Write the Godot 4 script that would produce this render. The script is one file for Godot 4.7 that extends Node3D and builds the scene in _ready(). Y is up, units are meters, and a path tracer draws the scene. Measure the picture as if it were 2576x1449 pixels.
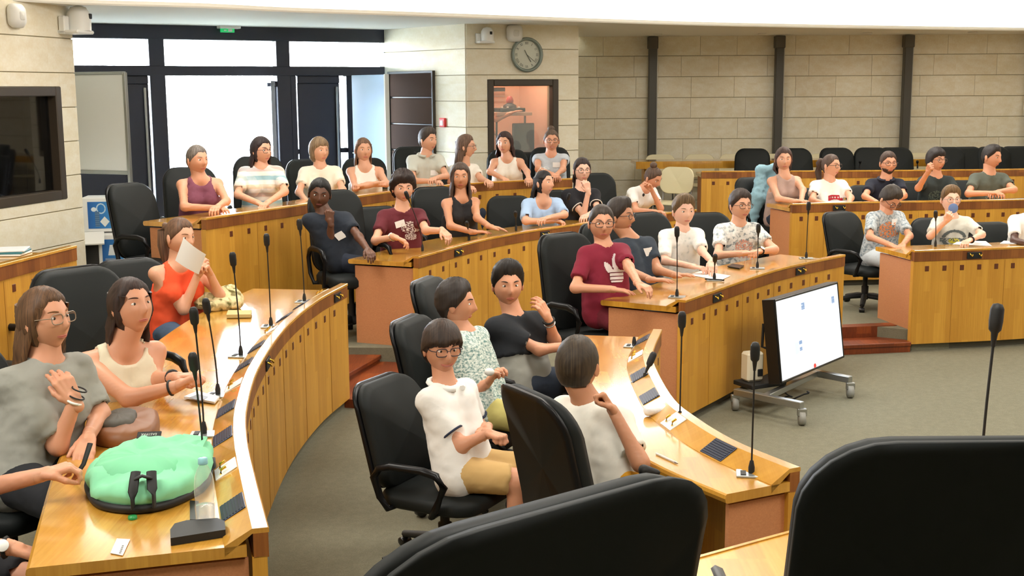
extends Node3D
# A regional council chamber during a school visit: curved wooden desks in rings, stone walls, daylight through the entrance.
# Units are metres, y is up. The camera stands on the speakers' platform and looks along -z.

var rng := RandomNumberGenerator.new()
var M := {}
var taken := {}

# ---------------------------------------------------------------- mesh builder
class MB:
	var v := PackedVector3Array()
	var n := PackedVector3Array()
	var idx := PackedInt32Array()
	var uv := PackedVector2Array()
	func vert(p: Vector3, q: Vector3, t := Vector2.ZERO) -> int:
		v.append(p); n.append(q); uv.append(t)
		return v.size() - 1
	func tri(a: int, b: int, c: int):
		# counter-clockwise seen from outside; the engine wants clockwise
		idx.append(a); idx.append(c); idx.append(b)
	func flat(ps: Array):
		var q: Vector3 = (ps[1] - ps[0]).cross(ps[2] - ps[0])
		if q.length() < 1e-12 and ps.size() > 3: q = (ps[2] - ps[0]).cross(ps[3] - ps[0])
		q = q.normalized()
		var s := v.size()
		for p in ps: vert(p, q)
		for k in range(1, ps.size() - 1): tri(s, s + k, s + k + 1)
	func quv(a: Vector3, b: Vector3, c: Vector3, d: Vector3):
		# a quad that carries the texture square: a lower left, b lower right, c upper right, d upper left
		var q := (b - a).cross(d - a).normalized()
		var s := vert(a, q, Vector2(0, 1)); vert(b, q, Vector2(1, 1)); vert(c, q, Vector2(1, 0)); vert(d, q, Vector2(0, 0))
		tri(s, s + 1, s + 2); tri(s, s + 2, s + 3)
	func box(x: Transform3D, size: Vector3, ch := 0.0):
		var h := size * 0.5
		if ch <= 0.0:
			var c := []
			for k in 8: c.append(x * Vector3(h.x if k & 1 else -h.x, h.y if k & 2 else -h.y, h.z if k & 4 else -h.z))
			for f in [[4, 5, 7, 6], [1, 0, 2, 3], [5, 1, 3, 7], [0, 4, 6, 2], [6, 7, 3, 2], [0, 1, 5, 4]]:
				flat([c[f[0]], c[f[1]], c[f[2]], c[f[3]]])
			return
		ch = minf(ch, minf(h.x, minf(h.y, h.z)) * 0.95)
		# bevelled: faces, edges, corners
		for ax in 3:
			for s in [-1.0, 1.0]:
				var u := (ax + 1) % 3; var w := (ax + 2) % 3
				var f := []
				for e in [[-1, -1], [1, -1], [1, 1], [-1, 1]]:
					var p := Vector3.ZERO
					p[ax] = s * h[ax]; p[u] = e[0] * (h[u] - ch); p[w] = e[1] * (h[w] - ch)
					f.append(x * p)
				if s < 0: f.reverse()
				flat(f)
		for ax in 3:
			var u := (ax + 1) % 3; var w := (ax + 2) % 3
			for su in [-1.0, 1.0]:
				for sw in [-1.0, 1.0]:
					var a := Vector3.ZERO; var b := Vector3.ZERO
					a[u] = su * h[u]; a[w] = sw * (h[w] - ch); a[ax] = -(h[ax] - ch)
					b[u] = su * (h[u] - ch); b[w] = sw * h[w]; b[ax] = -(h[ax] - ch)
					var a2 := a; a2[ax] = h[ax] - ch
					var b2 := b; b2[ax] = h[ax] - ch
					var f := [x * a, x * b, x * b2, x * a2]
					if su * sw < 0: f.reverse()
					f.reverse()
					flat(f)
		for sx in [-1.0, 1.0]:
			for sy in [-1.0, 1.0]:
				for sz in [-1.0, 1.0]:
					var f := [x * Vector3(sx * h.x, sy * (h.y - ch), sz * (h.z - ch)), x * Vector3(sx * (h.x - ch), sy * h.y, sz * (h.z - ch)), x * Vector3(sx * (h.x - ch), sy * (h.y - ch), sz * h.z)]
					if sx * sy * sz < 0: f.reverse()
					flat(f)
	func cube(c: Vector3, size: Vector3, ch := 0.0, turn := 0.0):
		box(Transform3D(Basis(Vector3.UP, turn), c), size, ch)
	func loft(rings: Array, cap := true, closed := true):
		# rings of equal length, going round counter-clockwise seen from the far end; smooth normals
		var s := v.size()
		var m: int = rings[0].size()
		for r in rings:
			for p in r: vert(p, Vector3.ZERO)
		var nr := rings.size()
		for k in nr - 1:
			for j in (m if closed else m - 1):
				var a := s + k * m + j; var b := s + k * m + (j + 1) % m
				tri(a, b, b + m); tri(a, b + m, a + m)
		smooth(s, v.size())
		if cap and closed:
			for e in [0, nr - 1]:
				var r = rings[e]
				var c := Vector3.ZERO
				for p in r: c += p
				c /= m
				var q := Vector3.ZERO
				for j in m: q += (r[j] - c).cross(r[(j + 1) % m] - c)
				q = q.normalized() * (-1.0 if e == 0 else 1.0)
				var ci := vert(c, q)
				var st := v.size()
				for p in r: vert(p, q)
				for j in m:
					if e == 0: tri(ci, st + (j + 1) % m, st + j)
					else: tri(ci, st + j, st + (j + 1) % m)
	func smooth(from: int, to: int):
		for k in range(0, idx.size(), 3):
			var a := idx[k]; var b := idx[k + 2]; var c := idx[k + 1]
			if a < from or a >= to or b < from or c < from: continue
			var q := (v[b] - v[a]).cross(v[c] - v[a])
			n[a] += q; n[b] += q; n[c] += q
		for k in range(from, to):
			if n[k].length_squared() > 0.0: n[k] = n[k].normalized()
	func tube(pts: Array, rad, sides := 8, flatten := 1.0, up := Vector3.UP):
		var rings := []
		for k in pts.size():
			var d: Vector3 = pts[mini(k + 1, pts.size() - 1)] - pts[maxi(k - 1, 0)]
			d = d.normalized()
			var u := up if absf(d.dot(up)) < 0.97 else Vector3(1, 0, 0)
			var sx := d.cross(u).normalized()
			var sy := sx.cross(d).normalized()
			var r: float = rad[k] if rad is Array else rad
			var ring := PackedVector3Array()
			for j in sides:
				var a := TAU * j / sides
				ring.append(pts[k] + sx * cos(a) * r + sy * sin(a) * r * flatten)
			ring.reverse()
			rings.append(ring)
		rings.reverse()
		loft(rings)
	func lathe(prof: Array, x: Transform3D, sides := 16):
		# prof: Vector2(radius, height) going up
		var rings := []
		for p in prof:
			var ring := PackedVector3Array()
			for j in sides:
				var a := TAU * j / sides
				ring.append(x * Vector3(cos(a) * p.x, p.y, -sin(a) * p.x))
			rings.append(ring)
		loft(rings)
	func ball(x: Transform3D, rx: float, ry: float, rz: float, sides := 12):
		var rings := []
		for k in sides / 2 + 1:
			var t := -PI / 2 + PI * k / (sides / 2)
			var ring := PackedVector3Array()
			for j in sides:
				var a := TAU * j / sides
				ring.append(x * Vector3(cos(t) * cos(a) * rx, sin(t) * ry, -cos(t) * sin(a) * rz))
			rings.append(ring)
		loft(rings, false)
	func prism(poly: PackedVector2Array, y0: float, y1: float):
		# poly of (x, z)
		var t := Geometry2D.triangulate_polygon(poly)
		for k in range(0, t.size(), 3):
			var a := poly[t[k]]; var b := poly[t[k + 1]]; var c := poly[t[k + 2]]
			var up := [Vector3(a.x, y1, a.y), Vector3(b.x, y1, b.y), Vector3(c.x, y1, c.y)]
			if (up[1] - up[0]).cross(up[2] - up[0]).y < 0: up.reverse()
			flat(up)
			var dn := [Vector3(up[2].x, y0, up[2].z), Vector3(up[1].x, y0, up[1].z), Vector3(up[0].x, y0, up[0].z)]
			flat(dn)
		var cw := Geometry2D.is_polygon_clockwise(poly)
		for k in poly.size():
			var a := poly[k]; var b := poly[(k + 1) % poly.size()]
			var f := [Vector3(a.x, y0, a.y), Vector3(b.x, y0, b.y), Vector3(b.x, y1, b.y), Vector3(a.x, y1, a.y)]
			if not cw: f.reverse()
			flat(f)
	func slab(poly: PackedVector2Array, x: Transform3D, depth: float):
		# outline in the xy plane of x, from z = 0 to z = depth
		var t := Geometry2D.triangulate_polygon(poly)
		for k in range(0, t.size(), 3):
			var f := []
			for e in 3: f.append(Vector3(poly[t[k + e]].x, poly[t[k + e]].y, depth))
			if (f[1] - f[0]).cross(f[2] - f[0]).z < 0: f.reverse()
			flat([x * f[0], x * f[1], x * f[2]])
			flat([x * (f[2] * Vector3(1, 1, 0)), x * (f[1] * Vector3(1, 1, 0)), x * (f[0] * Vector3(1, 1, 0))])
		var area := 0.0
		for k in poly.size(): area += poly[k].cross(poly[(k + 1) % poly.size()])
		for k in poly.size():
			var a := poly[k]; var b := poly[(k + 1) % poly.size()]
			var f := [x * Vector3(a.x, a.y, 0), x * Vector3(b.x, b.y, 0), x * Vector3(b.x, b.y, depth), x * Vector3(a.x, a.y, depth)]
			if area < 0: f.reverse()
			flat(f)
	func sweep(prof: Array, line: PackedVector2Array, nor: PackedVector2Array, caps := true):
		# prof: closed outline of Vector2(offset along the line's normal, height)
		var m := prof.size()
		var area := 0.0
		for k in m: area += prof[k].cross(prof[(k + 1) % m])
		var tang := line[1] - line[0]
		var side := signf(tang.cross(nor[0]))
		for k in m:
			var a: Vector2 = prof[k]; var b: Vector2 = prof[(k + 1) % m]
			var e := (b - a).normalized()
			var en := Vector2(e.y, -e.x) * signf(area)
			var s := v.size()
			for j in line.size():
				var q := Vector3(nor[j].x * en.x, en.y, nor[j].y * en.x).normalized()
				vert(Vector3(line[j].x + nor[j].x * a.x, a.y, line[j].y + nor[j].y * a.x), q)
				vert(Vector3(line[j].x + nor[j].x * b.x, b.y, line[j].y + nor[j].y * b.x), q)
			for j in line.size() - 1:
				var i := s + j * 2
				if side * area < 0: tri(i, i + 1, i + 3); tri(i, i + 3, i + 2)
				else: tri(i, i + 3, i + 1); tri(i, i + 2, i + 3)
		if not caps: return
		var t := Geometry2D.triangulate_polygon(PackedVector2Array(prof))
		for e in [0, line.size() - 1]:
			var dir := (line[1] - line[0]) * -1.0 if e == 0 else line[e] - line[e - 1]
			for k in range(0, t.size(), 3):
				var f := []
				for h in 3:
					var p: Vector2 = prof[t[k + h]]
					f.append(Vector3(line[e].x + nor[e].x * p.x, p.y, line[e].y + nor[e].y * p.x))
				if (f[1] - f[0]).cross(f[2] - f[0]).dot(Vector3(dir.x, 0, dir.y)) < 0: f.reverse()
				flat(f)
	func mesh(m: Material = null) -> ArrayMesh:
		var o := ArrayMesh.new()
		add_to(o, m)
		return o
	func add_to(o: ArrayMesh, m: Material = null):
		if idx.is_empty(): return
		var a := []
		a.resize(Mesh.ARRAY_MAX)
		a[Mesh.ARRAY_VERTEX] = v; a[Mesh.ARRAY_NORMAL] = n; a[Mesh.ARRAY_TEX_UV] = uv; a[Mesh.ARRAY_INDEX] = idx
		o.add_surface_from_arrays(Mesh.PRIMITIVE_TRIANGLES, a)
		if m: o.surface_set_material(o.get_surface_count() - 1, m)

# ---------------------------------------------------------------- scene helpers
func numbered(called: String) -> String:
	if not taken.has(called):
		taken[called] = 0
		return called
	taken[called] += 1
	return "%s_%03d" % [called, taken[called]]

func put(called: String, mb, m: Material, parent: Node = null) -> MeshInstance3D:
	var o := MeshInstance3D.new()
	o.mesh = mb.mesh() if mb is MB else mb
	if m: o.material_override = m
	o.cast_shadow = GeometryInstance3D.SHADOW_CASTING_SETTING_ON
	if parent == null or parent == self:
		o.name = numbered(called)
		add_child(o, true)
	else:
		o.name = called
		parent.add_child(o, true)
	return o

func tag(o: Node, label: String, category: String, group := "", kind := ""):
	o.set_meta("label", label)
	if category: o.set_meta("category", category)
	if group: o.set_meta("group", group)
	if kind: o.set_meta("kind", kind)

func thing(called: String, label: String, category: String, at := Vector3.ZERO, turn := 0.0, group := "") -> Node3D:
	var o := Node3D.new()
	o.name = numbered(called)
	add_child(o, true)
	o.position = at
	o.rotation.y = turn
	tag(o, label, category, group)
	return o

func structure(called: String, mb: MB, m: Material, label: String) -> MeshInstance3D:
	var o := put(called, mb, m)
	tag(o, label, "", "", "structure")
	return o

func copy(o: Node3D, label := "") -> Node3D:
	var c: Node3D = o.duplicate()
	c.name = numbered(String(o.name))
	add_child(c, true)
	if label: c.set_meta("label", label)
	return c

func T(p: Vector3, yaw := 0.0) -> Transform3D:
	return Transform3D(Basis(Vector3.UP, yaw), p)

func curve(pts: Array, n: int) -> PackedVector2Array:
	# Catmull-Rom through the points, n samples evenly by length
	var raw := PackedVector2Array()
	for k in pts.size() - 1:
		var p0: Vector2 = pts[maxi(k - 1, 0)]; var p1: Vector2 = pts[k]; var p2: Vector2 = pts[k + 1]; var p3: Vector2 = pts[mini(k + 2, pts.size() - 1)]
		if k == 0: p0 = p1 * 2.0 - p2
		if k == pts.size() - 2: p3 = p2 * 2.0 - p1
		for j in 12: raw.append(p1.cubic_interpolate(p2, p0, p3, j / 12.0))
	raw.append(pts[pts.size() - 1])
	var acc := PackedFloat32Array([0.0])
	for k in range(1, raw.size()): acc.append(acc[k - 1] + raw[k].distance_to(raw[k - 1]))
	var out := PackedVector2Array()
	var j := 0
	for k in n:
		var s := acc[acc.size() - 1] * k / (n - 1)
		while j < acc.size() - 2 and acc[j + 1] < s: j += 1
		out.append(raw[j].lerp(raw[j + 1], clampf((s - acc[j]) / maxf(acc[j + 1] - acc[j], 1e-6), 0, 1)))
	return out

func normals2(line: PackedVector2Array, side: float) -> PackedVector2Array:
	var out := PackedVector2Array()
	for k in line.size():
		var t := (line[mini(k + 1, line.size() - 1)] - line[maxi(k - 1, 0)]).normalized()
		out.append(Vector2(-t.y, t.x) * side)
	return out

# ---------------------------------------------------------------- materials
func mat(c: Color, rough := 0.6, metal := 0.0) -> StandardMaterial3D:
	var m := StandardMaterial3D.new()
	m.albedo_color = c
	m.roughness = rough
	m.metallic = metal
	return m

func rgb(r: int, g: int, b: int) -> Color:
	return Color8(r, g, b)

func texture(size: int, f: Callable) -> ImageTexture:
	var im := Image.create(size, size, true, Image.FORMAT_RGB8)
	for y in size:
		for x in size: im.set_pixel(x, y, f.call(float(x) / size, float(y) / size))
	im.generate_mipmaps()
	return ImageTexture.create_from_image(im)

func noise(seed_: int, freq: float, oct := 3) -> FastNoiseLite:
	var n := FastNoiseLite.new()
	n.seed = seed_
	n.frequency = freq
	n.noise_type = FastNoiseLite.TYPE_SIMPLEX_SMOOTH
	n.fractal_octaves = oct
	return n

func tri_mat(tex: Texture2D, scale: Vector3, rough: float) -> StandardMaterial3D:
	var m := StandardMaterial3D.new()
	m.albedo_texture = tex
	m.uv1_triplanar = true
	m.uv1_world_triplanar = true
	m.uv1_scale = scale
	m.roughness = rough
	return m

func make_materials():
	var n1 := noise(3, 1.0, 4); var n2 := noise(9, 1.0, 3)
	# wood: straight strips with fine grain, running along v
	var strips := func(a: Color, b: Color, rows: int, contrast: float, sd: int) -> ImageTexture:
		return texture(256, func(u, w):
			var strip := floorf(u * rows)
			var tone := fposmod(sin(strip * 91.7 + floorf(w * 2.0 + strip * 0.37) * 17.1 + sd) * 4375.5, 1.0)
			var g := n1.get_noise_3d(u * 60.0, w * 3.0, sd) * 0.5 + n1.get_noise_3d(u * 170.0, w * 7.0, sd + 5.0) * 0.35
			return a.lerp(b, clampf(0.5 + (tone - 0.5) * contrast + g * contrast * 1.1, 0, 1)))
	var front: ImageTexture = strips.call(rgb(220, 166, 66), rgb(186, 130, 42), 14, 0.6, 1)
	var band: ImageTexture = strips.call(rgb(158, 98, 44), rgb(112, 62, 26), 10, 0.8, 7)
	var step: ImageTexture = strips.call(rgb(150, 74, 30), rgb(102, 44, 18), 8, 0.8, 11)
	M.front = tri_mat(front, Vector3(1.4, 0.7, 1.4), 0.42)
	M.band = tri_mat(band, Vector3(1.6, 0.8, 1.6), 0.4)
	M.top = tri_mat(front, Vector3(1.2, 1.2, 1.2), 0.24)
	M.top.clearcoat_enabled = true
	M.top.clearcoat = 1.0
	M.top.clearcoat_roughness = 0.1
	M.step = tri_mat(step, Vector3(1.0, 2.5, 1.0), 0.38)
	M.inlay = mat(rgb(96, 48, 22), 0.45)
	M.salmon = tri_mat(texture(128, func(u, w): return rgb(205, 142, 96).lerp(rgb(188, 124, 82), clampf(0.5 + n2.get_noise_2d(u * 260, w * 260), 0, 1))), Vector3(2, 2, 2), 0.6)
	# carpet: short grey-green pile
	M.carpet = tri_mat(texture(256, func(u, w): return rgb(130, 127, 106).lerp(rgb(104, 101, 83), clampf(0.5 + n2.get_noise_2d(u * 500, w * 500) * 0.9 + n1.get_noise_2d(u * 9, w * 9) * 0.25, 0, 1))), Vector3(1.5, 1.5, 1.5), 0.95)
	# limestone in several tones, blotched
	var stone := func(a: Color, b: Color, sd: int) -> ImageTexture:
		return texture(256, func(u, w):
			var g := n1.get_noise_3d(u * 5.0, w * 9.0, sd) * 0.7 + n1.get_noise_3d(u * 40.0, w * 40.0, sd + 3.0) * 0.4
			return a.lerp(b, clampf(0.5 + g, 0, 1)))
	M.stone = []
	for k in 3:
		var t: ImageTexture = stone.call(rgb(246 - k * 2, 241 - k * 2, 224 - k * 2), rgb(234 - k * 2, 224 - k * 3, 196 - k * 3), 20 + k * 13)
		M.stone.append(tri_mat(t, Vector3(0.9, 0.9, 0.9), 0.8))
	M.mortar = mat(rgb(168, 158, 130), 0.9)
	M.joint = mat(rgb(158, 106, 38), 0.5)
	M.plaster = mat(rgb(240, 238, 230), 0.8)
	M.frame = mat(rgb(30, 32, 44), 0.45)
	M.frame_brown = mat(rgb(62, 52, 40), 0.5)
	M.black = mat(rgb(22, 23, 24), 0.62)
	M.black_gloss = mat(rgb(18, 18, 20), 0.3)
	M.white = mat(rgb(236, 236, 232), 0.45)
	M.chrome = mat(rgb(196, 198, 200), 0.25, 1.0)
	M.steel = mat(rgb(168, 170, 168), 0.35, 0.9)
	M.brass = mat(rgb(214, 170, 64), 0.25, 1.0)
	M.chair = mat(rgb(24, 28, 28), 0.62)
	M.chair.metallic_specular = 0.35
	M.shell = mat(rgb(16, 16, 18), 0.36)
	M.shell.metallic_specular = 0.35
	M.paper = mat(rgb(238, 238, 236), 0.8)
	var g := mat(Color(0.9, 0.95, 0.95, 0.12), 0.02)
	g.transparency = BaseMaterial3D.TRANSPARENCY_ALPHA
	M.glass = g
	var gd := mat(Color(0.05, 0.05, 0.05, 0.6), 0.03)  # dark tint puts the shade of the unlit booth into the pane
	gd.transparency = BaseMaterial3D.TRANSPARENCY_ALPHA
	M.glass_shade_tint = gd

# ================================================================ the scene
func _ready():
	rng.seed = 4711
	# camera: a visitor's eye on the platform, tilted down a little
	var cam := Camera3D.new()
	cam.name = "camera"
	cam.position = Vector3(0, 2.150, 0)
	cam.basis = Basis(Vector3.RIGHT, -0.15976) * Basis(Vector3.BACK, -0.00611)
	cam.fov = 26.3089
	cam.near = 0.05
	cam.far = 300.0
	add_child(cam)
	cam.make_current()
	# sky and exposure
	var sky_mat := ProceduralSkyMaterial.new()
	sky_mat.sky_top_color = rgb(176, 205, 240)
	sky_mat.sky_horizon_color = rgb(236, 242, 248)
	sky_mat.ground_bottom_color = rgb(190, 186, 176)
	sky_mat.ground_horizon_color = rgb(224, 224, 220)
	sky_mat.sky_energy_multiplier = 6.5
	sky_mat.ground_energy_multiplier = 5.0
	var sky := Sky.new()
	sky.sky_material = sky_mat
	var env := Environment.new()
	env.background_mode = Environment.BG_SKY
	env.sky = sky
	env.tonemap_mode = Environment.TONE_MAPPER_LINEAR
	env.tonemap_exposure = 0.98
	env.sdfgi_enabled = true
	env.ssao_enabled = true
	env.ssil_enabled = true
	var we := WorldEnvironment.new()
	we.name = "world_environment"
	we.environment = env
	add_child(we)
	# summer sun on the terrace outside the entrance
	var sun := DirectionalLight3D.new()
	sun.name = "sun"
	sun.light_color = rgb(255, 246, 230)
	sun.light_energy = 9.0
	sun.light_angular_distance = 0.5
	sun.shadow_enabled = true
	sun.basis = Basis.looking_at(Vector3(-0.35, -0.85, -0.4))
	add_child(sun)
	# added ceiling panels, out of view: invented square diffusers, one area light under each
	make_materials()
	M.lamp = mat(rgb(255, 252, 244), 0.6)
	M.lamp.emission_enabled = true
	M.lamp.emission = rgb(255, 249, 238)
	M.lamp.emission_energy_multiplier = 2.2
	for s in [[-2.6, -3.2], [0.4, -2.4], [3.6, -3.2], [-2.2, -6.6], [0.9, -6.4], [4.2, -6.6], [-1.9, -9.6], [1.2, -10.2], [4.4, -10.4], [3.8, -13.4], [6.8, -13.0], [6.9, -8.0], [-4.2, -1.6]]:
		added_ceiling_light(s[0], s[1], 6.5)
	build_shell()
	build_entrance()
	build_booths()
	build_cove()
	build_wall_fittings()
	build_desks()
	build_chairs()
	build_people()
	build_microphones()
	build_screen()
	build_table_things()

func added_ceiling_light(x: float, z: float, energy: float):  # invented fitting above the view, added to light the chamber
	var o := thing("added_ceiling_light", "added square glowing panel, out of view in the high white ceiling", "light", Vector3(x, 3.47, z), 0, "added ceiling panels over the desks")
	var f := MB.new()
	for s in [-1, 1]:
		f.cube(Vector3(s * 0.62, 0, 0), Vector3(0.04, 0.05, 1.28), 0.004)
		f.cube(Vector3(0, 0, s * 0.62), Vector3(1.2, 0.05, 0.04), 0.004)
	put("trim", f, M.plaster, o)
	var d := MB.new()
	d.cube(Vector3(0, 0.005, 0), Vector3(1.2, 0.03, 1.2))
	put("diffuser", d, M.lamp, o)
	var l := AreaLight3D.new()
	l.name = "light"
	l.area_size = Vector2(1.2, 1.2)
	l.light_energy = energy
	l.light_color = rgb(255, 250, 241)
	l.area_range = 30.0
	l.area_attenuation = 2.0
	l.shadow_enabled = true
	l.position = Vector3(0, -0.03, 0)
	l.rotation.x = -PI / 2
	o.add_child(l)

# ---------------------------------------------------------------- shell
const COURSE := 0.309
const COURSE_TOP := 2.94

func stone_wall(called: String, p0: Vector2, p1: Vector2, side: float, top: float, hole: Rect2, mats: Array, piece: float, label: String) -> MeshInstance3D:
	# a wall of sawn stone courses from p0 to p1; the room lies on the given side; hole = (u, y, width, height)
	var l := p0.distance_to(p1)
	var t := (p1 - p0) / l
	var nn := Vector2(-t.y, t.x) * side
	var b := Basis(Vector3(t.x, 0, t.y), Vector3.UP, Vector3(t.x, 0, t.y).cross(Vector3.UP))
	var zin := 1.0 if Vector2(b.z.x, b.z.z).dot(nn) > 0 else -1.0
	var x := Transform3D(b, Vector3(p0.x, 0, p0.y))
	var w := MB.new()
	var add := func(u0: float, u1: float, y0: float, y1: float):
		if u1 - u0 > 0.001 and y1 - y0 > 0.001: w.box(x.translated_local(Vector3((u0 + u1) / 2, (y0 + y1) / 2, -zin * 0.15)), Vector3(u1 - u0, y1 - y0, 0.3))
	if hole.size.x > 0:
		add.call(0.0, hole.position.x, 0.0, top); add.call(hole.end.x, l, 0.0, top)
		add.call(hole.position.x, hole.end.x, 0.0, hole.position.y); add.call(hole.position.x, hole.end.x, hole.end.y, top)
	else: add.call(0.0, l, 0.0, top)
	var o := structure(called, w, M.mortar, label)
	var y1 := COURSE_TOP
	var row := 0
	while top > y1: y1 += COURSE
	while y1 > 0.02:
		var ya := maxf(y1 - COURSE, 0.0) + 0.004
		var yb := minf(y1, top) - 0.004
		var u := 0.0
		while u < l - 0.001:
			var e := minf(l, u + piece * rng.randf_range(0.7, 1.3)) if piece > 0 else l
			if l - e < 0.25: e = l
			var spans := [[u, e, ya, yb]]
			if hole.size.x > 0 and yb > hole.position.y and ya < hole.end.y:
				spans = [[u, minf(e, hole.position.x), ya, yb], [maxf(u, hole.end.x), e, ya, yb]]
				if yb > hole.end.y: spans.append([maxf(u, hole.position.x), minf(e, hole.end.x), hole.end.y, yb])
				if ya < hole.position.y: spans.append([maxf(u, hole.position.x), minf(e, hole.end.x), ya, hole.position.y])
			for s in spans:
				if s[1] - s[0] < 0.02 or s[3] - s[2] < 0.01: continue
				var k := MB.new()
				k.box(x.translated_local(Vector3((s[0] + s[1]) / 2, (s[2] + s[3]) / 2, zin * 0.006)), Vector3(s[1] - s[0] - (0.003 if piece > 0 else 0.0), s[3] - s[2], 0.016), 0.003)
				put("stone_block", k, mats[rng.randi() % mats.size()], o)
			u = e
		y1 -= COURSE
		row += 1
	return o

var K := Vector2(-4.02, -11.5)
var A := Vector2(-5.03, -14.2)
var B := Vector2(-1.67, -16.3)
var C := Vector2(-0.53, -14.9)
var E := Vector2(0.835, -15.5)
var LEFT0 := Vector2(-7.6, 3.5)
var D0: PackedVector2Array
var D1: PackedVector2Array
var D2: PackedVector2Array
var D3: PackedVector2Array

func build_shell():
	D1 = curve([Vector2(-0.74, -3.53), Vector2(-0.88, -4.02), Vector2(-1.01, -4.5), Vector2(-1.11, -4.98), Vector2(-1.21, -5.73), Vector2(-1.26, -6.73), Vector2(-1.22, -7.6), Vector2(-1.12, -8.25)], 34)
	D2 = curve([Vector2(-0.72, -9.37), Vector2(-0.29, -10.36), Vector2(0.05, -10.93), Vector2(0.42, -11.39), Vector2(1.2, -12.25), Vector2(1.95, -12.98)], 34)
	D3 = curve([Vector2(-2.33, -9.34), Vector2(-1.73, -10.57), Vector2(-1.07, -11.9), Vector2(-0.55, -12.62), Vector2(0.02, -13.05), Vector2(0.66, -13.34)], 34)
	D0 = curve([Vector2(-3.05, -5.2), Vector2(-2.97, -6.0), Vector2(-2.87, -6.84), Vector2(-2.74, -7.69)], 16)
	var f := MB.new()
	f.cube(Vector3(1.0, -0.06, -8.5), Vector3(20, 0.12, 26))
	structure("floor", f, M.carpet, "grey-green short pile carpet on the chamber floor")
	# raised tiers, carpeted
	var tier := func(pts: Array, y: float, label: String):
		var t := MB.new()
		t.prism(PackedVector2Array(pts), 0.0, y)
		structure("floor_tier", t, M.carpet, label)
	var t1 := []
	for p in D1: t1.append(p + Vector2(-0.03, 0))
	t1.append_array([Vector2(-1.58, -8.55), Vector2(-1.3, -9.42)])
	var n2 := normals2(D2, -1.0)
	for k in D2.size(): t1.append(D2[k] + n2[k] * 0.04)
	t1.append_array([Vector2(2.0, -13.4), Vector2(1.1, -18.7), Vector2(-6.8, -18.7), Vector2(-6.8, -3.5)])
	tier.call(t1, 0.17, "low carpeted tier behind the second ring of desks")
	var t2 := []
	for p in D0: t2.append(p + Vector2(-0.04, 0))
	var n3 := normals2(D3, -1.0)
	for k in D3.size(): t2.append(D3[k] + n3[k] * 0.04)
	t2.append_array([Vector2(1.0, -15.0), Vector2(1.0, -18.6), Vector2(-6.7, -18.6), Vector2(-6.7, -5.2)])
	tier.call(t2, 0.38, "upper carpeted tier in front of the entrance")
	tier.call([Vector2(3.02, -10.15), Vector2(3.3, -9.97), Vector2(4.3, -10.2), Vector2(6.4, -11.0), Vector2(9.5, -12.8), Vector2(9.5, -18.7), Vector2(1.2, -18.7), Vector2(2.1, -13.2), Vector2(2.72, -10.1)], 0.171, "low carpeted tier between the two wings of desks")
	tier.call([Vector2(2.62, -12.28), Vector2(5.25, -12.7), Vector2(9.45, -14.0), Vector2(9.45, -18.68), Vector2(1.9, -18.68), Vector2(2.2, -14.0)], 0.27, "carpeted tier under the desks facing the platform")
	tier.call([Vector2(2.3, -15.6), Vector2(6.5, -15.75), Vector2(9.4, -16.4), Vector2(9.4, -18.66), Vector2(2.05, -18.66)], 0.3, "carpeted tier before the far stone wall")
	# wooden steps in the two aisles
	steps([Vector2(-1.07, -8.2), Vector2(-0.76, -9.34)], -1.0, [[0.0, 0.06], [0.27, 0.115]], 0.33, 0.175, "reddish wooden aisle steps between the glossy desk and its neighbour")
	steps([Vector2(2.69, -9.8), Vector2(3.27, -9.9)], -1.0, [[0.0, 0.085]], 0.3, 0.178, "reddish wooden aisle steps beside the television screen")
	# speakers' platform under the camera
	var p := MB.new()
	p.prism(PackedVector2Array([Vector2(-1.2, -2.35), Vector2(0.5, -2.95), Vector2(2.6, -3.2), Vector2(5.5, -3.0), Vector2(5.5, 3.3), Vector2(-2.6, 3.3), Vector2(-2.6, -1.6)]), 0.0, 0.42)
	structure("floor_platform", p, M.carpet, "carpeted speakers' platform behind the two large black chairs")
	# walls
	stone_wall("wall_left", LEFT0, K, 1.0, 3.5, Rect2(12.9, 1.19, 2.27, 1.01), M.stone, 0.0, "pale limestone wall with the dark control booth window")
	stone_wall("wall_left_return", K, Vector2(-5.75, -13.75), 1.0, 3.5, Rect2(), M.stone, 0.0, "pale limestone return beside the entrance")
	stone_wall("wall_side", B, C, 1.0, 2.98, Rect2(), M.stone, 0.0, "pale limestone wall beside the entrance doors")
	stone_wall("wall_clock", C, E, 1.0, 2.98, Rect2(0.267, 1.28, 0.944, 0.99), M.stone, 0.0, "pale limestone wall carrying the round clock")
	stone_wall("wall_return", Vector2(0.79, -15.56), Vector2(0.9, -18.9), 1.0, 2.98, Rect2(), M.stone, 0.0, "limestone return wall behind the clock corner")
	stone_wall("wall_far", Vector2(0.6, -18.75), Vector2(9.6, -18.75), 1.0, 2.98, Rect2(), M.stone, 0.75, "grey-beige far wall of stone blocks in even courses")
	stone_wall("wall_right", Vector2(9.6, -18.9), Vector2(9.6, 3.6), 1.0, 3.5, Rect2(), M.stone, 0.0, "stone side wall beyond the wing of desks")
	stone_wall("wall_back", Vector2(9.7, 3.5), Vector2(-7.7, 3.5), 1.0, 3.5, Rect2(), M.stone, 0.0, "stone wall behind the speakers' platform")
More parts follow.
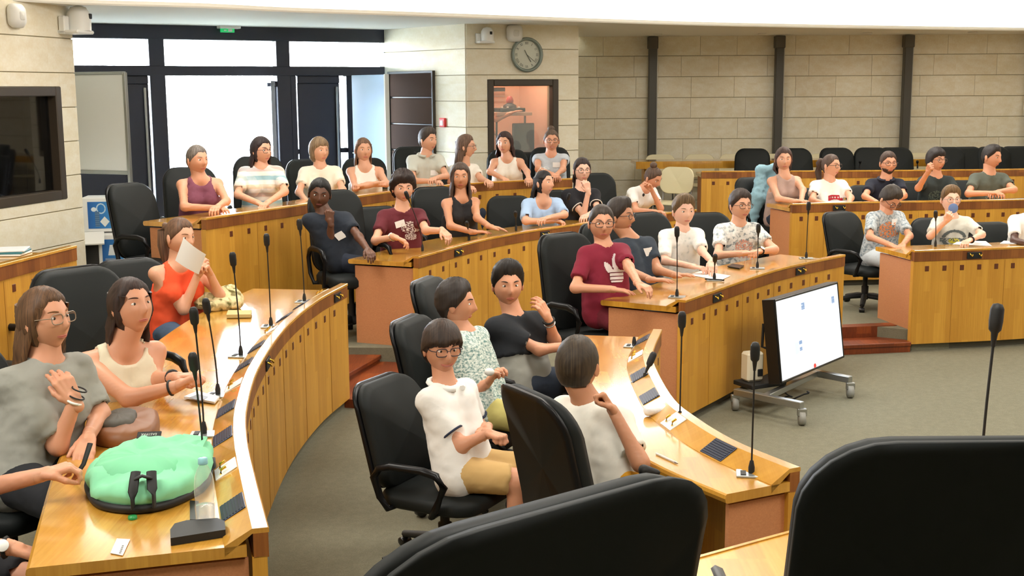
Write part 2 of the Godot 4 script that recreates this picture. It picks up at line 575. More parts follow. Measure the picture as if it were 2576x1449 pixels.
	# dark steel posts before the far wall
	for u in [1.061, 2.942, 4.853, 6.77]:
		var o := thing("steel_post", ["dark steel post where the far bench starts", "dark steel post behind the pale blue coat", "dark steel post behind the dark printed t-shirt", "dark steel post at the far end of the far wall"][[1.061, 2.942, 4.853, 6.77].find(u)], "post", Vector3(1.05 + u, 0.38, -18.62), 0, "steel posts along the far wall")
		var s := MB.new()
		s.cube(Vector3(0, 1.2, 0), Vector3(0.12, 2.4, 0.12), 0.01)
		put("shaft", s, mat(rgb(74, 72, 66), 0.45), o)
		var c := MB.new()
		c.cube(Vector3(0, 2.44, 0), Vector3(0.15, 0.18, 0.15), 0.01)
		put("collar", c, mat(rgb(84, 80, 72), 0.45), o)
		var e := MB.new()
		e.cube(Vector3(0.066, 1.2, 0.03), Vector3(0.012, 2.38, 0.03), 0.002)
		put("light_strip", e, mat(rgb(178, 176, 168), 0.35), o)

func steps(line: Array, side: float, levels: Array, depth: float, top: float, label: String):
	var o := thing("aisle_steps", label, "steps", Vector3.ZERO)
	var l := PackedVector2Array(line)
	var nn := normals2(l, side)
	for e in levels:
		var s := MB.new()
		s.sweep([Vector2(e[0] + 0.012, 0.0), Vector2(e[0] + 0.012, e[1] - 0.03), Vector2(e[0] + depth, e[1] - 0.03), Vector2(e[0] + depth, 0.0)], l, nn)
		put("riser", s, M.step, o)
		var t := MB.new()
		t.sweep([Vector2(e[0], e[1] - 0.03), Vector2(e[0], e[1] - 0.005), Vector2(e[0] + 0.005, e[1]), Vector2(e[0] + depth, e[1]), Vector2(e[0] + depth, e[1] - 0.03)], l, nn)
		put("tread", t, M.step, o)
	var d: float = levels[-1][0] + depth - 0.04
	var s := MB.new()
	s.sweep([Vector2(d, 0.0), Vector2(d, top), Vector2(d + 0.12, top), Vector2(d + 0.12, 0.0)], l, nn)
	put("top_nosing", s, M.step, o)

func build_cove():
	# lowered soffit along the walls, the raised white ceiling, and the glowing cove between them
	var edge := curve([Vector2(-4.75, -9.6), Vector2(-4.0, -11.05), Vector2(-2.9, -11.75), Vector2(-2.2, -12.45), Vector2(-1.1, -13.2), Vector2(0.76, -14.55), Vector2(3.16, -16.0), Vector2(7.4, -17.7), Vector2(9.6, -18.2)], 48)
	var s := MB.new()
	var poly := PackedVector2Array(edge)
	poly.append_array(PackedVector2Array([Vector2(9.6, -18.8), Vector2(1.0, -18.8), Vector2(0.9, -16.8), Vector2(-6.2, -16.8), Vector2(-6.2, -10.2)]))
	s.prism(poly, 2.92, 3.02)
	structure("ceiling_soffit", s, M.plaster, "white lowered ceiling along the stone walls")
	var c := MB.new()
	c.cube(Vector3(1.0, 3.56, -8.5), Vector3(18, 0.12, 25))
	structure("ceiling", c, M.plaster, "raised white ceiling over the chamber")
	var nn := normals2(edge, 1.0)
	if nn[20].y < 0: nn = normals2(edge, -1.0)
	var o := thing("cove_light", "long curved white cove light where the ceiling steps down", "light")
	var r := MB.new()
	r.sweep([Vector2(0.0, 2.915), Vector2(0.035, 2.915), Vector2(0.04, 2.93), Vector2(0.035, 2.96), Vector2(0.0, 2.96)], edge, nn)
	put("lip", r, M.plaster, o)
	var g := MB.new()
	g.sweep([Vector2(-0.02, 2.96), Vector2(0.015, 2.962), Vector2(0.02, 3.3), Vector2(0.05, 3.46), Vector2(0.03, 3.5), Vector2(-0.02, 3.5)], edge, nn)
	var glow := mat(rgb(255, 255, 250), 0.6)
	glow.emission_enabled = true
	glow.emission = rgb(255, 253, 246)
	glow.emission_energy_multiplier = 1.7
	put("diffuser", g, glow, o)
	for k in [6, 14, 22, 30, 38]:
		var a := edge[k]
		var l := AreaLight3D.new()
		l.name = "light"
		l.area_size = Vector2(2.6, 0.4)
		l.light_energy = 2.0
		l.light_color = rgb(255, 250, 240)
		l.area_range = 30.0
		l.area_attenuation = 2.0
		l.shadow_enabled = true
		l.position = Vector3(a.x + nn[k].x * 0.1, 3.24, a.y + nn[k].y * 0.1)
		l.basis = Basis.looking_at(Vector3(nn[k].x, 0, nn[k].y))
		o.add_child(l)
	# ceiling cassette seen at the upper edge
	var q := thing("ceiling_cassette", "grey ceiling ventilation cassette in front of the cove light", "vent", Vector3(3.63, 3.28, -14.6), 0.1)
	var m := MB.new()
	m.cube(Vector3(0, 0, 0), Vector3(0.42, 0.2, 0.5), 0.02)
	put("housing", m, mat(rgb(150, 148, 142), 0.6), q)
	for k in 4:
		var b := MB.new()
		b.cube(Vector3(0, -0.1, -0.18 + k * 0.12), Vector3(0.36, 0.012, 0.03), 0.002)
		put("slat", b, mat(rgb(110, 108, 104), 0.6), q)
	# downlights in the soffit before the far wall
	for xx in [2.1, 3.6, 5.1, 6.6, 8.1]:
		var dl := thing("soffit_downlight", "small round downlight in the soffit before the far wall", "light", Vector3(xx, 2.9, -17.95), 0, "downlights before the far wall")
		var dm := MB.new()
		dm.lathe([Vector2(0.05, 0.0), Vector2(0.065, 0.004), Vector2(0.065, 0.018), Vector2(0.05, 0.018)], Transform3D.IDENTITY, 16)
		put("ring", dm, M.plaster, dl)
		var db := MB.new()
		db.lathe([Vector2(0.0, 0.006), Vector2(0.05, 0.006), Vector2(0.05, 0.016), Vector2(0.0, 0.016)], Transform3D.IDENTITY, 16)
		put("diffuser", db, M.lamp, dl)
		var sl := SpotLight3D.new()
		sl.name = "light"
		sl.light_energy = 0.4
		sl.light_color = rgb(255, 248, 236)
		sl.light_size = 0.05
		sl.spot_angle = 62
		sl.spot_range = 20
		sl.spot_attenuation = 2.0
		sl.shadow_enabled = true
		sl.rotation.x = -PI / 2 + 0.15
		sl.position = Vector3(0, -0.01, 0)
		dl.add_child(sl)
	# terrace outside the entrance
	var t := MB.new()
	t.prism(PackedVector2Array([Vector2(-6.3, -14.6), Vector2(-1.3, -17.0), Vector2(2, -40), Vector2(-30, -40), Vector2(-30, -14.6)]), 0.2, 0.36)
	structure("ground_terrace", t, mat(rgb(226, 222, 210), 0.9), "pale paved terrace outside the entrance")

func wall_frame(p0: Vector2, p1: Vector2) -> Transform3D:
	# x along the wall, y up, z towards the room
	var t := (p1 - p0).normalized()
	var ux := Vector3(t.x, 0, t.y)
	return Transform3D(Basis(ux, Vector3.UP, ux.cross(Vector3.UP)), Vector3(p0.x, 0, p0.y))

func build_entrance():
	# glazed entrance screen in dark frames, from A to B
	var x := wall_frame(A, B)
	var o := thing("entrance_screen", "dark framed glazed entrance with three transom windows and an open doorway", "entrance")
	var member := func(called: String, u0: float, u1: float, y0: float, y1: float, d: float, m: Material):
		var b := MB.new()
		b.box(x.translated_local(Vector3((u0 + u1) / 2, (y0 + y1) / 2, 0)), Vector3(u1 - u0, y1 - y0, d), 0.006)
		return put(called, b, m, o)
	member.call("top_beam", -0.85, 4.02, 2.755, 2.99, 0.16, M.frame)
	member.call("transom_beam", -0.85, 4.02, 2.335, 2.45, 0.15, M.frame)
	for e in [[-0.85, -0.72], [0.915, 1.098], [2.484, 2.66], [3.955, 4.02]]:
		member.call("post", e[0], e[1], 0.36, 2.76, 0.14, M.frame)
	for e in [[-0.72, 0.915], [1.098, 2.484], [2.66, 3.955]]:
		member.call("transom_pane", e[0], e[1], 2.45, 2.755, 0.012, M.glass)
	# fixed dark leaves with light slits between them
	for e in [[0.58, 0.9], [2.765, 3.335]]:
		member.call("leaf_frame", e[0], e[1], 2.24, 2.335, 0.07, M.frame)
		var p: MeshInstance3D = member.call("leaf", e[0], e[1], 0.37, 2.24, 0.05, M.frame)
		var b := MB.new()
		b.box(x.translated_local(Vector3(e[1] - 0.05, 1.4, 0.05)), Vector3(0.03, 1.6, 0.03), 0.006)
		put("pull_handle", b, M.steel, p)
	for e in [[2.66, 2.735], [3.42, 3.58]]: member.call("jamb", e[0], e[1], 0.36, 2.335, 0.12, M.frame)
	member.call("jamb", -0.72, 0.58, 0.36, 2.335, 0.1, M.frame)
	for e in [[2.735, 2.765], [3.335, 3.42]]:
		for y in [0.55, 1.36]: member.call("slit_bar", e[0], e[1], y, y + 0.06, 0.05, M.frame)
		member.call("slit_pane", e[0], e[1], 0.37, 2.335, 0.008, M.glass)
	# the open glass leaf swung outwards, with its closer
	var h := x.translated_local(Vector3(2.48, 0, -0.06)) * Transform3D(Basis(Vector3.UP, deg_to_rad(-112)), Vector3.ZERO)
	var lf := MB.new()
	for e in [[0.03, 1.3, 0.06, 1.92], [0.62, 1.3, 0.06, 1.92], [0.325, 2.24, 0.65, 0.06], [0.325, 0.42, 0.65, 0.1]]:
		lf.box(h.translated_local(Vector3(e[0], e[1], 0)), Vector3(e[2], e[3], 0.045), 0.004)
	var od := put("open_leaf", lf, mat(rgb(150, 156, 168), 0.4), o)
	var pane := MB.new()
	pane.box(h.translated_local(Vector3(0.325, 1.35, 0)), Vector3(0.54, 1.78, 0.008))
	put("pane", pane, M.glass, od)
	member.call("door_closer", 2.36, 2.5, 2.2, 2.25, 0.1, M.frame)
	# exit sign under the soffit
	var s := thing("exit_sign", "small green running man exit sign above the entrance", "sign")
	var sb := MB.new()
	sb.box(x.translated_local(Vector3(1.86, 2.905, 0.16)), Vector3(0.26, 0.035, 0.12), 0.006)
	put("housing", sb, M.white, s)
	var sg := MB.new()
	sg.box(x.translated_local(Vector3(1.84, 2.868, 0.16)), Vector3(0.17, 0.05, 0.03), 0.004)
	var gm := mat(rgb(20, 150, 80), 0.4)
	gm.emission_enabled = true
	gm.emission = rgb(20, 170, 90)
	gm.emission_energy_multiplier = 0.8
	put("green_panel", sg, gm, s)
	var sw := MB.new()
	sw.box(x.translated_local(Vector3(1.87, 2.868, 0.177)), Vector3(0.05, 0.03, 0.004))
	sw.box(x.translated_local(Vector3(1.81, 2.868, 0.177)), Vector3(0.03, 0.012, 0.004))
	put("pictogram", sw, M.white, s)
	# open white door leaf, daylight blue put into its colour, and brown louvred closet door beside the entrance
	var y := wall_frame(B, C)
	var d := thing("closet_door", "brown wooden closet door of wide horizontal boards beside the entrance", "door")
	var fr := MB.new()
	for e in [[0.2, 1.37, 0.03, 2.0], [1.175, 1.37, 0.03, 2.0], [0.69, 2.37, 1.0, 0.03]]: fr.box(y.translated_local(Vector3(e[0], e[1], 0.03)), Vector3(e[2], e[3], 0.05), 0.004)
	put("frame", fr, M.frame_brown, d)
	var bk := MB.new()
	bk.box(y.translated_local(Vector3(0.69, 1.38, 0.016)), Vector3(0.96, 1.97, 0.012))
	put("backing", bk, M.frame_brown, d)
	for k in 6:
		var b := MB.new()
		b.box(y.translated_local(Vector3(0.69, 0.55 + k * 0.335, 0.022 + 0.004 * (k % 2))), Vector3(0.94, 0.322, 0.03), 0.012)
		var bw := mat([rgb(74, 56, 45), rgb(66, 50, 41)][k % 2], 0.9)
		bw.metallic_specular = 0.1
		put("board", b, bw, d)
	var bl := thing("door_leaf", "open white door leaf coloured with daylight blue before the brown closet door", "door")
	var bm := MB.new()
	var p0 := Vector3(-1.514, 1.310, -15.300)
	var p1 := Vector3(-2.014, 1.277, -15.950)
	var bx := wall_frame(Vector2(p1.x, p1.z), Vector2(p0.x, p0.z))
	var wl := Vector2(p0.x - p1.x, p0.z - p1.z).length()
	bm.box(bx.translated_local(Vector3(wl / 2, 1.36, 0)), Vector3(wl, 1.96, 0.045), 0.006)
	put("panel", bm, mat(rgb(176, 204, 232), 0.5), bl)  # white door; the blue of reflected daylight is put into this colour
	var be := MB.new()
	be.box(bx.translated_local(Vector3(wl, 1.36, 0.01)), Vector3(0.03, 1.97, 0.06), 0.004)
	put("edge_strip", be, M.white, bl)
	var bh := MB.new()
	bh.tube([bx * Vector3(0.06, 1.36, 0.02), bx * Vector3(0.06, 1.36, 0.06), bx * Vector3(0.16, 1.36, 0.06)], 0.009)
	put("lever_handle", bh, M.steel, bl)

func window_frame(called: String, x: Transform3D, r: Rect2, m: Material, w: float, parent: Node3D, glass: Material):
	for e in [[r.position.x + w / 2, r.get_center().y, w, r.size.y], [r.end.x - w / 2, r.get_center().y, w, r.size.y], [r.get_center().x, r.position.y + w / 2, r.size.x - 2 * w, w], [r.get_center().x, r.end.y - w / 2, r.size.x - 2 * w, w]]:
		var b := MB.new()
		b.box(x.translated_local(Vector3(e[0], e[1], -0.03)), Vector3(e[2], e[3], 0.12), 0.008)
		put("frame_bar", b, m, parent)
	var p := MB.new()
	p.box(x.translated_local(Vector3(r.get_center().x, r.get_center().y, -0.06)), Vector3(r.size.x - 2 * w + 0.01, r.size.y - 2 * w + 0.01, 0.008))
	put("pane", p, glass, parent)

func room_box(called: String, x: Transform3D, c: Vector3, s: Vector3, m: Material, label: String):
	# a closed little room behind a window; its front is the chamber wall
	var b := MB.new()
	for e in [[Vector3(0, 0, -s.z / 2 - 0.05), Vector3(s.x, s.y, 0.1)], [Vector3(-s.x / 2 - 0.05, 0, 0), Vector3(0.1, s.y, s.z)], [Vector3(s.x / 2 + 0.05, 0, 0), Vector3(0.1, s.y, s.z)], [Vector3(0, s.y / 2 + 0.05, 0), Vector3(s.x, 0.1, s.z)], [Vector3(0, -s.y / 2 - 0.05, 0), Vector3(s.x, 0.1, s.z)]]:
		b.box(x.translated_local(c + e[0]), e[1])
	structure(called, b, m, label)

func build_booths():
	# interpreters' booth behind the clock wall, lit from inside
	var x := wall_frame(C, E)
	var w := thing("booth_window", "brown framed booth window under the round clock", "window")
	window_frame("booth_window", x, Rect2(0.267, 1.28, 0.944, 0.99), M.frame_brown, 0.08, w, M.glass)
	room_box("wall_booth", x, Vector3(0.85, 1.5, -1.05), Vector3(1.25, 2.4, 1.4), mat(rgb(216, 176, 150), 0.85), "pinkish inside of the booth under the clock")
	var l := thing("booth_ceiling_lamp", "small round lamp in the booth under the clock", "light", x * Vector3(0.8, 2.63, -0.9))
	var lb := MB.new()
	lb.lathe([Vector2(0.0, 0.0), Vector2(0.1, 0.0), Vector2(0.12, 0.02), Vector2(0.12, 0.06), Vector2(0.0, 0.06)], Transform3D.IDENTITY)
	put("diffuser", lb, M.lamp, l)
	var lo := OmniLight3D.new()
	lo.name = "light"
	lo.light_energy = 0.75
	lo.light_color = rgb(255, 224, 200)
	lo.light_size = 0.1
	lo.omni_range = 10
	lo.omni_attenuation = 2.0
	lo.shadow_enabled = true
	lo.position = Vector3(0, -0.12, 0)
	l.add_child(lo)
	var sh := thing("booth_shelf", "pale shelf board inside the lit booth", "shelf", x * Vector3(0.95, 1.86, -0.9), atan2(-x.basis.x.z, x.basis.x.x))
	var b := MB.new()
	b.cube(Vector3(0, -0.02, 0), Vector3(0.5, 0.045, 0.35), 0.006)
	put("board", b, mat(rgb(206, 178, 160), 0.6), sh)
	for s in [-1, 1]:
		var br := MB.new()
		br.cube(Vector3(s * 0.2, -0.3, 0.05), Vector3(0.02, 0.5, 0.02))
		put("bracket", br, M.black, sh)
	var de := thing("booth_desk_unit", "flat black mixing unit on the booth shelf", "console", x * Vector3(0.93, 1.865, -0.85), sh.rotation.y)
	var db := MB.new()
	db.cube(Vector3(0, 0.025, 0), Vector3(0.36, 0.05, 0.22), 0.006)
	put("housing", db, M.black, de)
	for k in 4:
		var dk := MB.new()
		dk.cube(Vector3(-0.12 + k * 0.08, 0.056, 0.04), Vector3(0.025, 0.02, 0.025), 0.004)
		put("fader", dk, M.white, de)
	var lp := thing("desk_lamp", "small red desk lamp on the mixing unit", "lamp", x * Vector3(0.95, 1.918, -0.88), sh.rotation.y)
	var lm := MB.new()
	lm.lathe([Vector2(0.09, 0), Vector2(0.085, 0.03), Vector2(0.03, 0.06), Vector2(0.0, 0.065)], Transform3D.IDENTITY)
	put("base", lm, M.black, lp)
	var ls := MB.new()
	ls.lathe([Vector2(0.045, 0.06), Vector2(0.05, 0.09), Vector2(0.03, 0.14), Vector2(0.0, 0.15)], Transform3D.IDENTITY)
	put("shade", ls, mat(rgb(160, 40, 36), 0.5), lp)
	var mo := thing("hanging_monitor", "black monitor hanging below the booth shelf", "monitor", x * Vector3(1.08, 1.52, -0.75), sh.rotation.y)
	var mm := MB.new()
	mm.cube(Vector3(0, 0, 0), Vector3(0.3, 0.4, 0.05), 0.01)
	put("housing", mm, M.black, mo)
	var ms := MB.new()
	ms.cube(Vector3(0, 0, 0.027), Vector3(0.26, 0.35, 0.004))
	put("screen", ms, M.black_gloss, mo)
	var ra := thing("wall_rail", "thin horizontal rail along the booth back wall", "rail", x * Vector3(0.7, 2.06, -1.62), sh.rotation.y)
	var rm := MB.new()
	rm.cube(Vector3.ZERO, Vector3(1.0, 0.02, 0.03), 0.004)
	put("bar", rm, mat(rgb(150, 124, 108), 0.5), ra)
	var rb := MB.new()
	rb.cube(Vector3(0.36, 0.09, 0.02), Vector3(0.26, 0.05, 0.05), 0.004)
	put("black_box", rb, M.black, ra)
	# the dark control booth in the left wall
	var y := wall_frame(LEFT0, K)
	var v := thing("control_booth_window", "large dark booth window in the limestone wall", "window")
	window_frame("control_booth_window", y, Rect2(12.9, 1.19, 2.27, 1.01), M.frame_brown, 0.085, v, M.glass_shade_tint)
	room_box("wall_control_booth", y, Vector3(14.2, 1.5, -1.1), Vector3(2.7, 2.0, 1.6), mat(rgb(150, 132, 112), 0.85), "brown inside of the control booth")
	var c := thing("control_rack", "dark equipment rack with a green display in the control booth", "rack", y * Vector3(14.15, 0.5, -1.45), atan2(-y.basis.x.z, y.basis.x.x))
	var cb := MB.new()
	cb.cube(Vector3(0, 0.7, 0), Vector3(0.55, 1.4, 0.5), 0.01)
	put("cabinet", cb, M.black, c)
	var cg := MB.new()
	cg.cube(Vector3(0.02, 1.15, 0.255), Vector3(0.05, 0.025, 0.006))
	var gm := mat(rgb(30, 200, 60), 0.4)
	gm.emission_enabled = true
	gm.emission = rgb(30, 220, 70)
	gm.emission_energy_multiplier = 1.0
	put("green_display", cg, gm, c)
	var cu := thing("curtain", "brown curtain hanging in the control booth", "curtain", y * Vector3(14.75, 0.52, -1.6), c.rotation.y)
	var rings := []
	for yy in 2:
		var ring := PackedVector3Array()
		for k in 25: ring.append(Vector3(-0.25 + k * 0.02, yy * 1.9, 0.03 * sin(k * 1.9)))
		for k in 25: ring.append(Vector3(0.23 - k * 0.02, yy * 1.9, 0.03 * sin((24 - k) * 1.9) - 0.012))
		ring.reverse()
		rings.append(ring)
	var cm := MB.new()
	cm.loft(rings, false)
	put("fabric", cm, mat(rgb(96, 72, 44), 0.9), cu)

func round_box(w: float, h: float, r: float, seg := 6) -> PackedVector2Array:
	var p := PackedVector2Array()
	for c in [[1, 1, 0.0], [-1, 1, 0.25], [-1, -1, 0.5], [1, -1, 0.75]]:
		for k in seg + 1:
			var a := TAU * (float(c[2]) + 0.25 * k / seg)
			p.append(Vector2(c[0] * (w / 2 - r) + cos(a) * r, c[1] * (h / 2 - r) + sin(a) * r))
	return p

func cushion(outline: PackedVector2Array, layers: Array, bend: Callable) -> MB:
	# a padded shape: the outline shrunk layer by layer; layers = [scale, z]
	var mb := MB.new()
	var rings := []
	for l in layers:
		var ring := PackedVector3Array()
		for p in outline:
			var q: Vector2 = p * l[0] if l[0] < 0.6 else p - p.normalized() * (1.0 - l[0]) * 0.25
			ring.append(bend.call(Vector3(q.x, q.y, l[1])))
		rings.append(ring)
	mb.loft(rings)
	return mb

func build_wall_fittings():
	var x := wall_frame(C, E)
	# round clock, about half past four
	var c := thing("wall_clock", "large round grey wall clock with Roman numerals", "clock")
	var cx := x.translated_local(Vector3(0.777, 2.563, 0.015))
	var turn := cx * Transform3D(Basis(Vector3.RIGHT, PI / 2), Vector3.ZERO)
	var m := MB.new()
	m.lathe([Vector2(0.18, 0.0), Vector2(0.2, 0.0), Vector2(0.21, 0.025), Vector2(0.205, 0.05), Vector2(0.185, 0.055), Vector2(0.172, 0.04), Vector2(0.17, 0.0)], turn, 40)
	put("rim", m, mat(rgb(132, 142, 134), 0.4, 0.3), c)
	var f := MB.new()
	f.lathe([Vector2(0.0, 0.004), Vector2(0.172, 0.004), Vector2(0.172, 0.02), Vector2(0.0, 0.02)], turn, 40)
	put("face", f, mat(rgb(206, 208, 192), 0.6), c)
	var numerals := ["XII", "I", "II", "III", "IIII", "V", "VI", "VII", "VIII", "IX", "X", "XI"]
	for k in 12:
		var a := TAU * k / 12
		var t := TextMesh.new()
		t.text = numerals[k]
		var sf := SystemFont.new()
		sf.font_names = PackedStringArray(["Droid Serif"])
		t.font = sf
		t.font_size = 32
		t.pixel_size = 0.0011
		t.depth = 0.002
		var o := put("numeral", t, mat(rgb(96, 100, 92), 0.6), c)
		o.transform = cx * Transform3D(Basis(Vector3.BACK, -a), Vector3(sin(a) * 0.138, cos(a) * 0.138, 0.022))
	for e in [[148.0, 0.11, 0.008], [140.0, 0.0, 0.0], [-28.0, 0.075, 0.007], [128.0, 0.13, 0.005]]:
		if e[1] == 0.0: continue
		var h := MB.new()
		h.box(cx * Transform3D(Basis(Vector3.BACK, -deg_to_rad(e[0])), Vector3.ZERO) * Transform3D(Basis(), Vector3(0, e[1] / 2 - 0.01, 0.028)), Vector3(e[2], e[1], 0.003))
		put("hand", h, mat(rgb(84, 90, 84), 0.5), c)
	# speakers (white rounded squares) and dome cameras
	var y := wall_frame(LEFT0, K)
	for e in [[x, 0.61, 2.815, "white rounded wall loudspeaker above the round clock"], [y, 14.56, 2.79, "white rounded wall loudspeaker above the control booth window"]]:
		var s := thing("wall_speaker", e[3], "speaker")
		var sx: Transform3D = e[0].translated_local(Vector3(e[1], e[2], 0.015))
		var bend := func(p): return sx * p
		put("housing", cushion(round_box(0.2, 0.2, 0.06), [[0.0, 0.0], [0.94, 0.0], [1.0, 0.02], [1.0, 0.05], [0.9, 0.075], [0.5, 0.09], [0.0, 0.095]], bend), M.white, s)
		put("grille", cushion(round_box(0.13, 0.13, 0.04), [[0.0, 0.08], [0.9, 0.08], [0.9, 0.088], [0.5, 0.096], [0.0, 0.1]], bend), mat(rgb(222, 222, 216), 0.7), s)
	for e in [[x, 0.21, 2.79, 1.0, "white dome camera on a bracket beside the clock loudspeaker"], [y, 15.33, 2.8, 1.35, "white camera on a bracket at the corner of the limestone wall"]]:
		var s := thing("security_camera", e[4], "camera")
		var sx: Transform3D = e[0].translated_local(Vector3(e[1], e[2], 0.0)).scaled_local(Vector3.ONE * e[3])
		var b := MB.new()
		b.box(sx.translated_local(Vector3(-0.07, -0.04, 0.04)), Vector3(0.06, 0.12, 0.05), 0.008)
		b.box(sx.translated_local(Vector3(0.0, -0.085, 0.08)), Vector3(0.2, 0.025, 0.16), 0.008)
		put("bracket", b, M.white, s)
		var d := MB.new()
		d.lathe([Vector2(0.078, -0.075), Vector2(0.08, 0.0), Vector2(0.075, 0.04), Vector2(0.05, 0.08), Vector2(0.0, 0.095)], sx.translated_local(Vector3(0.03, 0, 0.09)), 20)
		put("dome", d, M.white, s)
		var l := MB.new()
		l.box(sx.translated_local(Vector3(0.045, 0.02, 0.165)), Vector3(0.03, 0.035, 0.02), 0.004)
		put("lens", l, M.black, s)
	# red call point
	var z := wall_frame(B, C)
	var r := thing("fire_call_point", "small red square fire call point on the pale stone", "alarm")
	var rm := MB.new()
	rm.box(z.translated_local(Vector3(1.36, 1.755, 0.03)), Vector3(0.11, 0.11, 0.04), 0.008)
	put("housing", rm, mat(rgb(206, 44, 40), 0.4), r)
	var rw := MB.new()
	rw.box(z.translated_local(Vector3(1.36, 1.75, 0.053)), Vector3(0.06, 0.06, 0.006), 0.002)
	put("white_plate", rw, M.white, r)

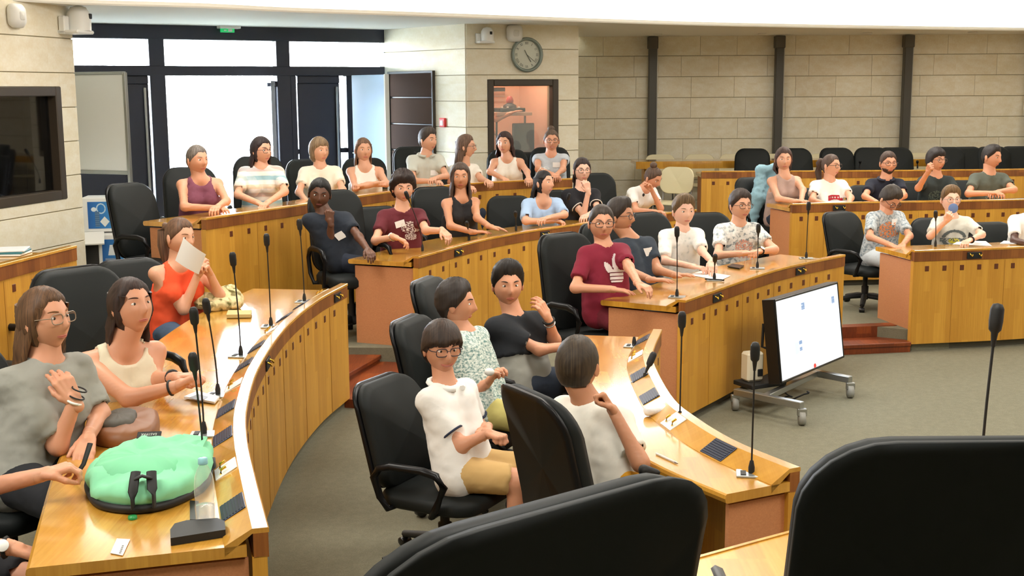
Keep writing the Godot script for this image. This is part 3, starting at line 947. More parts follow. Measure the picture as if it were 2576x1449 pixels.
# ---------------------------------------------------------------- desks
func desk(line: PackedVector2Array, side: float, base: float, lip: float, depth: float, label: String, spacing: float, first: float, plates: Array, ends: Array, grilles := 0.0, taper := 1.0) -> Node3D:
	# a curved council desk: front panel with inlays, dark fascia band, raised lip, glossy worktop, laminate end panels
	var o := thing("council_desk", label, "desk")
	var nn := normals2(line, side)
	var top := lip - 0.05
	var nt := PackedVector2Array()
	for k in nn.size(): nt.append(nn[k] * lerpf(1.0, taper, k / (nn.size() - 1.0)))
	var p := MB.new()
	p.sweep([Vector2(0.05, base), Vector2(0.05, base + 0.07), Vector2(0.09, base + 0.07), Vector2(0.09, base)], line, nn)
	put("plinth", p, mat(rgb(92, 88, 76), 0.95), o)
	p = MB.new()
	p.sweep([Vector2(0.0, base + 0.06), Vector2(0.0, lip - 0.09), Vector2(0.045, lip - 0.09), Vector2(0.045, base + 0.06)], line, nn)
	var fp := put("front_panel", p, M.front, o)
	p = MB.new()
	p.sweep([Vector2(-0.005, lip - 0.093), Vector2(-0.005, lip - 0.016), Vector2(0.04, lip - 0.016), Vector2(0.04, lip - 0.093)], line, nn)
	var bd := put("fascia_band", p, M.band, o)
	p = MB.new()
	p.sweep([Vector2(-0.008, lip - 0.016), Vector2(-0.008, lip - 0.003), Vector2(-0.004, lip), Vector2(0.042, lip), Vector2(0.125, top + 0.003), Vector2(0.125, top - 0.03), Vector2(0.042, lip - 0.016)], line, nn)
	put("raised_lip", p, M.top, o)
	p = MB.new()
	p.sweep([Vector2(0.06, top - 0.036), Vector2(0.06, top), Vector2(depth - 0.012, top), Vector2(depth - 0.003, top - 0.005), Vector2(depth, top - 0.018), Vector2(depth - 0.004, top - 0.032), Vector2(depth - 0.014, top - 0.036)], line, nt)
	put("worktop", p, M.top, o)
	# end panels
	for e in ends:
		var k: int = 0 if e == 0 else line.size() - 1
		var dir := ((line[0] - line[1]) if e == 0 else (line[k] - line[k - 1])).normalized()
		var a := line[k] - dir * 0.02
		var l2 := PackedVector2Array([a - dir * 0.02, a]) if e != 0 else PackedVector2Array([a, a - dir * 0.02])
		var n2 := PackedVector2Array([nt[k], nt[k]])
		var g := MB.new()
		g.sweep([Vector2(0.055, base + 0.0), Vector2(0.055, top - 0.05), Vector2(depth - 0.05, top - 0.05), Vector2(depth - 0.05, base + 0.0)], l2, n2)
		put("end_panel", g, M.salmon, o)
	# length along the front
	var acc := PackedFloat32Array([0.0])
	for k in range(1, line.size()): acc.append(acc[k - 1] + line[k].distance_to(line[k - 1]))
	var at := func(s: float, off: float, y: float) -> Transform3D:
		var j := 0
		while j < acc.size() - 2 and acc[j + 1] < s: j += 1
		var f := (s - acc[j]) / (acc[j + 1] - acc[j])
		var q := line[j].lerp(line[j + 1], f)
		var m := nn[j].lerp(nn[j + 1], f).normalized()
		var zz := Vector3(-m.x, 0, -m.y)
		return Transform3D(Basis(Vector3.UP.cross(zz), Vector3.UP, zz), Vector3(q.x + m.x * off, y, q.y + m.y * off))
	var inl := MB.new()
	inl.box(Transform3D.IDENTITY, Vector3(0.036, 0.044, 0.012), 0.002)
	var im := inl.mesh()
	var s := first
	while s < acc[acc.size() - 1] - 0.08:
		var q := put("inlay_square", im, M.inlay, fp)
		q.transform = at.call(s, 0.003, lip - 0.155)
		s += spacing
	# thin board joints in the front
	var joint := MB.new()
	joint.box(Transform3D.IDENTITY, Vector3(0.002, lip - 0.165 - base, 0.003))
	var jm := joint.mesh()
	s = first + spacing * 1.5
	while s < acc[acc.size() - 1] - 0.1:
		var q := put("board_joint", jm, M.joint, fp)
		q.transform = at.call(s, -0.0005, (lip - 0.1 + base + 0.06) / 2)
		s += spacing * 3.0
	for e in plates:
		var x: Transform3D = at.call(e, -0.009, lip - 0.056)
		var b := MB.new()
		b.box(x, Vector3(0.13, 0.055, 0.01), 0.002)
		var pl := put("hook_plate", b, M.black, bd)
		for h in [-0.04, 0.04]:
			var t := MB.new()
			t.tube([x * Vector3(h, 0.014, 0.004), x * Vector3(h, 0.006, 0.018), x * Vector3(h + 0.008, -0.006, 0.022), x * Vector3(h + 0.016, -0.001, 0.018), x * Vector3(h + 0.018, 0.01, 0.016)], 0.0045, 6)
			put("brass_hook", t, M.brass, pl)
	# loudspeaker grilles and brass plates on the inner slope of the lip
	if grilles > 0.0:
		var sl := atan2(0.05, 0.083)
		s = grilles
		var k := 0
		while s < acc[acc.size() - 1] - 0.1:
			var x: Transform3D = at.call(s, 0.0835, (lip + top) / 2 + 0.0035)
			x = x * Transform3D(Basis(Vector3.UP, PI), Vector3.ZERO) * Transform3D(Basis(Vector3.RIGHT, PI / 2 - (PI / 2 - sl)), Vector3.ZERO)
			var b := MB.new()
			var plate := k % 3 == 1
			b.box(x, Vector3(0.12 if plate else 0.15, 0.004, 0.086), 0.001)
			var gp := put("slope_plate" if plate else "speaker_grille", b, M.white if plate else mat(rgb(52, 60, 82), 0.35, 0.4), o)
			if plate:
				for h in [-0.035, 0.035]:
					var t := MB.new()
					t.tube([x * Vector3(h, 0.002, 0.02), x * Vector3(h, 0.016, 0.01), x * Vector3(h, 0.016, -0.01)], 0.005, 6)
					put("brass_hook", t, M.brass, gp)
			else:
				for h in 7:
					var t := MB.new()
					t.box(x.translated_local(Vector3(0, 0.003, -0.033 + h * 0.011)), Vector3(0.14, 0.003, 0.004))
					put("grille_bar", t, mat(rgb(34, 40, 58), 0.4), gp)
			s += 0.42
			k += 1
	return o

func build_desks():
	desk(D1, -1.0, 0.0, 0.86, 0.68, "curved glossy desk carrying the mint green backpack", 0.21, 0.3, [2.55, 4.55], [0, 1], 0.28)
	desk(D2, -1.0, 0.0, 0.89, 0.62, "curved wooden desk behind the white polo shirt and the raised hand", 0.235, 0.2, [0.7, 2.15, 3.55], [0, 1])
	desk(D3, -1.0, 0.17, 1.2, 0.62, "long curved desk of the row before the entrance", 0.22, 0.3, [3.0], [0, 1])
	desk(D0, -1.0, 0.17, 1.2, 0.6, "short curved desk below the dark booth window", 0.21, 0.1, [], [1])
	var d4 := curve([Vector2(1.089, -7.669), Vector2(1.352, -8.082), Vector2(1.979, -9.032), Vector2(2.665, -9.780)], 26)
	desk(d4, -1.0, 0.0, 0.83, 0.6, "curved wooden desk with the television standing in front of it", 0.19, 0.12, [0.5, 1.95], [0, 1])
	var d5 := curve([Vector2(0.850, -6.927), Vector2(0.736, -6.363), Vector2(0.703, -5.985), Vector2(0.709, -5.345), Vector2(0.765, -5.006), Vector2(0.868, -4.650), Vector2(1.038, -4.313)], 34)
	desk(d5, 1.0, 0.0, 0.79, 0.5, "pale glossy desk with an s-shaped lip beside the white polo shirt", 0.19, 0.15, [], [0, 1], 0.22, 0.66)
	var d6 := curve([Vector2(3.27, -9.93), Vector2(4.3, -10.14), Vector2(5.6, -10.6), Vector2(7.0, -11.3)], 26)
	desk(d6, -1.0, 0.0, 0.84, 0.66, "wooden desk standing alone beyond the aisle steps", 0.155, 0.12, [0.53], [0])
	var d7 := curve([Vector2(2.775, -12.155), Vector2(3.428, -12.285), Vector2(5.217, -12.523), Vector2(7.4, -13.2)], 26)
	desk(d7, -1.0, 0.17, 1.02, 0.6, "wooden desk of the row with the navy polo shirt", 0.165, 0.1, [0.5], [0])
	var d8 := curve([Vector2(2.379, -15.438), Vector2(4.526, -15.389), Vector2(6.442, -15.517), Vector2(8.2, -15.9)], 26)
	desk(d8, -1.0, 0.27, 1.13, 0.6, "empty wooden desk row before the far bench", 0.18, 0.15, [], [0])
	# plain bench top along the far wall
	var b := thing("far_bench", "long plain wooden bench table along the far wall", "bench")
	var l := PackedVector2Array([Vector2(1.712, -16.961), Vector2(9.2, -17.35)])
	var nn := normals2(l, -1.0)
	var m := MB.new()
	m.sweep([Vector2(0, 1.06), Vector2(0, 1.155), Vector2(0.006, 1.16), Vector2(0.5, 1.16), Vector2(0.5, 1.12), Vector2(0.03, 1.12), Vector2(0.03, 1.06)], l, nn)
	put("bench_top", m, M.top, b)
	for k in 5:
		var s := MB.new()
		s.cube(Vector3(lerpf(l[0].x + 0.15, 9.0, k / 4.0), 0.74, lerpf(l[0].y, -17.35, k / 4.0) - 0.3), Vector3(0.05, 0.76, 0.3), 0.004)
		put("support", s, M.front, b)
	# platform desk in front of the two large chairs: a plain glossy top with a pale edge
	var pd := curve([Vector2(0.217, -2.391), Vector2(0.519, -2.586), Vector2(0.605, -2.641), Vector2(1.190, -3.011), Vector2(1.814, -3.379)], 20)
	var pn := normals2(pd, 1.0)
	var o := thing("speakers_desk", "speakers' desk on the platform under the long microphone", "desk")
	var t := MB.new()
	t.sweep([Vector2(0, 1.122), Vector2(0, 1.156), Vector2(0.004, 1.16), Vector2(0.44, 1.16), Vector2(0.45, 1.15), Vector2(0.45, 1.13), Vector2(0.44, 1.122)], pd, pn)
	put("worktop", t, M.top, o)
	t = MB.new()
	t.sweep([Vector2(-0.006, 1.12), Vector2(-0.006, 1.163), Vector2(0.004, 1.163), Vector2(0.004, 1.12)], pd, pn)
	put("edge_strip", t, M.top, o)
	t = MB.new()
	t.sweep([Vector2(0.02, 0.44), Vector2(0.02, 1.12), Vector2(0.05, 1.12), Vector2(0.05, 0.44)], pd, pn)
	put("front_panel", t, M.front, o)

# ---------------------------------------------------------------- chairs
func make_chair() -> Node3D:
	# tall swivel chair; the sitter faces +z, the origin lies on the floor under the column
	var o := Node3D.new()
	var part := func(called: String, mb, m: Material, parent: Node = o):
		var e := MeshInstance3D.new()
		e.name = called
		e.mesh = mb.mesh() if mb is MB else mb
		e.material_override = m
		parent.add_child(e, true)
		return e
	var seat_bend := func(p: Vector3) -> Vector3: return Vector3(p.x, 0.39 + p.z - 0.35 * maxf(0.0, p.y - 0.1) * maxf(0.0, p.y - 0.1), p.y + 0.02)
	var lay := [[0.0, 0.0], [0.9, 0.0], [1.0, 0.02], [1.0, 0.06], [0.92, 0.085], [0.5, 0.094], [0.0, 0.096]]
	var so := round_box(0.5, 0.5, 0.13)
	var sc := cushion(so, lay, func(p): return seat_bend.call(p))
	part.call("seat", sc, M.chair)
	var back := func(p: Vector3) -> Vector3:
		var t := (p.y + 0.29) / 0.58
		return Vector3(p.x * (1.0 - 0.06 * t), 0.75 + p.y, -0.235 + p.z - 0.09 * t - 0.05 * t * t + 0.16 * p.x * p.x + 0.025 * sin(t * PI * 0.9))
	part.call("backrest", cushion(round_box(0.48, 0.58, 0.12), [[0.0, 0.0], [0.9, 0.0], [1.0, 0.018], [1.0, 0.045], [0.9, 0.07], [0.5, 0.08], [0.0, 0.082]], back), M.chair)
	part.call("back_shell", cushion(round_box(0.49, 0.59, 0.125), [[0.0, -0.02], [0.9, -0.02], [1.0, -0.01], [1.0, 0.006], [0.9, 0.01], [0.0, 0.012]], back), M.shell)
	for s in [-1.0, 1.0]:
		var a := MB.new()
		a.tube([Vector3(s * 0.2, 0.4, -0.12), Vector3(s * 0.27, 0.4, -0.13), Vector3(s * 0.285, 0.47, -0.16), Vector3(s * 0.285, 0.58, -0.19), Vector3(s * 0.285, 0.635, -0.16), Vector3(s * 0.285, 0.655, -0.1), Vector3(s * 0.285, 0.655, 0.06), Vector3(s * 0.285, 0.64, 0.13), Vector3(s * 0.285, 0.58, 0.17), Vector3(s * 0.285, 0.46, 0.13), Vector3(s * 0.275, 0.4, 0.1), Vector3(s * 0.2, 0.395, 0.09)], [0.016, 0.016, 0.018, 0.019, 0.02, 0.022, 0.022, 0.021, 0.019, 0.018, 0.016, 0.016], 8)
		part.call("armrest", a, M.shell)
	var c := MB.new()
	c.lathe([Vector2(0.03, 0.09), Vector2(0.032, 0.24), Vector2(0.022, 0.245), Vector2(0.022, 0.36), Vector2(0.1, 0.37), Vector2(0.1, 0.395)], Transform3D.IDENTITY, 14)
	part.call("column", c, M.black)
	for k in 5:
		var a := TAU * k / 5 + 0.3
		var d := Vector3(sin(a), 0, cos(a))
		var l := MB.new()
		l.tube([d * 0.02 + Vector3(0, 0.13, 0), d * 0.12 + Vector3(0, 0.12, 0), d * 0.3 + Vector3(0, 0.075, 0)], [0.03, 0.027, 0.02], 8)
		var lg = part.call("base_leg", l, M.black)
		var w := MB.new()
		w.lathe([Vector2(0.012, -0.024), Vector2(0.027, -0.022), Vector2(0.027, 0.022), Vector2(0.012, 0.024)], Transform3D(Basis(Vector3.UP, a) * Basis(Vector3.BACK, PI / 2), d * 0.3 + Vector3(0, 0.028, 0)), 12)
		w.tube([d * 0.3 + Vector3(0, 0.028, 0), d * 0.3 + Vector3(0, 0.078, 0)], 0.012, 6)
		part.call("caster", w, M.black_gloss, lg)
	return o

var chair0: Node3D
func place_chair(at: Vector3, turn: float, label: String, group := "black swivel chairs", tilt := 0.0) -> Node3D:
	var c: Node3D = chair0.duplicate()
	c.name = numbered("office_chair")
	add_child(c, true)
	c.position = at
	c.rotation.y = turn
	tag(c, label, "chair", group)
	return c

func build_chairs():
	chair0 = make_chair()
	# the two large chairs on the platform, their backs to the camera
	var c := place_chair(Vector3(-0.17, 0.42, -1.967), deg_to_rad(180 + 38), "black swivel chair with its back turned askew, beside its twin on the platform", "platform chairs")
	c.scale = Vector3(1.42, 1.11, 1.1)
	c = place_chair(Vector3(0.78, 0.42, -2.38), deg_to_rad(180), "black swivel chair squarely facing the speakers' desk on the platform", "platform chairs")
	c.scale = Vector3(1.25, 1.1, 1.1)
	for e in get_children():
		if e.has_meta("group") and e.get_meta("group") == "platform chairs": e.get_node("back_shell").material_override = M.chair
	# empty chairs of the row before the far bench
	for px in [Vector3(3.185, 1.197, -16.350), Vector3(3.863, 1.193, -16.350), Vector3(4.418, 1.186, -16.400), Vector3(4.829, 1.184, -16.400), Vector3(5.198, 1.182, -16.400), Vector3(5.844, 1.175, -16.450), Vector3(6.209, 1.173, -16.450), Vector3(6.537, 1.171, -16.450), Vector3(6.875, 1.166, -16.500)]:
		place_chair(Vector3(px.x, 0.3, px.z), rng.randf_range(-0.2, 0.2), "empty black swivel chair pulled up to the empty desk row", "empty chairs before the far bench")
	place_chair(Vector3(Vector3(-2.804, 1.186, -9.750).x, 0.38, -9.75), deg_to_rad(60), "empty black swivel chair beside the white display stand", "")
	place_chair(Vector3(Vector3(-2.797, 1.081, -7.100).x - 0.05, 0.175, -6.6), deg_to_rad(75), "empty black swivel chair before the short desk under the booth window", "")
	place_chair(Vector3(0.28, 0.38, -14.15), deg_to_rad(10), "empty black swivel chair behind the white strap top, its back to the booth window", "")
	# pale visitor chairs behind the far bench
	var w := make_white_chair()
	for px in [1665, 1765, 1853, 1948, 2080, 2172, 2262, 2330, 2436, 2545]:
		var p := Vector3((px - 1288) / 3100.0 * 18.05, 0.3, -18.05 + 0.04 * sin(px))
		var n: Node3D = w.duplicate()
		n.name = numbered("visitor_chair")
		add_child(n, true)
		n.position = p
		tag(n, "cream moulded visitor chair lined up behind the far bench", "chair", "cream chairs behind the far bench")
	var n: Node3D = w.duplicate()
	n.name = numbered("visitor_chair")
	add_child(n, true)
	n.position = Vector3(Vector3(2.029, 0.996, -15.600).x, 0.27, -15.6)
	n.rotation.y = -0.5
	tag(n, "cream visitor chair standing apart behind the person bending over the desk", "chair")
	w.free()

func make_white_chair() -> Node3D:
	var o := Node3D.new()
	var cream := mat(rgb(232, 222, 184), 0.5)
	var add := func(called: String, mb: MB, m: Material):
		var e := MeshInstance3D.new()
		e.name = called
		e.mesh = mb.mesh()
		e.material_override = m
		o.add_child(e, true)
	add.call("seat", cushion(round_box(0.46, 0.44, 0.1), [[0.0, 0.0], [0.95, 0.0], [1.0, 0.012], [0.95, 0.03], [0.0, 0.032]], func(p): return Vector3(p.x, 0.43 + p.z, p.y)), cream)
	add.call("backrest", cushion(round_box(0.46, 0.34, 0.12), [[0.0, 0.0], [0.95, 0.0], [1.0, 0.012], [0.95, 0.026], [0.0, 0.028]], func(p): return Vector3(p.x, 0.72 + p.y, -0.21 + p.z - 0.12 * p.y + 0.5 * p.x * p.x)), cream)
	for s in [-1, 1]:
		for f in [-1, 1]:
			var l := MB.new()
			l.tube([Vector3(s * 0.18, 0.43, f * 0.16), Vector3(s * 0.21, 0.0, f * 0.2)], 0.011, 6)
			add.call("leg", l, M.steel)
		var p := MB.new()
		p.tube([Vector3(s * 0.19, 0.42, -0.17), Vector3(s * 0.19, 0.6, -0.2)], 0.01, 6)
		add.call("back_post", p, M.steel)
	return o

# ---------------------------------------------------------------- microphones
func mic(base: Vector3, head: Vector3, label: String, plate := true, size := 1.0):
	var o := thing("gooseneck_microphone", label, "microphone", base, 0.0, "gooseneck microphones on the desks")
	var h := head - base
	var tilt := h.normalized()
	if plate:
		var p := MB.new()
		p.cube(Vector3(0, 0.004, 0), Vector3(0.11, 0.008, 0.085), 0.002, atan2(h.x, h.z))
		var po := put("base_plate", p, mat(rgb(172, 178, 178), 0.3, 0.6), o)
		var k := MB.new()
		k.cube(Vector3(-0.03, 0.009, 0.0), Vector3(0.02, 0.004, 0.05), 0.001, atan2(h.x, h.z))
		put("button_strip", k, M.black, po)
	var c := MB.new()
	c.lathe([Vector2(0.011, 0.0), Vector2(0.012, 0.03), Vector2(0.007, 0.055), Vector2(0.0, 0.056)], Transform3D.IDENTITY, 10)
	put("socket", c, M.black, o)
	var s := MB.new()
	var top := h - tilt * 0.045 * size
	var pts := []
	for k in 9:
		var t := k / 8.0
		pts.append(Vector3(top.x * t * t * (1.6 - 0.6 * t), lerpf(0.03, top.y, t), top.z * t * t * (1.6 - 0.6 * t)))
	s.tube(pts, 0.0036 * size, 6)
	put("gooseneck", s, M.black, o)
	var dir: Vector3 = (pts[8] - pts[7]).normalized()
	var ax := dir.cross(Vector3(0.3, 0, 1)).normalized()
	var x := Transform3D(Basis(ax, dir, ax.cross(dir)), pts[8])
	var f := MB.new()
	f.lathe([Vector2(0.005 * size, -0.035 * size), Vector2(0.009 * size, 0.0), Vector2(0.0155 * size, 0.008 * size), Vector2(0.0175 * size, 0.03 * size), Vector2(0.017 * size, 0.06 * size), Vector2(0.012 * size, 0.072 * size), Vector2(0.0, 0.075 * size)], x, 12)
	put("foam_head", f, M.black, o)

func build_microphones():
	mic(Vector3(-1.333, 0.810, -7.798), Vector3(-1.338, 1.323, -7.748), "microphone at the glossy desk's tip by the aisle steps")
	mic(Vector3(-1.388, 0.810, -6.967), Vector3(-1.384, 1.327, -6.917), "second microphone from the glossy desk's tip by the aisle steps")
	mic(Vector3(-1.388, 0.810, -6.166), Vector3(-1.396, 1.327, -6.116), "microphone between the glossy desk's tip and the beige book")
	mic(Vector3(-1.312, 0.810, -5.344), Vector3(-1.324, 1.239, -5.264), "microphone beside the white smartphone on the glossy desk")
	mic(Vector3(-1.218, 0.810, -4.710), Vector3(-1.209, 1.315, -4.610), "tall microphone just behind the mint backpack")
	mic(Vector3(-1.124, 0.810, -4.317), Vector3(-1.121, 1.219, -4.237), "microphone between the mint backpack and the water bottle")
	mic(Vector3(0.674, 0.740, -6.684), Vector3(0.649, 0.726, -6.584), "bent-down microphone at the tip of the pale desk")
	mic(Vector3(0.639, 0.740, -5.808), Vector3(0.667, 0.869, -5.828), "short microphone leaning over the s-shaped lip")
	mic(Vector3(0.711, 0.740, -5.089), Vector3(0.705, 1.209, -5.029), "tall microphone beside the packet of tissues")
	mic(Vector3(0.879, 0.740, -4.379), Vector3(0.869, 1.225, -4.319), "tall microphone beside the dark speaker grille near the end of the pale desk")
	mic(Vector3(1.095, 0.780, -8.070), Vector3(1.082, 1.232, -8.020), "microphone at the corner of the desk behind the television")
	mic(Vector3(1.459, 0.780, -8.780), Vector3(1.448, 0.967, -8.700), "microphone standing by the sheet of paper and the pen")
	mic(Vector3(1.884, 0.780, -9.361), Vector3(1.874, 1.105, -9.311), "microphone in front of the grey leaf t-shirt")
	mic(Vector3(2.387, 0.780, -9.900), Vector3(2.380, 1.221, -9.850), "microphone on the television desk near the aisle steps")
	mic(Vector3(-0.734, 0.840, -10.061), Vector3(-0.842, 1.322, -9.941), "microphone before the maroon script t-shirt", false)
	mic(Vector3(-0.375, 0.840, -10.772), Vector3(-0.387, 1.009, -10.672), "microphone in front of the black sleeveless top", false)
	mic(Vector3(0.041, 0.840, -11.490), Vector3(0.037, 1.022, -11.390), "microphone before the light blue blouse", false)
	mic(Vector3(0.522, 0.840, -12.196), Vector3(0.561, 1.115, -12.116), "microphone before the black top with the raised hand", false)
	mic(Vector3(1.240, 0.840, -13.067), Vector3(1.371, 1.047, -12.967), "microphone pointing at the person bending over the desk", false)
	mic(Vector3(-2.010, 1.150, -12.978), Vector3(-1.977, 1.514, -12.858), "microphone before the cream t-shirt", false)
	mic(Vector3(-1.029, 1.150, -13.342), Vector3(-1.027, 1.473, -13.222), "microphone before the pale grey polo shirt", false)
	mic(Vector3(3.656, 0.790, -10.554), Vector3(3.611, 1.089, -10.454), "microphone on the aisle desk before the yellow emblem", false)
	mic(Vector3(4.650, 1.080, -16.481), Vector3(4.623, 1.192, -16.381), "small microphone on the empty desk row above the red print shirt", false)
	mic(Vector3(5.396, 1.080, -16.409), Vector3(5.358, 1.191, -16.309), "small microphone on the empty desk row behind the navy polo shirt", false)
	mic(Vector3(1.184, 1.160, -3.004), Vector3(1.208, 1.587, -3.024), "long microphone on the speakers' desk", true, 1.0)

# ---------------------------------------------------------------- television on its trolley
func build_screen():
	var tl := Vector3(1.750, 0.747, -8.100); var tr := Vector3(2.348, 0.754, -8.800); var br := Vector3(2.398, 0.223, -8.740); var bl := Vector3(1.797, 0.203, -8.040)
	var nrm := (br - bl).cross(tl - bl).normalized()
	var o := thing("television", "flat black television showing a bright white page", "television", Vector3.ZERO)
	var fr := func(k: float, d0: float, d1: float) -> MB:
		var m := MB.new()
		var c := (tl + tr + bl + br) / 4
		var q := []
		for p in [bl, br, tr, tl]: q.append(p + (p - c) * k)
		var a := []; var b := []
		for p in q: a.append(p + nrm * d0); b.append(p + nrm * d1)
		m.flat(b)
		m.flat([a[3], a[2], a[1], a[0]])
		for i in 4: m.flat([a[i], a[(i + 1) % 4], b[(i + 1) % 4], b[i]])
		return m
	put("housing", fr.call(0.035, -0.085, 0.0), M.black_gloss, o)
	for e in [[bl, br], [br, tr], [tr, tl], [tl, bl]]:
		var m := MB.new()
		m.tube([e[0], e[1]], 0.009, 6)
		put("bezel", m, M.black_gloss, o)
	var im := texture(256, func(u, w):
		var c := rgb(244, 248, 252)
		for r in [[0.41, 0.16, 0.05, 0.09], [0.9, 0.2, 0.045, 0.09], [0.33, 0.6, 0.05, 0.045], [0.33, 0.68, 0.04, 0.04]]:
			if absf(u - r[0]) < r[2] / 2 and absf(w - r[1]) < r[3] / 2: c = rgb(120, 150, 190) if fposmod(w * 60, 1.0) > 0.3 else rgb(190, 205, 225)
		if absf(u - 0.27) < 0.03 and absf(w - 0.65) < 0.08: c = rgb(224, 234, 244)
		if u > 0.08 and u < 0.86 and fposmod(w * 14.0, 1.0) < 0.1 and sin(u * 40.0 + floorf(w * 14.0) * 9.0) > 0.2: c = rgb(228, 236, 244)
		if Vector2(u - 0.52, (w - 0.965) * 0.6).length() < 0.02: c = rgb(226, 70, 60)
		return c)
	var sm := StandardMaterial3D.new()
	sm.albedo_color = Color.BLACK
	sm.roughness = 0.2
	sm.emission_enabled = true
	sm.emission_texture = im
	sm.emission = Color.WHITE
	sm.emission_operator = BaseMaterial3D.EMISSION_OP_MULTIPLY
	sm.emission_energy_multiplier = 1.25
	var sc := MB.new()
	sc.quv(bl + nrm * 0.004, br + nrm * 0.004, tr + nrm * 0.004, tl + nrm * 0.004)
	put("screen", sc, sm, o)
	var li := AreaLight3D.new()
	li.name = "light"
	li.area_size = Vector2(0.95, 0.52)
	li.light_energy = 0.25
	li.light_color = rgb(232, 242, 255)
	li.area_range = 12.0
	li.area_attenuation = 2.0
	li.shadow_enabled = true
	o.add_child(li)
	li.position = (tl + br) / 2 + nrm * 0.02
	li.basis = Basis.looking_at(nrm, (tl - bl).normalized())
	# trolley
	var t := thing("television_trolley", "grey steel trolley on castors carrying the television", "trolley", Vector3.ZERO)
	var a0 := Vector3(1.502, 0.130, -8.090); var a1 := Vector3(1.864, 0.130, -7.711); var b0 := Vector3(2.021, 0.130, -8.797); var b1 := Vector3(2.367, 0.130, -8.413)
	var bar := func(called: String, p: Vector3, q: Vector3, w: float, h: float, m: Material):
		var mb := MB.new()
		var d := (q - p).normalized()
		var x := d.cross(Vector3.UP).normalized()
		mb.box(Transform3D(Basis(x, x.cross(d), -d) if absf(d.y) < 0.9 else Basis(), (p + q) / 2), Vector3(w, h, p.distance_to(q)) if absf(d.y) < 0.9 else Vector3(w, p.distance_to(q), h), 0.004)
		return put(called, mb, m, t)
	bar.call("foot_bar", a0, a1, 0.05, 0.045, M.steel)
	bar.call("foot_bar", b0, b1, 0.05, 0.045, M.steel)
	var am := a0.lerp(a1, 0.45); var bm := b0.lerp(b1, 0.45)
	bar.call("cross_bar", am, bm, 0.05, 0.04, M.steel)
	var mid := (tl + br) / 2 - nrm * 0.14
	var foot := Vector3(mid.x, 0.14, mid.z) - nrm * Vector3(0.05, 0, 0.05)
	for e in [-0.16, 0.16]:
		var sd: Vector3 = (br - bl).normalized() * e
		bar.call("upright", foot + sd, Vector3(foot.x + sd.x, mid.y + 0.12, foot.z + sd.z), 0.05, 0.03, M.steel)
	bar.call("mount_plate", mid - (br - bl).normalized() * 0.2, mid + (br - bl).normalized() * 0.2, 0.03, 0.2, M.black)
	for p in [a0, a1, b0, b1]:
		var w := MB.new()
		w.lathe([Vector2(0.01, -0.02), Vector2(0.045, -0.018), Vector2(0.045, 0.018), Vector2(0.01, 0.02)], Transform3D(Basis(Vector3.BACK, PI / 2), Vector3(p.x, 0.046, p.z)), 16)
		var wo := put("caster", w, mat(rgb(150, 150, 144), 0.5), t)
		var k := MB.new()
		k.cube(Vector3(p.x, 0.085, p.z), Vector3(0.06, 0.05, 0.03), 0.004)
		put("fork", k, M.steel, wo)
	var hd := MB.new()
	var h0 := Vector3(1.732, 0.562, -8.250)
	hd.tube([h0, h0 + Vector3(-0.02, 0, 0), h0 + Vector3(-0.025, -0.16, 0), h0 + Vector3(0.01, -0.17, 0)], 0.01, 6)
	put("side_handle", hd, M.black, t)
	var tray := MB.new()
	var tp := Vector3(1.638, 0.166, -8.200)
	tray.cube(tp + Vector3(0.05, 0, 0), Vector3(0.3, 0.03, 0.2), 0.004, 0.5)
	put("tray", tray, M.black, t)
	var wb := thing("projector_box", "cream box with a dark socket on the television trolley's tray", "box", tp + Vector3(-0.005, 0.016, 0.0), 0.4)
	var wm := MB.new()
	wm.cube(Vector3(0, 0.1, 0), Vector3(0.13, 0.2, 0.1), 0.015)
	put("housing", wm, mat(rgb(222, 214, 190), 0.5), wb)
	var ws := MB.new()
	ws.cube(Vector3(0.03, 0.06, 0.051), Vector3(0.04, 0.05, 0.012), 0.004)
	put("socket", ws, M.black, wb)
	var cb := thing("power_cable", "black power cable looping below the television", "cable", Vector3.ZERO)
	var cm := MB.new()
	var c0 := Vector3(1.832, 0.116, -8.250)
	var pts := []
	for k in 15:
		var t2 := k / 14.0
		pts.append(c0 + Vector3(0.16 * t2 + 0.06 * sin(t2 * 9.0), -0.1 * sin(t2 * PI) - 0.02 * sin(t2 * 14.0), 0.03 * cos(t2 * 7.0)))
	cm.tube(pts, 0.006, 6)
	put("cable", cm, M.black, cb)

# ---------------------------------------------------------------- things on the desks and in the room
func item(called: String, label: String, category: String, at: Vector3, part: String, mb: MB, m: Material, turn := 0.0, group := "") -> Node3D:
	var o := thing(called, label, category, at, turn, group)
	put(part, mb, m, o)
	return o

func sheet(called: String, label: String, a: Vector3, b: Vector3, c: Vector3, d: Vector3, m: Material, th := 0.002) -> Node3D:
	var o := thing(called, label, "paper")
	var mb := MB.new()
	var up := (b - a).cross(d - a).normalized()
	if up.y < 0: up = -up
	var lo := [a, b, c, d]; var hi := []
	for p in lo: hi.append(p + up * th)
	var f := hi.duplicate()
	if (f[1] - f[0]).cross(f[2] - f[0]).dot(up) < 0: f.reverse()
	mb.flat(f)
	for k in 4: mb.flat([lo[k], lo[(k + 1) % 4], hi[(k + 1) % 4], hi[k]])
	put("page", mb, m, o)
	return o

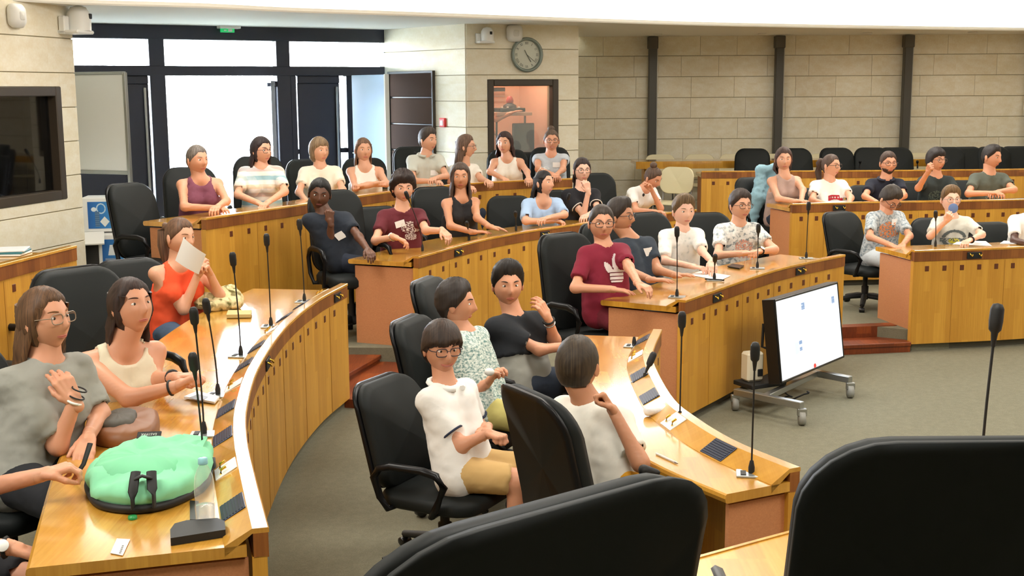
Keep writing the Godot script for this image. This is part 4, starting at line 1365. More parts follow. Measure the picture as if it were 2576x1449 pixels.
func build_table_things():
	backpack()
	# water bottle
	var o := thing("water_bottle", "clear plastic water bottle a quarter full with a pale blue cap", "bottle", Vector3(-0.971, 0.810, -3.722))
	var b := MB.new()
	b.lathe([Vector2(0.0, 0.002), Vector2(0.026, 0.0), Vector2(0.031, 0.008), Vector2(0.03, 0.03), Vector2(0.031, 0.05), Vector2(0.029, 0.07), Vector2(0.031, 0.09), Vector2(0.031, 0.12), Vector2(0.028, 0.15), Vector2(0.018, 0.175), Vector2(0.0125, 0.185), Vector2(0.0125, 0.198), Vector2(0.0, 0.199)], Transform3D.IDENTITY, 20)
	var gm := mat(Color(0.86, 0.93, 0.95, 0.16), 0.04)
	gm.transparency = BaseMaterial3D.TRANSPARENCY_ALPHA
	put("bottle_wall", b, gm, o)
	var w := MB.new()
	w.lathe([Vector2(0.0, 0.004), Vector2(0.026, 0.004), Vector2(0.0285, 0.012), Vector2(0.028, 0.055), Vector2(0.0, 0.056)], Transform3D.IDENTITY, 20)
	var wm := mat(Color(0.8, 0.88, 0.92, 0.3), 0.02)
	wm.transparency = BaseMaterial3D.TRANSPARENCY_ALPHA
	put("water", w, wm, o)
	var cp := MB.new()
	cp.lathe([Vector2(0.014, 0.188), Vector2(0.0155, 0.19), Vector2(0.015, 0.207), Vector2(0.0, 0.208)], Transform3D.IDENTITY, 16)
	put("cap", cp, mat(rgb(140, 196, 204), 0.4), o)
	# green bottle cap
	var gc := MB.new()
	gc.lathe([Vector2(0.013, 0.0), Vector2(0.0145, 0.002), Vector2(0.014, 0.011), Vector2(0.0, 0.013)], Transform3D.IDENTITY, 16)
	item("bottle_cap", "small green plastic cap lying before the mint backpack", "cap", Vector3(-1.209, 0.810, -3.748), "cap", gc, mat(rgb(30, 140, 70), 0.4))
	# name card
	var card := sheet("name_card", "small white name card beside the green bottle cap", Vector3(-1.184, 0.812, -3.450), Vector3(-1.142, 0.812, -3.431), Vector3(-1.160, 0.812, -3.560), Vector3(-1.202, 0.812, -3.567), M.paper)
	var ink := MB.new()
	var i0 := Vector3(-1.157, 0.815, -3.443); var i1 := Vector3(-1.150, 0.815, -3.443); var i2 := Vector3(-1.163, 0.815, -3.514); var i3 := Vector3(-1.169, 0.815, -3.514)
	for k in 5:
		ink.flat([i0.lerp(i3, k / 5.0), i1.lerp(i2, k / 5.0), i1.lerp(i2, k / 5.0 + 0.12), i0.lerp(i3, k / 5.0 + 0.12)])
	put("print_line", ink, mat(rgb(120, 120, 124), 0.7), card)
	# black half-round connector pad
	var pad := MB.new()
	var q := [Vector3(-1.023, 0.810, -3.510), Vector3(-0.875, 0.810, -3.581), Vector3(-0.895, 0.810, -3.656), Vector3(-0.924, 0.810, -3.685), Vector3(-1.016, 0.810, -3.666), Vector3(-1.045, 0.810, -3.638), Vector3(-1.044, 0.810, -3.583)]
	var poly := PackedVector2Array()
	for p in q: poly.append(Vector2(p.x, p.z))
	pad.prism(poly, 0.811, 0.835)
	item("connector_box", "low black rounded connector box in front of the water bottle", "box", Vector3.ZERO, "housing", pad, mat(rgb(22, 24, 24), 0.6))
	# grey plate under the bottle
	sheet("black_card", "small black card lying beside the bottle's foot", Vector3(-1.024, 0.811, -3.735), Vector3(-0.996, 0.811, -3.734), Vector3(-1.040, 0.811, -3.910), Vector3(-1.071, 0.811, -3.919), mat(rgb(30, 32, 30), 0.5))
	# smartphones
	var ph := sheet("smartphone", "white smartphone with a dark screen beside the clasped hands", Vector3(-1.448, 0.815, -5.285), Vector3(-1.289, 0.815, -5.184), Vector3(-1.291, 0.815, -5.281), Vector3(-1.415, 0.815, -5.385), M.white, 0.009)
	var ps := MB.new()
	ps.flat([Vector3(-1.419, 0.826, -5.248), Vector3(-1.347, 0.826, -5.198), Vector3(-1.336, 0.826, -5.267), Vector3(-1.395, 0.826, -5.319)])
	put("screen", ps, M.black_gloss, ph)
	sheet("smartphone", "black smartphone lying flat beyond the sheet and the pen", Vector3(1.666, 0.784, -9.428), Vector3(1.738, 0.784, -9.318), Vector3(1.802, 0.784, -9.465), Vector3(1.726, 0.784, -9.556), M.black_gloss, 0.009)
	sheet("paper_sheet", "white sheet of paper under the pen on the television desk", Vector3(1.319, 0.782, -9.042), Vector3(1.500, 0.782, -8.765), Vector3(1.614, 0.782, -8.991), Vector3(1.429, 0.782, -9.240), M.paper)
	var pen := MB.new()
	pen.tube([Vector3(1.395, 0.790, -8.793), Vector3(1.522, 0.790, -8.731)], 0.006, 8)
	item("black_pen", "thick black pen lying across the white sheet", "pen", Vector3.ZERO, "barrel", pen, M.black)
	sheet("paper_sheet", "white sheet of paper before the shirt with the yellow emblem", Vector3(3.843, 0.792, -10.667), Vector3(4.139, 0.792, -10.542), Vector3(4.214, 0.792, -10.876), Vector3(3.989, 0.792, -10.917), M.paper)
	sheet("paper_sheet", "white sheet of paper at the outer end of the aisle desk", Vector3(4.270, 0.792, -10.702), Vector3(4.453, 0.792, -10.665), Vector3(4.547, 0.792, -10.859), Vector3(4.382, 0.792, -10.897), M.paper)
	sheet("paper_sheet", "white paper before the shirt with the red print", Vector3(3.196, 0.972, -12.787), Vector3(3.520, 0.972, -12.765), Vector3(3.554, 0.972, -13.042), Vector3(3.305, 0.972, -13.059), M.paper)
	# pens on the pale desk
	for e in [[Vector3(0.670, 0.745, -4.919), Vector3(0.735, 0.745, -4.796), "white ballpoint pen with a blue tip on the pale desk", true], [Vector3(0.559, 0.745, -4.640), Vector3(0.625, 0.745, -4.510), "plain white ballpoint pen on the pale desk", false]]:
		var pm := MB.new()
		pm.tube([e[0], e[1].lerp(e[0], 0.12)], 0.0042, 8)
		var po := item("ballpoint_pen", e[2], "pen", Vector3.ZERO, "barrel", pm, M.white)
		var pt := MB.new()
		pt.tube([e[1].lerp(e[0], 0.25 if e[3] else 0.12), e[1]], [0.0046, 0.002], 8)
		put("tip", pt, mat(rgb(40, 60, 150), 0.4) if e[3] else M.steel, po)
	# tissue packet
	var tp := MB.new()
	var t0 := Vector3(0.579, 0.745, -5.196); var t1 := Vector3(0.696, 0.745, -5.240)
	field_mesh(tp, [[t0 + Vector3(0.01, 0.022, 0), t1 + Vector3(0, 0.02, 0), 0.02, 0.017], [t0 + Vector3(0.01, 0.02, -0.03), t1 + Vector3(0, 0.02, -0.03), 0.02, 0.017]], 0.006, 0.02, [], 0.006)
	item("tissue_packet", "crumpled white packet of tissues at the microphone's foot", "packet", Vector3.ZERO, "wrapper", tp, mat(rgb(226, 228, 230), 0.4))
	# yellow jersey and black cap in the boy's lap
	var yc := MB.new()
	var y0 := Vector3(0.427, 0.640, -4.600)
	field_mesh(yc, [[y0, y0 + Vector3(0.1, 0.0, 0.02), 0.05, 0.035], [y0 + Vector3(0, -0.05, 0), y0 + Vector3(0.09, 0.03, -0.05), 0.045, 0.03], [y0 + Vector3(0.02, 0.01, 0.02), y0 + Vector3(-0.04, -0.08, 0.03), 0.035, 0.04]], 0.01, 0.03, [], 0.012)
	item("yellow_jersey", "crumpled yellow jersey in the lap of the person seen from behind", "jersey", Vector3.ZERO, "fabric", yc, cloth(rgb(222, 160, 36)))
	var bc := MB.new()
	var b0 := Vector3(0.511, 0.745, -4.366)
	field_mesh(bc, [[b0 + Vector3(-0.03, 0.02, 0), b0 + Vector3(0.02, 0.01, 0.0), 0.022, 0.012]], 0.007, 0.02, [], 0.004)
	item("black_pouch", "small black pouch beside the yellow jersey", "pouch", Vector3.ZERO, "fabric", bc, M.black)
	# white object in the boy's hands
	var wo := MB.new()
	wo.ball(T(Vector3(-0.114, 0.776, -5.930)), 0.026, 0.02, 0.022, 12)
	item("white_gadget", "small rounded white object in hands before the green leaf-patterned t-shirt", "gadget", Vector3.ZERO, "housing", wo, M.white)
	# blue fan of the blond boy
	var bf := MB.new()
	var fx := T(Vector3(3.792, 1.120, -10.550))
	bf.lathe([Vector2(0.0, -0.003), Vector2(0.042, -0.003), Vector2(0.042, 0.003), Vector2(0.0, 0.003)], fx * Transform3D(Basis(Vector3.RIGHT, PI / 2), Vector3.ZERO), 20)
	var fo := item("hand_fan", "round blue hand fan held above the shirt with the yellow emblem", "fan", Vector3.ZERO, "blade", bf, mat(rgb(110, 136, 190), 0.5))
	var fh := MB.new()
	fh.tube([fx * Vector3(-0.005, -0.035, 0), fx * Vector3(-0.02, -0.1, 0)], 0.006, 6)
	put("handle", fh, mat(rgb(110, 136, 190), 0.5), fo)
	# sheet used as a fan by the girl in orange
	var s0 := Vector3(-1.984, 1.167, -7.200); var s1 := Vector3(-1.824, 1.098, -7.100); var s2 := Vector3(-1.764, 1.221, -7.050); var s3 := Vector3(-1.915, 1.307, -7.150)
	var so := thing("fanning_sheet", "white sheet bent in the hands of the person in orange", "paper")
	var rings := []
	for side in 2:
		for k in 2:
			var r := PackedVector3Array()
			for j in 7:
				var t := j / 6.0
				r.append((s0.lerp(s1, t) if k == 0 else s3.lerp(s2, t)) + Vector3(0, 0, 0.02 * sin(t * PI)) + Vector3(0, 0, 0.002 * side))
			rings.append(r)
	var sm := MB.new()
	sm.loft([rings[0], rings[1]], false, false)
	sm.loft([rings[3], rings[2]], false, false)
	put("page", sm, M.paper, so)
	# patterned bag and book by the orange girl
	var pb := MB.new()
	var p0 := Vector3(-1.805, 0.815, -7.568)
	field_mesh(pb, [[p0 + Vector3(-0.12, 0.05, 0.05), p0 + Vector3(0.06, 0.05, -0.05), 0.05, 0.06], [p0 + Vector3(-0.05, 0.03, 0.1), p0 + Vector3(0.1, 0.03, 0.0), 0.035, 0.035], [p0 + Vector3(0.0, 0.1, -0.05), p0 + Vector3(0.04, 0.11, -0.1), 0.03, 0.03]], 0.011, 0.03, [], 0.012)
	var nz := noise(8, 1.0, 2)
	var pm2 := StandardMaterial3D.new()
	pm2.albedo_texture = texture(128, func(u, v): return rgb(222, 208, 160).lerp(rgb(98, 92, 48), smoothstep(0.05, 0.3, nz.get_noise_2d(u * 7, v * 7))))
	pm2.uv1_triplanar = true
	pm2.uv1_scale = Vector3(3, 3, 3)
	item("cloth_bag", "crumpled cream cloth bag with olive blotches on the glossy desk", "bag", Vector3.ZERO, "fabric", pb, pm2)
	sheet("paperback_book", "thin beige book lying beside the cloth bag", Vector3(-1.703, 0.815, -7.226), Vector3(-1.560, 0.815, -7.234), Vector3(-1.583, 0.815, -7.380), Vector3(-1.729, 0.815, -7.385), mat(rgb(190, 170, 112), 0.7), 0.02)
	# brown leather bag
	var lb := outline([Vector3(-1.602, 0.815, -4.574), Vector3(-1.493, 0.815, -4.519), Vector3(-1.418, 0.815, -4.570), Vector3(-1.394, 0.815, -4.668), Vector3(-1.451, 0.815, -4.891), Vector3(-1.551, 0.815, -4.968), Vector3(-1.616, 0.815, -4.858), Vector3(-1.634, 0.815, -4.718)])
	var lo := item("leather_handbag", "brown leather handbag with a dark flap beside the mint backpack", "bag", Vector3.ZERO, "leather_body", heap(lb, 0.812, [[0.96, 0.0], [1.0, 0.01], [1.0, 0.035], [0.95, 0.05], [0.85, 0.06], [0.6, 0.066], [0.3, 0.068], [0.02, 0.068]], 0.012), mat(rgb(122, 72, 30), 0.5))
	var fl := PackedVector2Array()
	for e in lb: fl.append(centre(lb) + (e - centre(lb)) * Vector2(0.62, 0.6) + Vector2(-0.035, 0.01))
	put("dark_flap", heap(fl, 0.862, [[0.98, 0.0], [1.0, 0.012], [0.93, 0.026], [0.7, 0.034], [0.02, 0.036]], 0.01), mat(rgb(62, 56, 44), 0.6), lo)
	# strap loops at the desk edge
	var st := MB.new()
	var r0 := Vector3(-1.509, 0.828, -4.150)
	st.tube([r0 + Vector3(0.02, 0.1, -0.05), r0 + Vector3(0.01, 0.04, 0), r0 + Vector3(-0.03, -0.02, 0.02), r0 + Vector3(-0.02, -0.05, 0.02), r0 + Vector3(0.02, -0.03, 0.0), r0 + Vector3(0.04, 0.02, -0.02)], 0.011, 8, 0.5)
	item("black_strap", "black looped strap hanging over the glossy desk's edge", "strap", Vector3.ZERO, "webbing", st, M.black)
	# glass and blue packet on the second ring
	var gl := MB.new()
	gl.lathe([Vector2(0.0, 0.0), Vector2(0.026, 0.0), Vector2(0.03, 0.09), Vector2(0.028, 0.09), Vector2(0.024, 0.006), Vector2(0.0, 0.006)], Transform3D.IDENTITY, 16)
	item("water_glass", "clear tumbler in front of the light blue blouse", "glass", Vector3(0.291, 0.840, -11.991), "tumbler", gl, gm)
	var bp := MB.new()
	bp.cube(Vector3(0, 0.015, 0), Vector3(0.12, 0.03, 0.06), 0.008, 0.2)
	item("blue_packet", "small blue packet beside the tumbler", "packet", Vector3(0.413, 0.840, -12.129), "wrapper", bp, mat(rgb(60, 120, 190), 0.4))
	var rp := MB.new()
	rp.cube(Vector3(0, 0.012, 0), Vector3(0.13, 0.024, 0.08), 0.006, 0.4)
	item("red_wallet", "small red wallet before the purple camisole", "wallet", Vector3(-2.490, 1.150, -10.423), "leather", rp, mat(rgb(176, 40, 56), 0.5))
	# magazines on the short desk
	for k in 3:
		var mg := MB.new()
		mg.cube(Vector3(0, 0.006 + k * 0.012, 0), Vector3(0.3, 0.011, 0.21), 0.002, 0.1 * k)
		item("magazine", ["white magazine at the bottom of the small pile", "teal magazine in the middle of the small pile", "pale magazine on top of the small pile"][k], "magazine", Vector3(-3.184, 1.152, -7.635), "pages", mg, mat([rgb(226, 228, 226), rgb(60, 120, 130), rgb(222, 226, 228)][k], 0.3), 0.0, "magazines on the short desk")
	# pale blue coat over a chair back
	var ct := MB.new()
	var c0 := Vector3(2.734, 1.288, -13.300); var c1 := Vector3(2.637, 0.976, -13.200); var c2 := Vector3(2.562, 0.661, -13.150)
	field_mesh(ct, [[c0 + Vector3(0.14, 0.01, 0), c0 + Vector3(-0.05, -0.02, 0), 0.05, 0.05], [c0 + Vector3(-0.04, -0.02, 0), c1, 0.055, 0.07], [c1, c2, 0.07, 0.05], [c0 + Vector3(0.12, 0, -0.02), c1 + Vector3(0.1, 0, -0.05), 0.05, 0.05]], 0.016, 0.05, [], 0.014)
	item("blue_coat", "pale blue coat hung over the chair behind the mauve tank top", "coat", Vector3.ZERO, "fabric", ct, cloth(rgb(140, 178, 192)))
	display_stand()
	rebase()

func heap_point(q: Vector2, c: Vector2, l: Array, y0: float, rough: float) -> Vector3:
	var p := c + (q - c) * float(l[0])
	var h: float = l[1]
	var nz := fold.get_noise_2d(p.x * 6.0, p.y * 9.0 + 3.0)
	if l[1] > 0.03: h += rough * (nz * 1.0 + 0.25 * fold.get_noise_2d(p.x * 16.0, p.y * 20.0) + 0.2 * sin((p.x - c.x) * 9.0 + (p.y - c.y) * 26.0))
	return Vector3(p.x + nz * rough * 0.5, y0 + h, p.y + 0.2 * rough * nz)

func outline(out: Array) -> PackedVector2Array:
	var fine := PackedVector2Array()
	for k in out.size():
		var p0: Vector3 = out[(k + out.size() - 1) % out.size()]; var p1: Vector3 = out[k]; var p2: Vector3 = out[(k + 1) % out.size()]; var p3: Vector3 = out[(k + 2) % out.size()]
		for j in 5: fine.append(Vector2(p1.x, p1.z).cubic_interpolate(Vector2(p2.x, p2.z), Vector2(p0.x, p0.z), Vector2(p3.x, p3.z), j / 5.0))
	return fine

func centre(fine: PackedVector2Array) -> Vector2:
	var c := Vector2.ZERO
	for q in fine: c += q / fine.size()
	return c

func heap(fine: PackedVector2Array, y0: float, layers: Array, rough: float) -> MB:
	# a slumped soft shape: an outline on the desk drawn in layer by layer, creased by noise
	var mb := MB.new()
	var c := centre(fine)
	var rings := []
	for l in layers:
		var ring := PackedVector3Array()
		for q in fine: ring.append(heap_point(q, c, l, y0, rough))
		rings.append(ring)
	mb.loft(rings)
	return mb

func backpack():
	var o := thing("backpack", "slumped mint green backpack with black straps lying on the glossy desk", "backpack")
	var b := Vector3(-1.114, 0.815, -4.207)
	var fine := outline([Vector3(-1.468, 0.815, -4.072), Vector3(-1.398, 0.815, -3.905), Vector3(-1.322, 0.815, -3.818), Vector3(-1.212, 0.815, -3.786), Vector3(-1.123, 0.815, -3.830), Vector3(-1.062, 0.815, -3.947), Vector3(-1.042, 0.815, -4.064), Vector3(-1.074, 0.815, -4.252), Vector3(-1.116, 0.815, -4.368), Vector3(-1.218, 0.815, -4.390), Vector3(-1.339, 0.815, -4.403), Vector3(-1.427, 0.815, -4.355), Vector3(-1.468, 0.815, -4.214)])
	var c := centre(fine)
	var y0 := 0.812
	put("bag_body", heap(fine, y0, [[0.97, 0.026], [1.0, 0.038], [0.99, 0.054], [0.95, 0.07], [0.88, 0.084], [0.79, 0.094], [0.68, 0.1], [0.56, 0.104], [0.44, 0.107], [0.32, 0.108], [0.2, 0.108], [0.1, 0.108], [0.02, 0.108]], 0.03), cloth(rgb(132, 208, 164)), o)
	put("black_base", heap(fine, y0, [[0.95, 0.0], [1.0, 0.003], [1.015, 0.015], [1.0, 0.028], [0.9, 0.029]], 0.0), M.black, o)
	# the front pocket, a second padded layer towards the strap side
	var pk := PackedVector2Array()
	for q in fine: pk.append(c + (q - c) * Vector2(0.72, 0.5) + Vector2(-0.02, 0.055))
	put("front_pocket", heap(pk, y0 + 0.05, [[0.98, 0.0], [1.0, 0.02], [0.96, 0.04], [0.85, 0.056], [0.65, 0.066], [0.4, 0.07], [0.02, 0.071]], 0.018), cloth(rgb(124, 202, 156)), o)
	var f := MB.new()
	var f0 := Vector3(-1.219, 0.891, -4.420); var f1 := Vector3(-1.106, 0.907, -4.320); var f2 := Vector3(-1.109, 0.875, -4.200); var f3 := Vector3(-1.228, 0.887, -4.250)
	for e in [0.0, 0.008]:
		var q := [f0 + Vector3(0, e, 0), f1 + Vector3(0, e, 0), f2 + Vector3(0, e, 0), f3 + Vector3(0, e, 0)]
		if e == 0.0: q.reverse()
		f.flat(q)
	for k in 4:
		var q := [f0, f1, f2, f3]
		f.flat([q[k], q[(k + 1) % 4], q[(k + 1) % 4] + Vector3(0, 0.008, 0), q[k] + Vector3(0, 0.008, 0)])
	put("top_flap", f, cloth(rgb(140, 214, 172)), o)
	# two webbing straps with a haul loop between them on the front side
	var tops := []
	for k in [15, 18]:
		var q := fine[k]
		var s := MB.new()
		var pts := []
		for l in [[1.03, 0.02], [1.035, 0.05], [1.0, 0.075], [0.92, 0.1], [0.84, 0.115]]:
			pts.append(heap_point(q, c, l, y0, 0.03) + Vector3(0, 0.006, 0.006))
		s.tube(pts, 0.016, 8, 0.3)
		put("webbing_strap", s, M.black, o)
		tops.append(pts[3])
	var hs := MB.new()
	hs.tube([tops[0], tops[0].lerp(tops[1], 0.5) + Vector3(0, 0.012, 0.008), tops[1]], 0.01, 6, 0.5)
	put("haul_loop", hs, M.black, o)
	var l := MB.new()
	var lt := heap_point(fine[50], c, [0.72, 0.104], y0, 0.03) + Vector3(0.0, 0.012, 0.0)
	var lx := Transform3D(Basis(Vector3.UP, 0.1) * Basis(Vector3.RIGHT, -1.05), lt)
	l.box(lx, Vector3(0.085, 0.034, 0.006), 0.002)
	var lo := put("label_patch", l, mat(rgb(34, 34, 36), 0.7), o)
	var t := TextMesh.new()
	t.text = "EASTPAK"
	var sf := SystemFont.new()
	sf.font_names = PackedStringArray(["Droid Sans"])
	t.font = sf
	t.font_size = 40
	t.pixel_size = 0.00036
	t.depth = 0.001
	var tx := put("lettering", t, mat(rgb(206, 206, 200), 0.6), lo)
	tx.transform = lx * Transform3D(Basis(Vector3.BACK, PI), Vector3(0, 0, 0.0038))
	var bk := MB.new()
	bk.tube([b + Vector3(0.02, 0.03, 0.0), b + Vector3(0.05, 0.05, -0.01), b + Vector3(0.06, 0.03, 0.03), b + Vector3(0.04, 0.015, 0.04), b + Vector3(0.02, 0.03, 0.02)], 0.011, 8, 0.4)
	put("strap_loop", bk, M.black, o)

func display_stand():
	# white board on aluminium posts with two white cube displays below
	var o := thing("display_stand", "tall white display board on aluminium posts beside the entrance", "display stand")
	var p0 := Vector3(-4.390, 2.335, -12.600); var p1 := Vector3(-3.809, 2.328, -12.350)
	var x := wall_frame(Vector2(p0.x, p0.z), Vector2(p1.x, p1.z))
	var w := Vector2(p1.x - p0.x, p1.z - p0.z).length()
	var b := MB.new()
	b.box(x.translated_local(Vector3(w / 2 - 0.3, 1.84, 0)), Vector3(w + 0.6, 0.96, 0.03), 0.004)
	put("board", b, M.white, o)
	for e in [[w / 2 - 0.3, 2.335, w + 0.6, 0.03], [w / 2 - 0.3, 1.35, w + 0.6, 0.04]]:
		var m := MB.new()
		m.box(x.translated_local(Vector3(e[0], e[1], 0.005)), Vector3(e[2], e[3], 0.045), 0.004)
		put("rail", m, M.steel, o)
	for u in [w, w - 1.1]:
		var m := MB.new()
		m.box(x.translated_local(Vector3(u, 1.36, 0.005)), Vector3(0.035, 1.96, 0.04), 0.004)
		put("post", m, M.steel, o)
		var f := MB.new()
		f.box(x.translated_local(Vector3(u, 0.392, 0.0)), Vector3(0.06, 0.024, 0.36), 0.004)
		put("foot", f, M.steel, o)
	var nz := noise(6, 1.0, 2)
	var poster := func(kind: int) -> StandardMaterial3D:
		var m := StandardMaterial3D.new()
		m.albedo_texture = texture(96, func(u, v):
			var c := rgb(30, 96, 168).lerp(rgb(60, 140, 206), u)
			if kind == 0:
				if Vector2(u - 0.55, v - 0.25).length() < 0.2 and Vector2(u - 0.55, v - 0.25).length() > 0.15: c = rgb(190, 214, 230)
				if Vector2((u - 0.25), (v - 0.28) * 1.3).length() < 0.11: c = rgb(224, 232, 236)
				if absf(u - 0.38) < 0.09 and v > 0.36 and v < 0.92: c = rgb(96, 130, 160) if fposmod(v * 14, 1.0) > 0.4 else rgb(60, 96, 140)
				if absf(u - 0.68) + absf(v - 0.74) < 0.2: c = rgb(232, 234, 230)
			else:
				if absf(u - 0.5 + (v - 0.3) * 0.3) < 0.18 and absf(v - 0.32) < 0.16: c = rgb(226, 232, 236)
				if absf(u - 0.45) < 0.33 and absf(v - 0.66) < 0.08: c = rgb(150, 166, 190) if fposmod(v * 30, 1.0) > 0.4 else rgb(70, 96, 140)
			return c)
		m.roughness = 0.4
		return m
	for e in [[Vector3(-3.971, 0.820, -11.950), 0.34, 0.33, 0.3, 0, "white cube display with a blue poster, upper of the two"], [Vector3(-3.913, 0.408, -11.850), 0.42, 0.4, 0.34, 1, "white cube display with a blue poster, lower of the two"]]:
		var c := thing("cube_display", e[5], "display box", e[0], 0.12)
		var m := MB.new()
		m.cube(Vector3(0, e[2] / 2, 0), Vector3(e[1], e[2], e[3]), 0.008)
		put("box", m, M.white, c)
		var pm := MB.new()
		var hw: float = e[1] * 0.33; var z: float = e[3] / 2 + 0.003
		var dx: float = 0.08 if e[4] == 1 else 0.0
		pm.quv(Vector3(dx - hw * (0.7 if e[4] == 1 else 1.0), e[2] * 0.1, z), Vector3(dx + hw * (0.7 if e[4] == 1 else 1.0), e[2] * 0.1, z), Vector3(dx + hw * (0.7 if e[4] == 1 else 1.0), e[2] * 0.88, z), Vector3(dx - hw * (0.7 if e[4] == 1 else 1.0), e[2] * 0.88, z))
		put("poster", pm, poster.call(e[4]), c)
		if e[4] == 1:
			var d := MB.new()
			d.cube(Vector3(-0.12, e[2] * 0.48, e[3] / 2 + 0.004), Vector3(0.14, 0.26, 0.01), 0.002)  # dark plate on the left part of the lower box front
			put("dark_panel", d, mat(rgb(40, 38, 36), 0.6), c)
	var lf := MB.new()
	var q := Vector3(-3.995, 0.780, -11.600)
	lf.box(Transform3D(Basis(Vector3.UP, 0.3) * Basis(Vector3.RIGHT, 0.5), q), Vector3(0.26, 0.02, 0.2), 0.004)
	item("leaflet_tray", "sloping white leaflet tray beside the cube displays", "tray", Vector3.ZERO, "tray", lf, M.white)

func rebase():
	# put every thing's own node at its base
	for o in get_children():
		if not (o is Node3D) or o is MeshInstance3D or o is Camera3D or o is Light3D or o.position != Vector3.ZERO or not o.has_meta("category"): continue
		var box := AABB(); var first := true
		for c in o.get_children():
			if c is MeshInstance3D:
				var a: AABB = c.transform * c.mesh.get_aabb()
				box = a if first else box.merge(a)
				first = false
		if first: continue
		var p := Vector3(box.get_center().x, box.position.y, box.get_center().z)
		o.position = p
		for c in o.get_children():
			if c is Node3D: c.position -= p

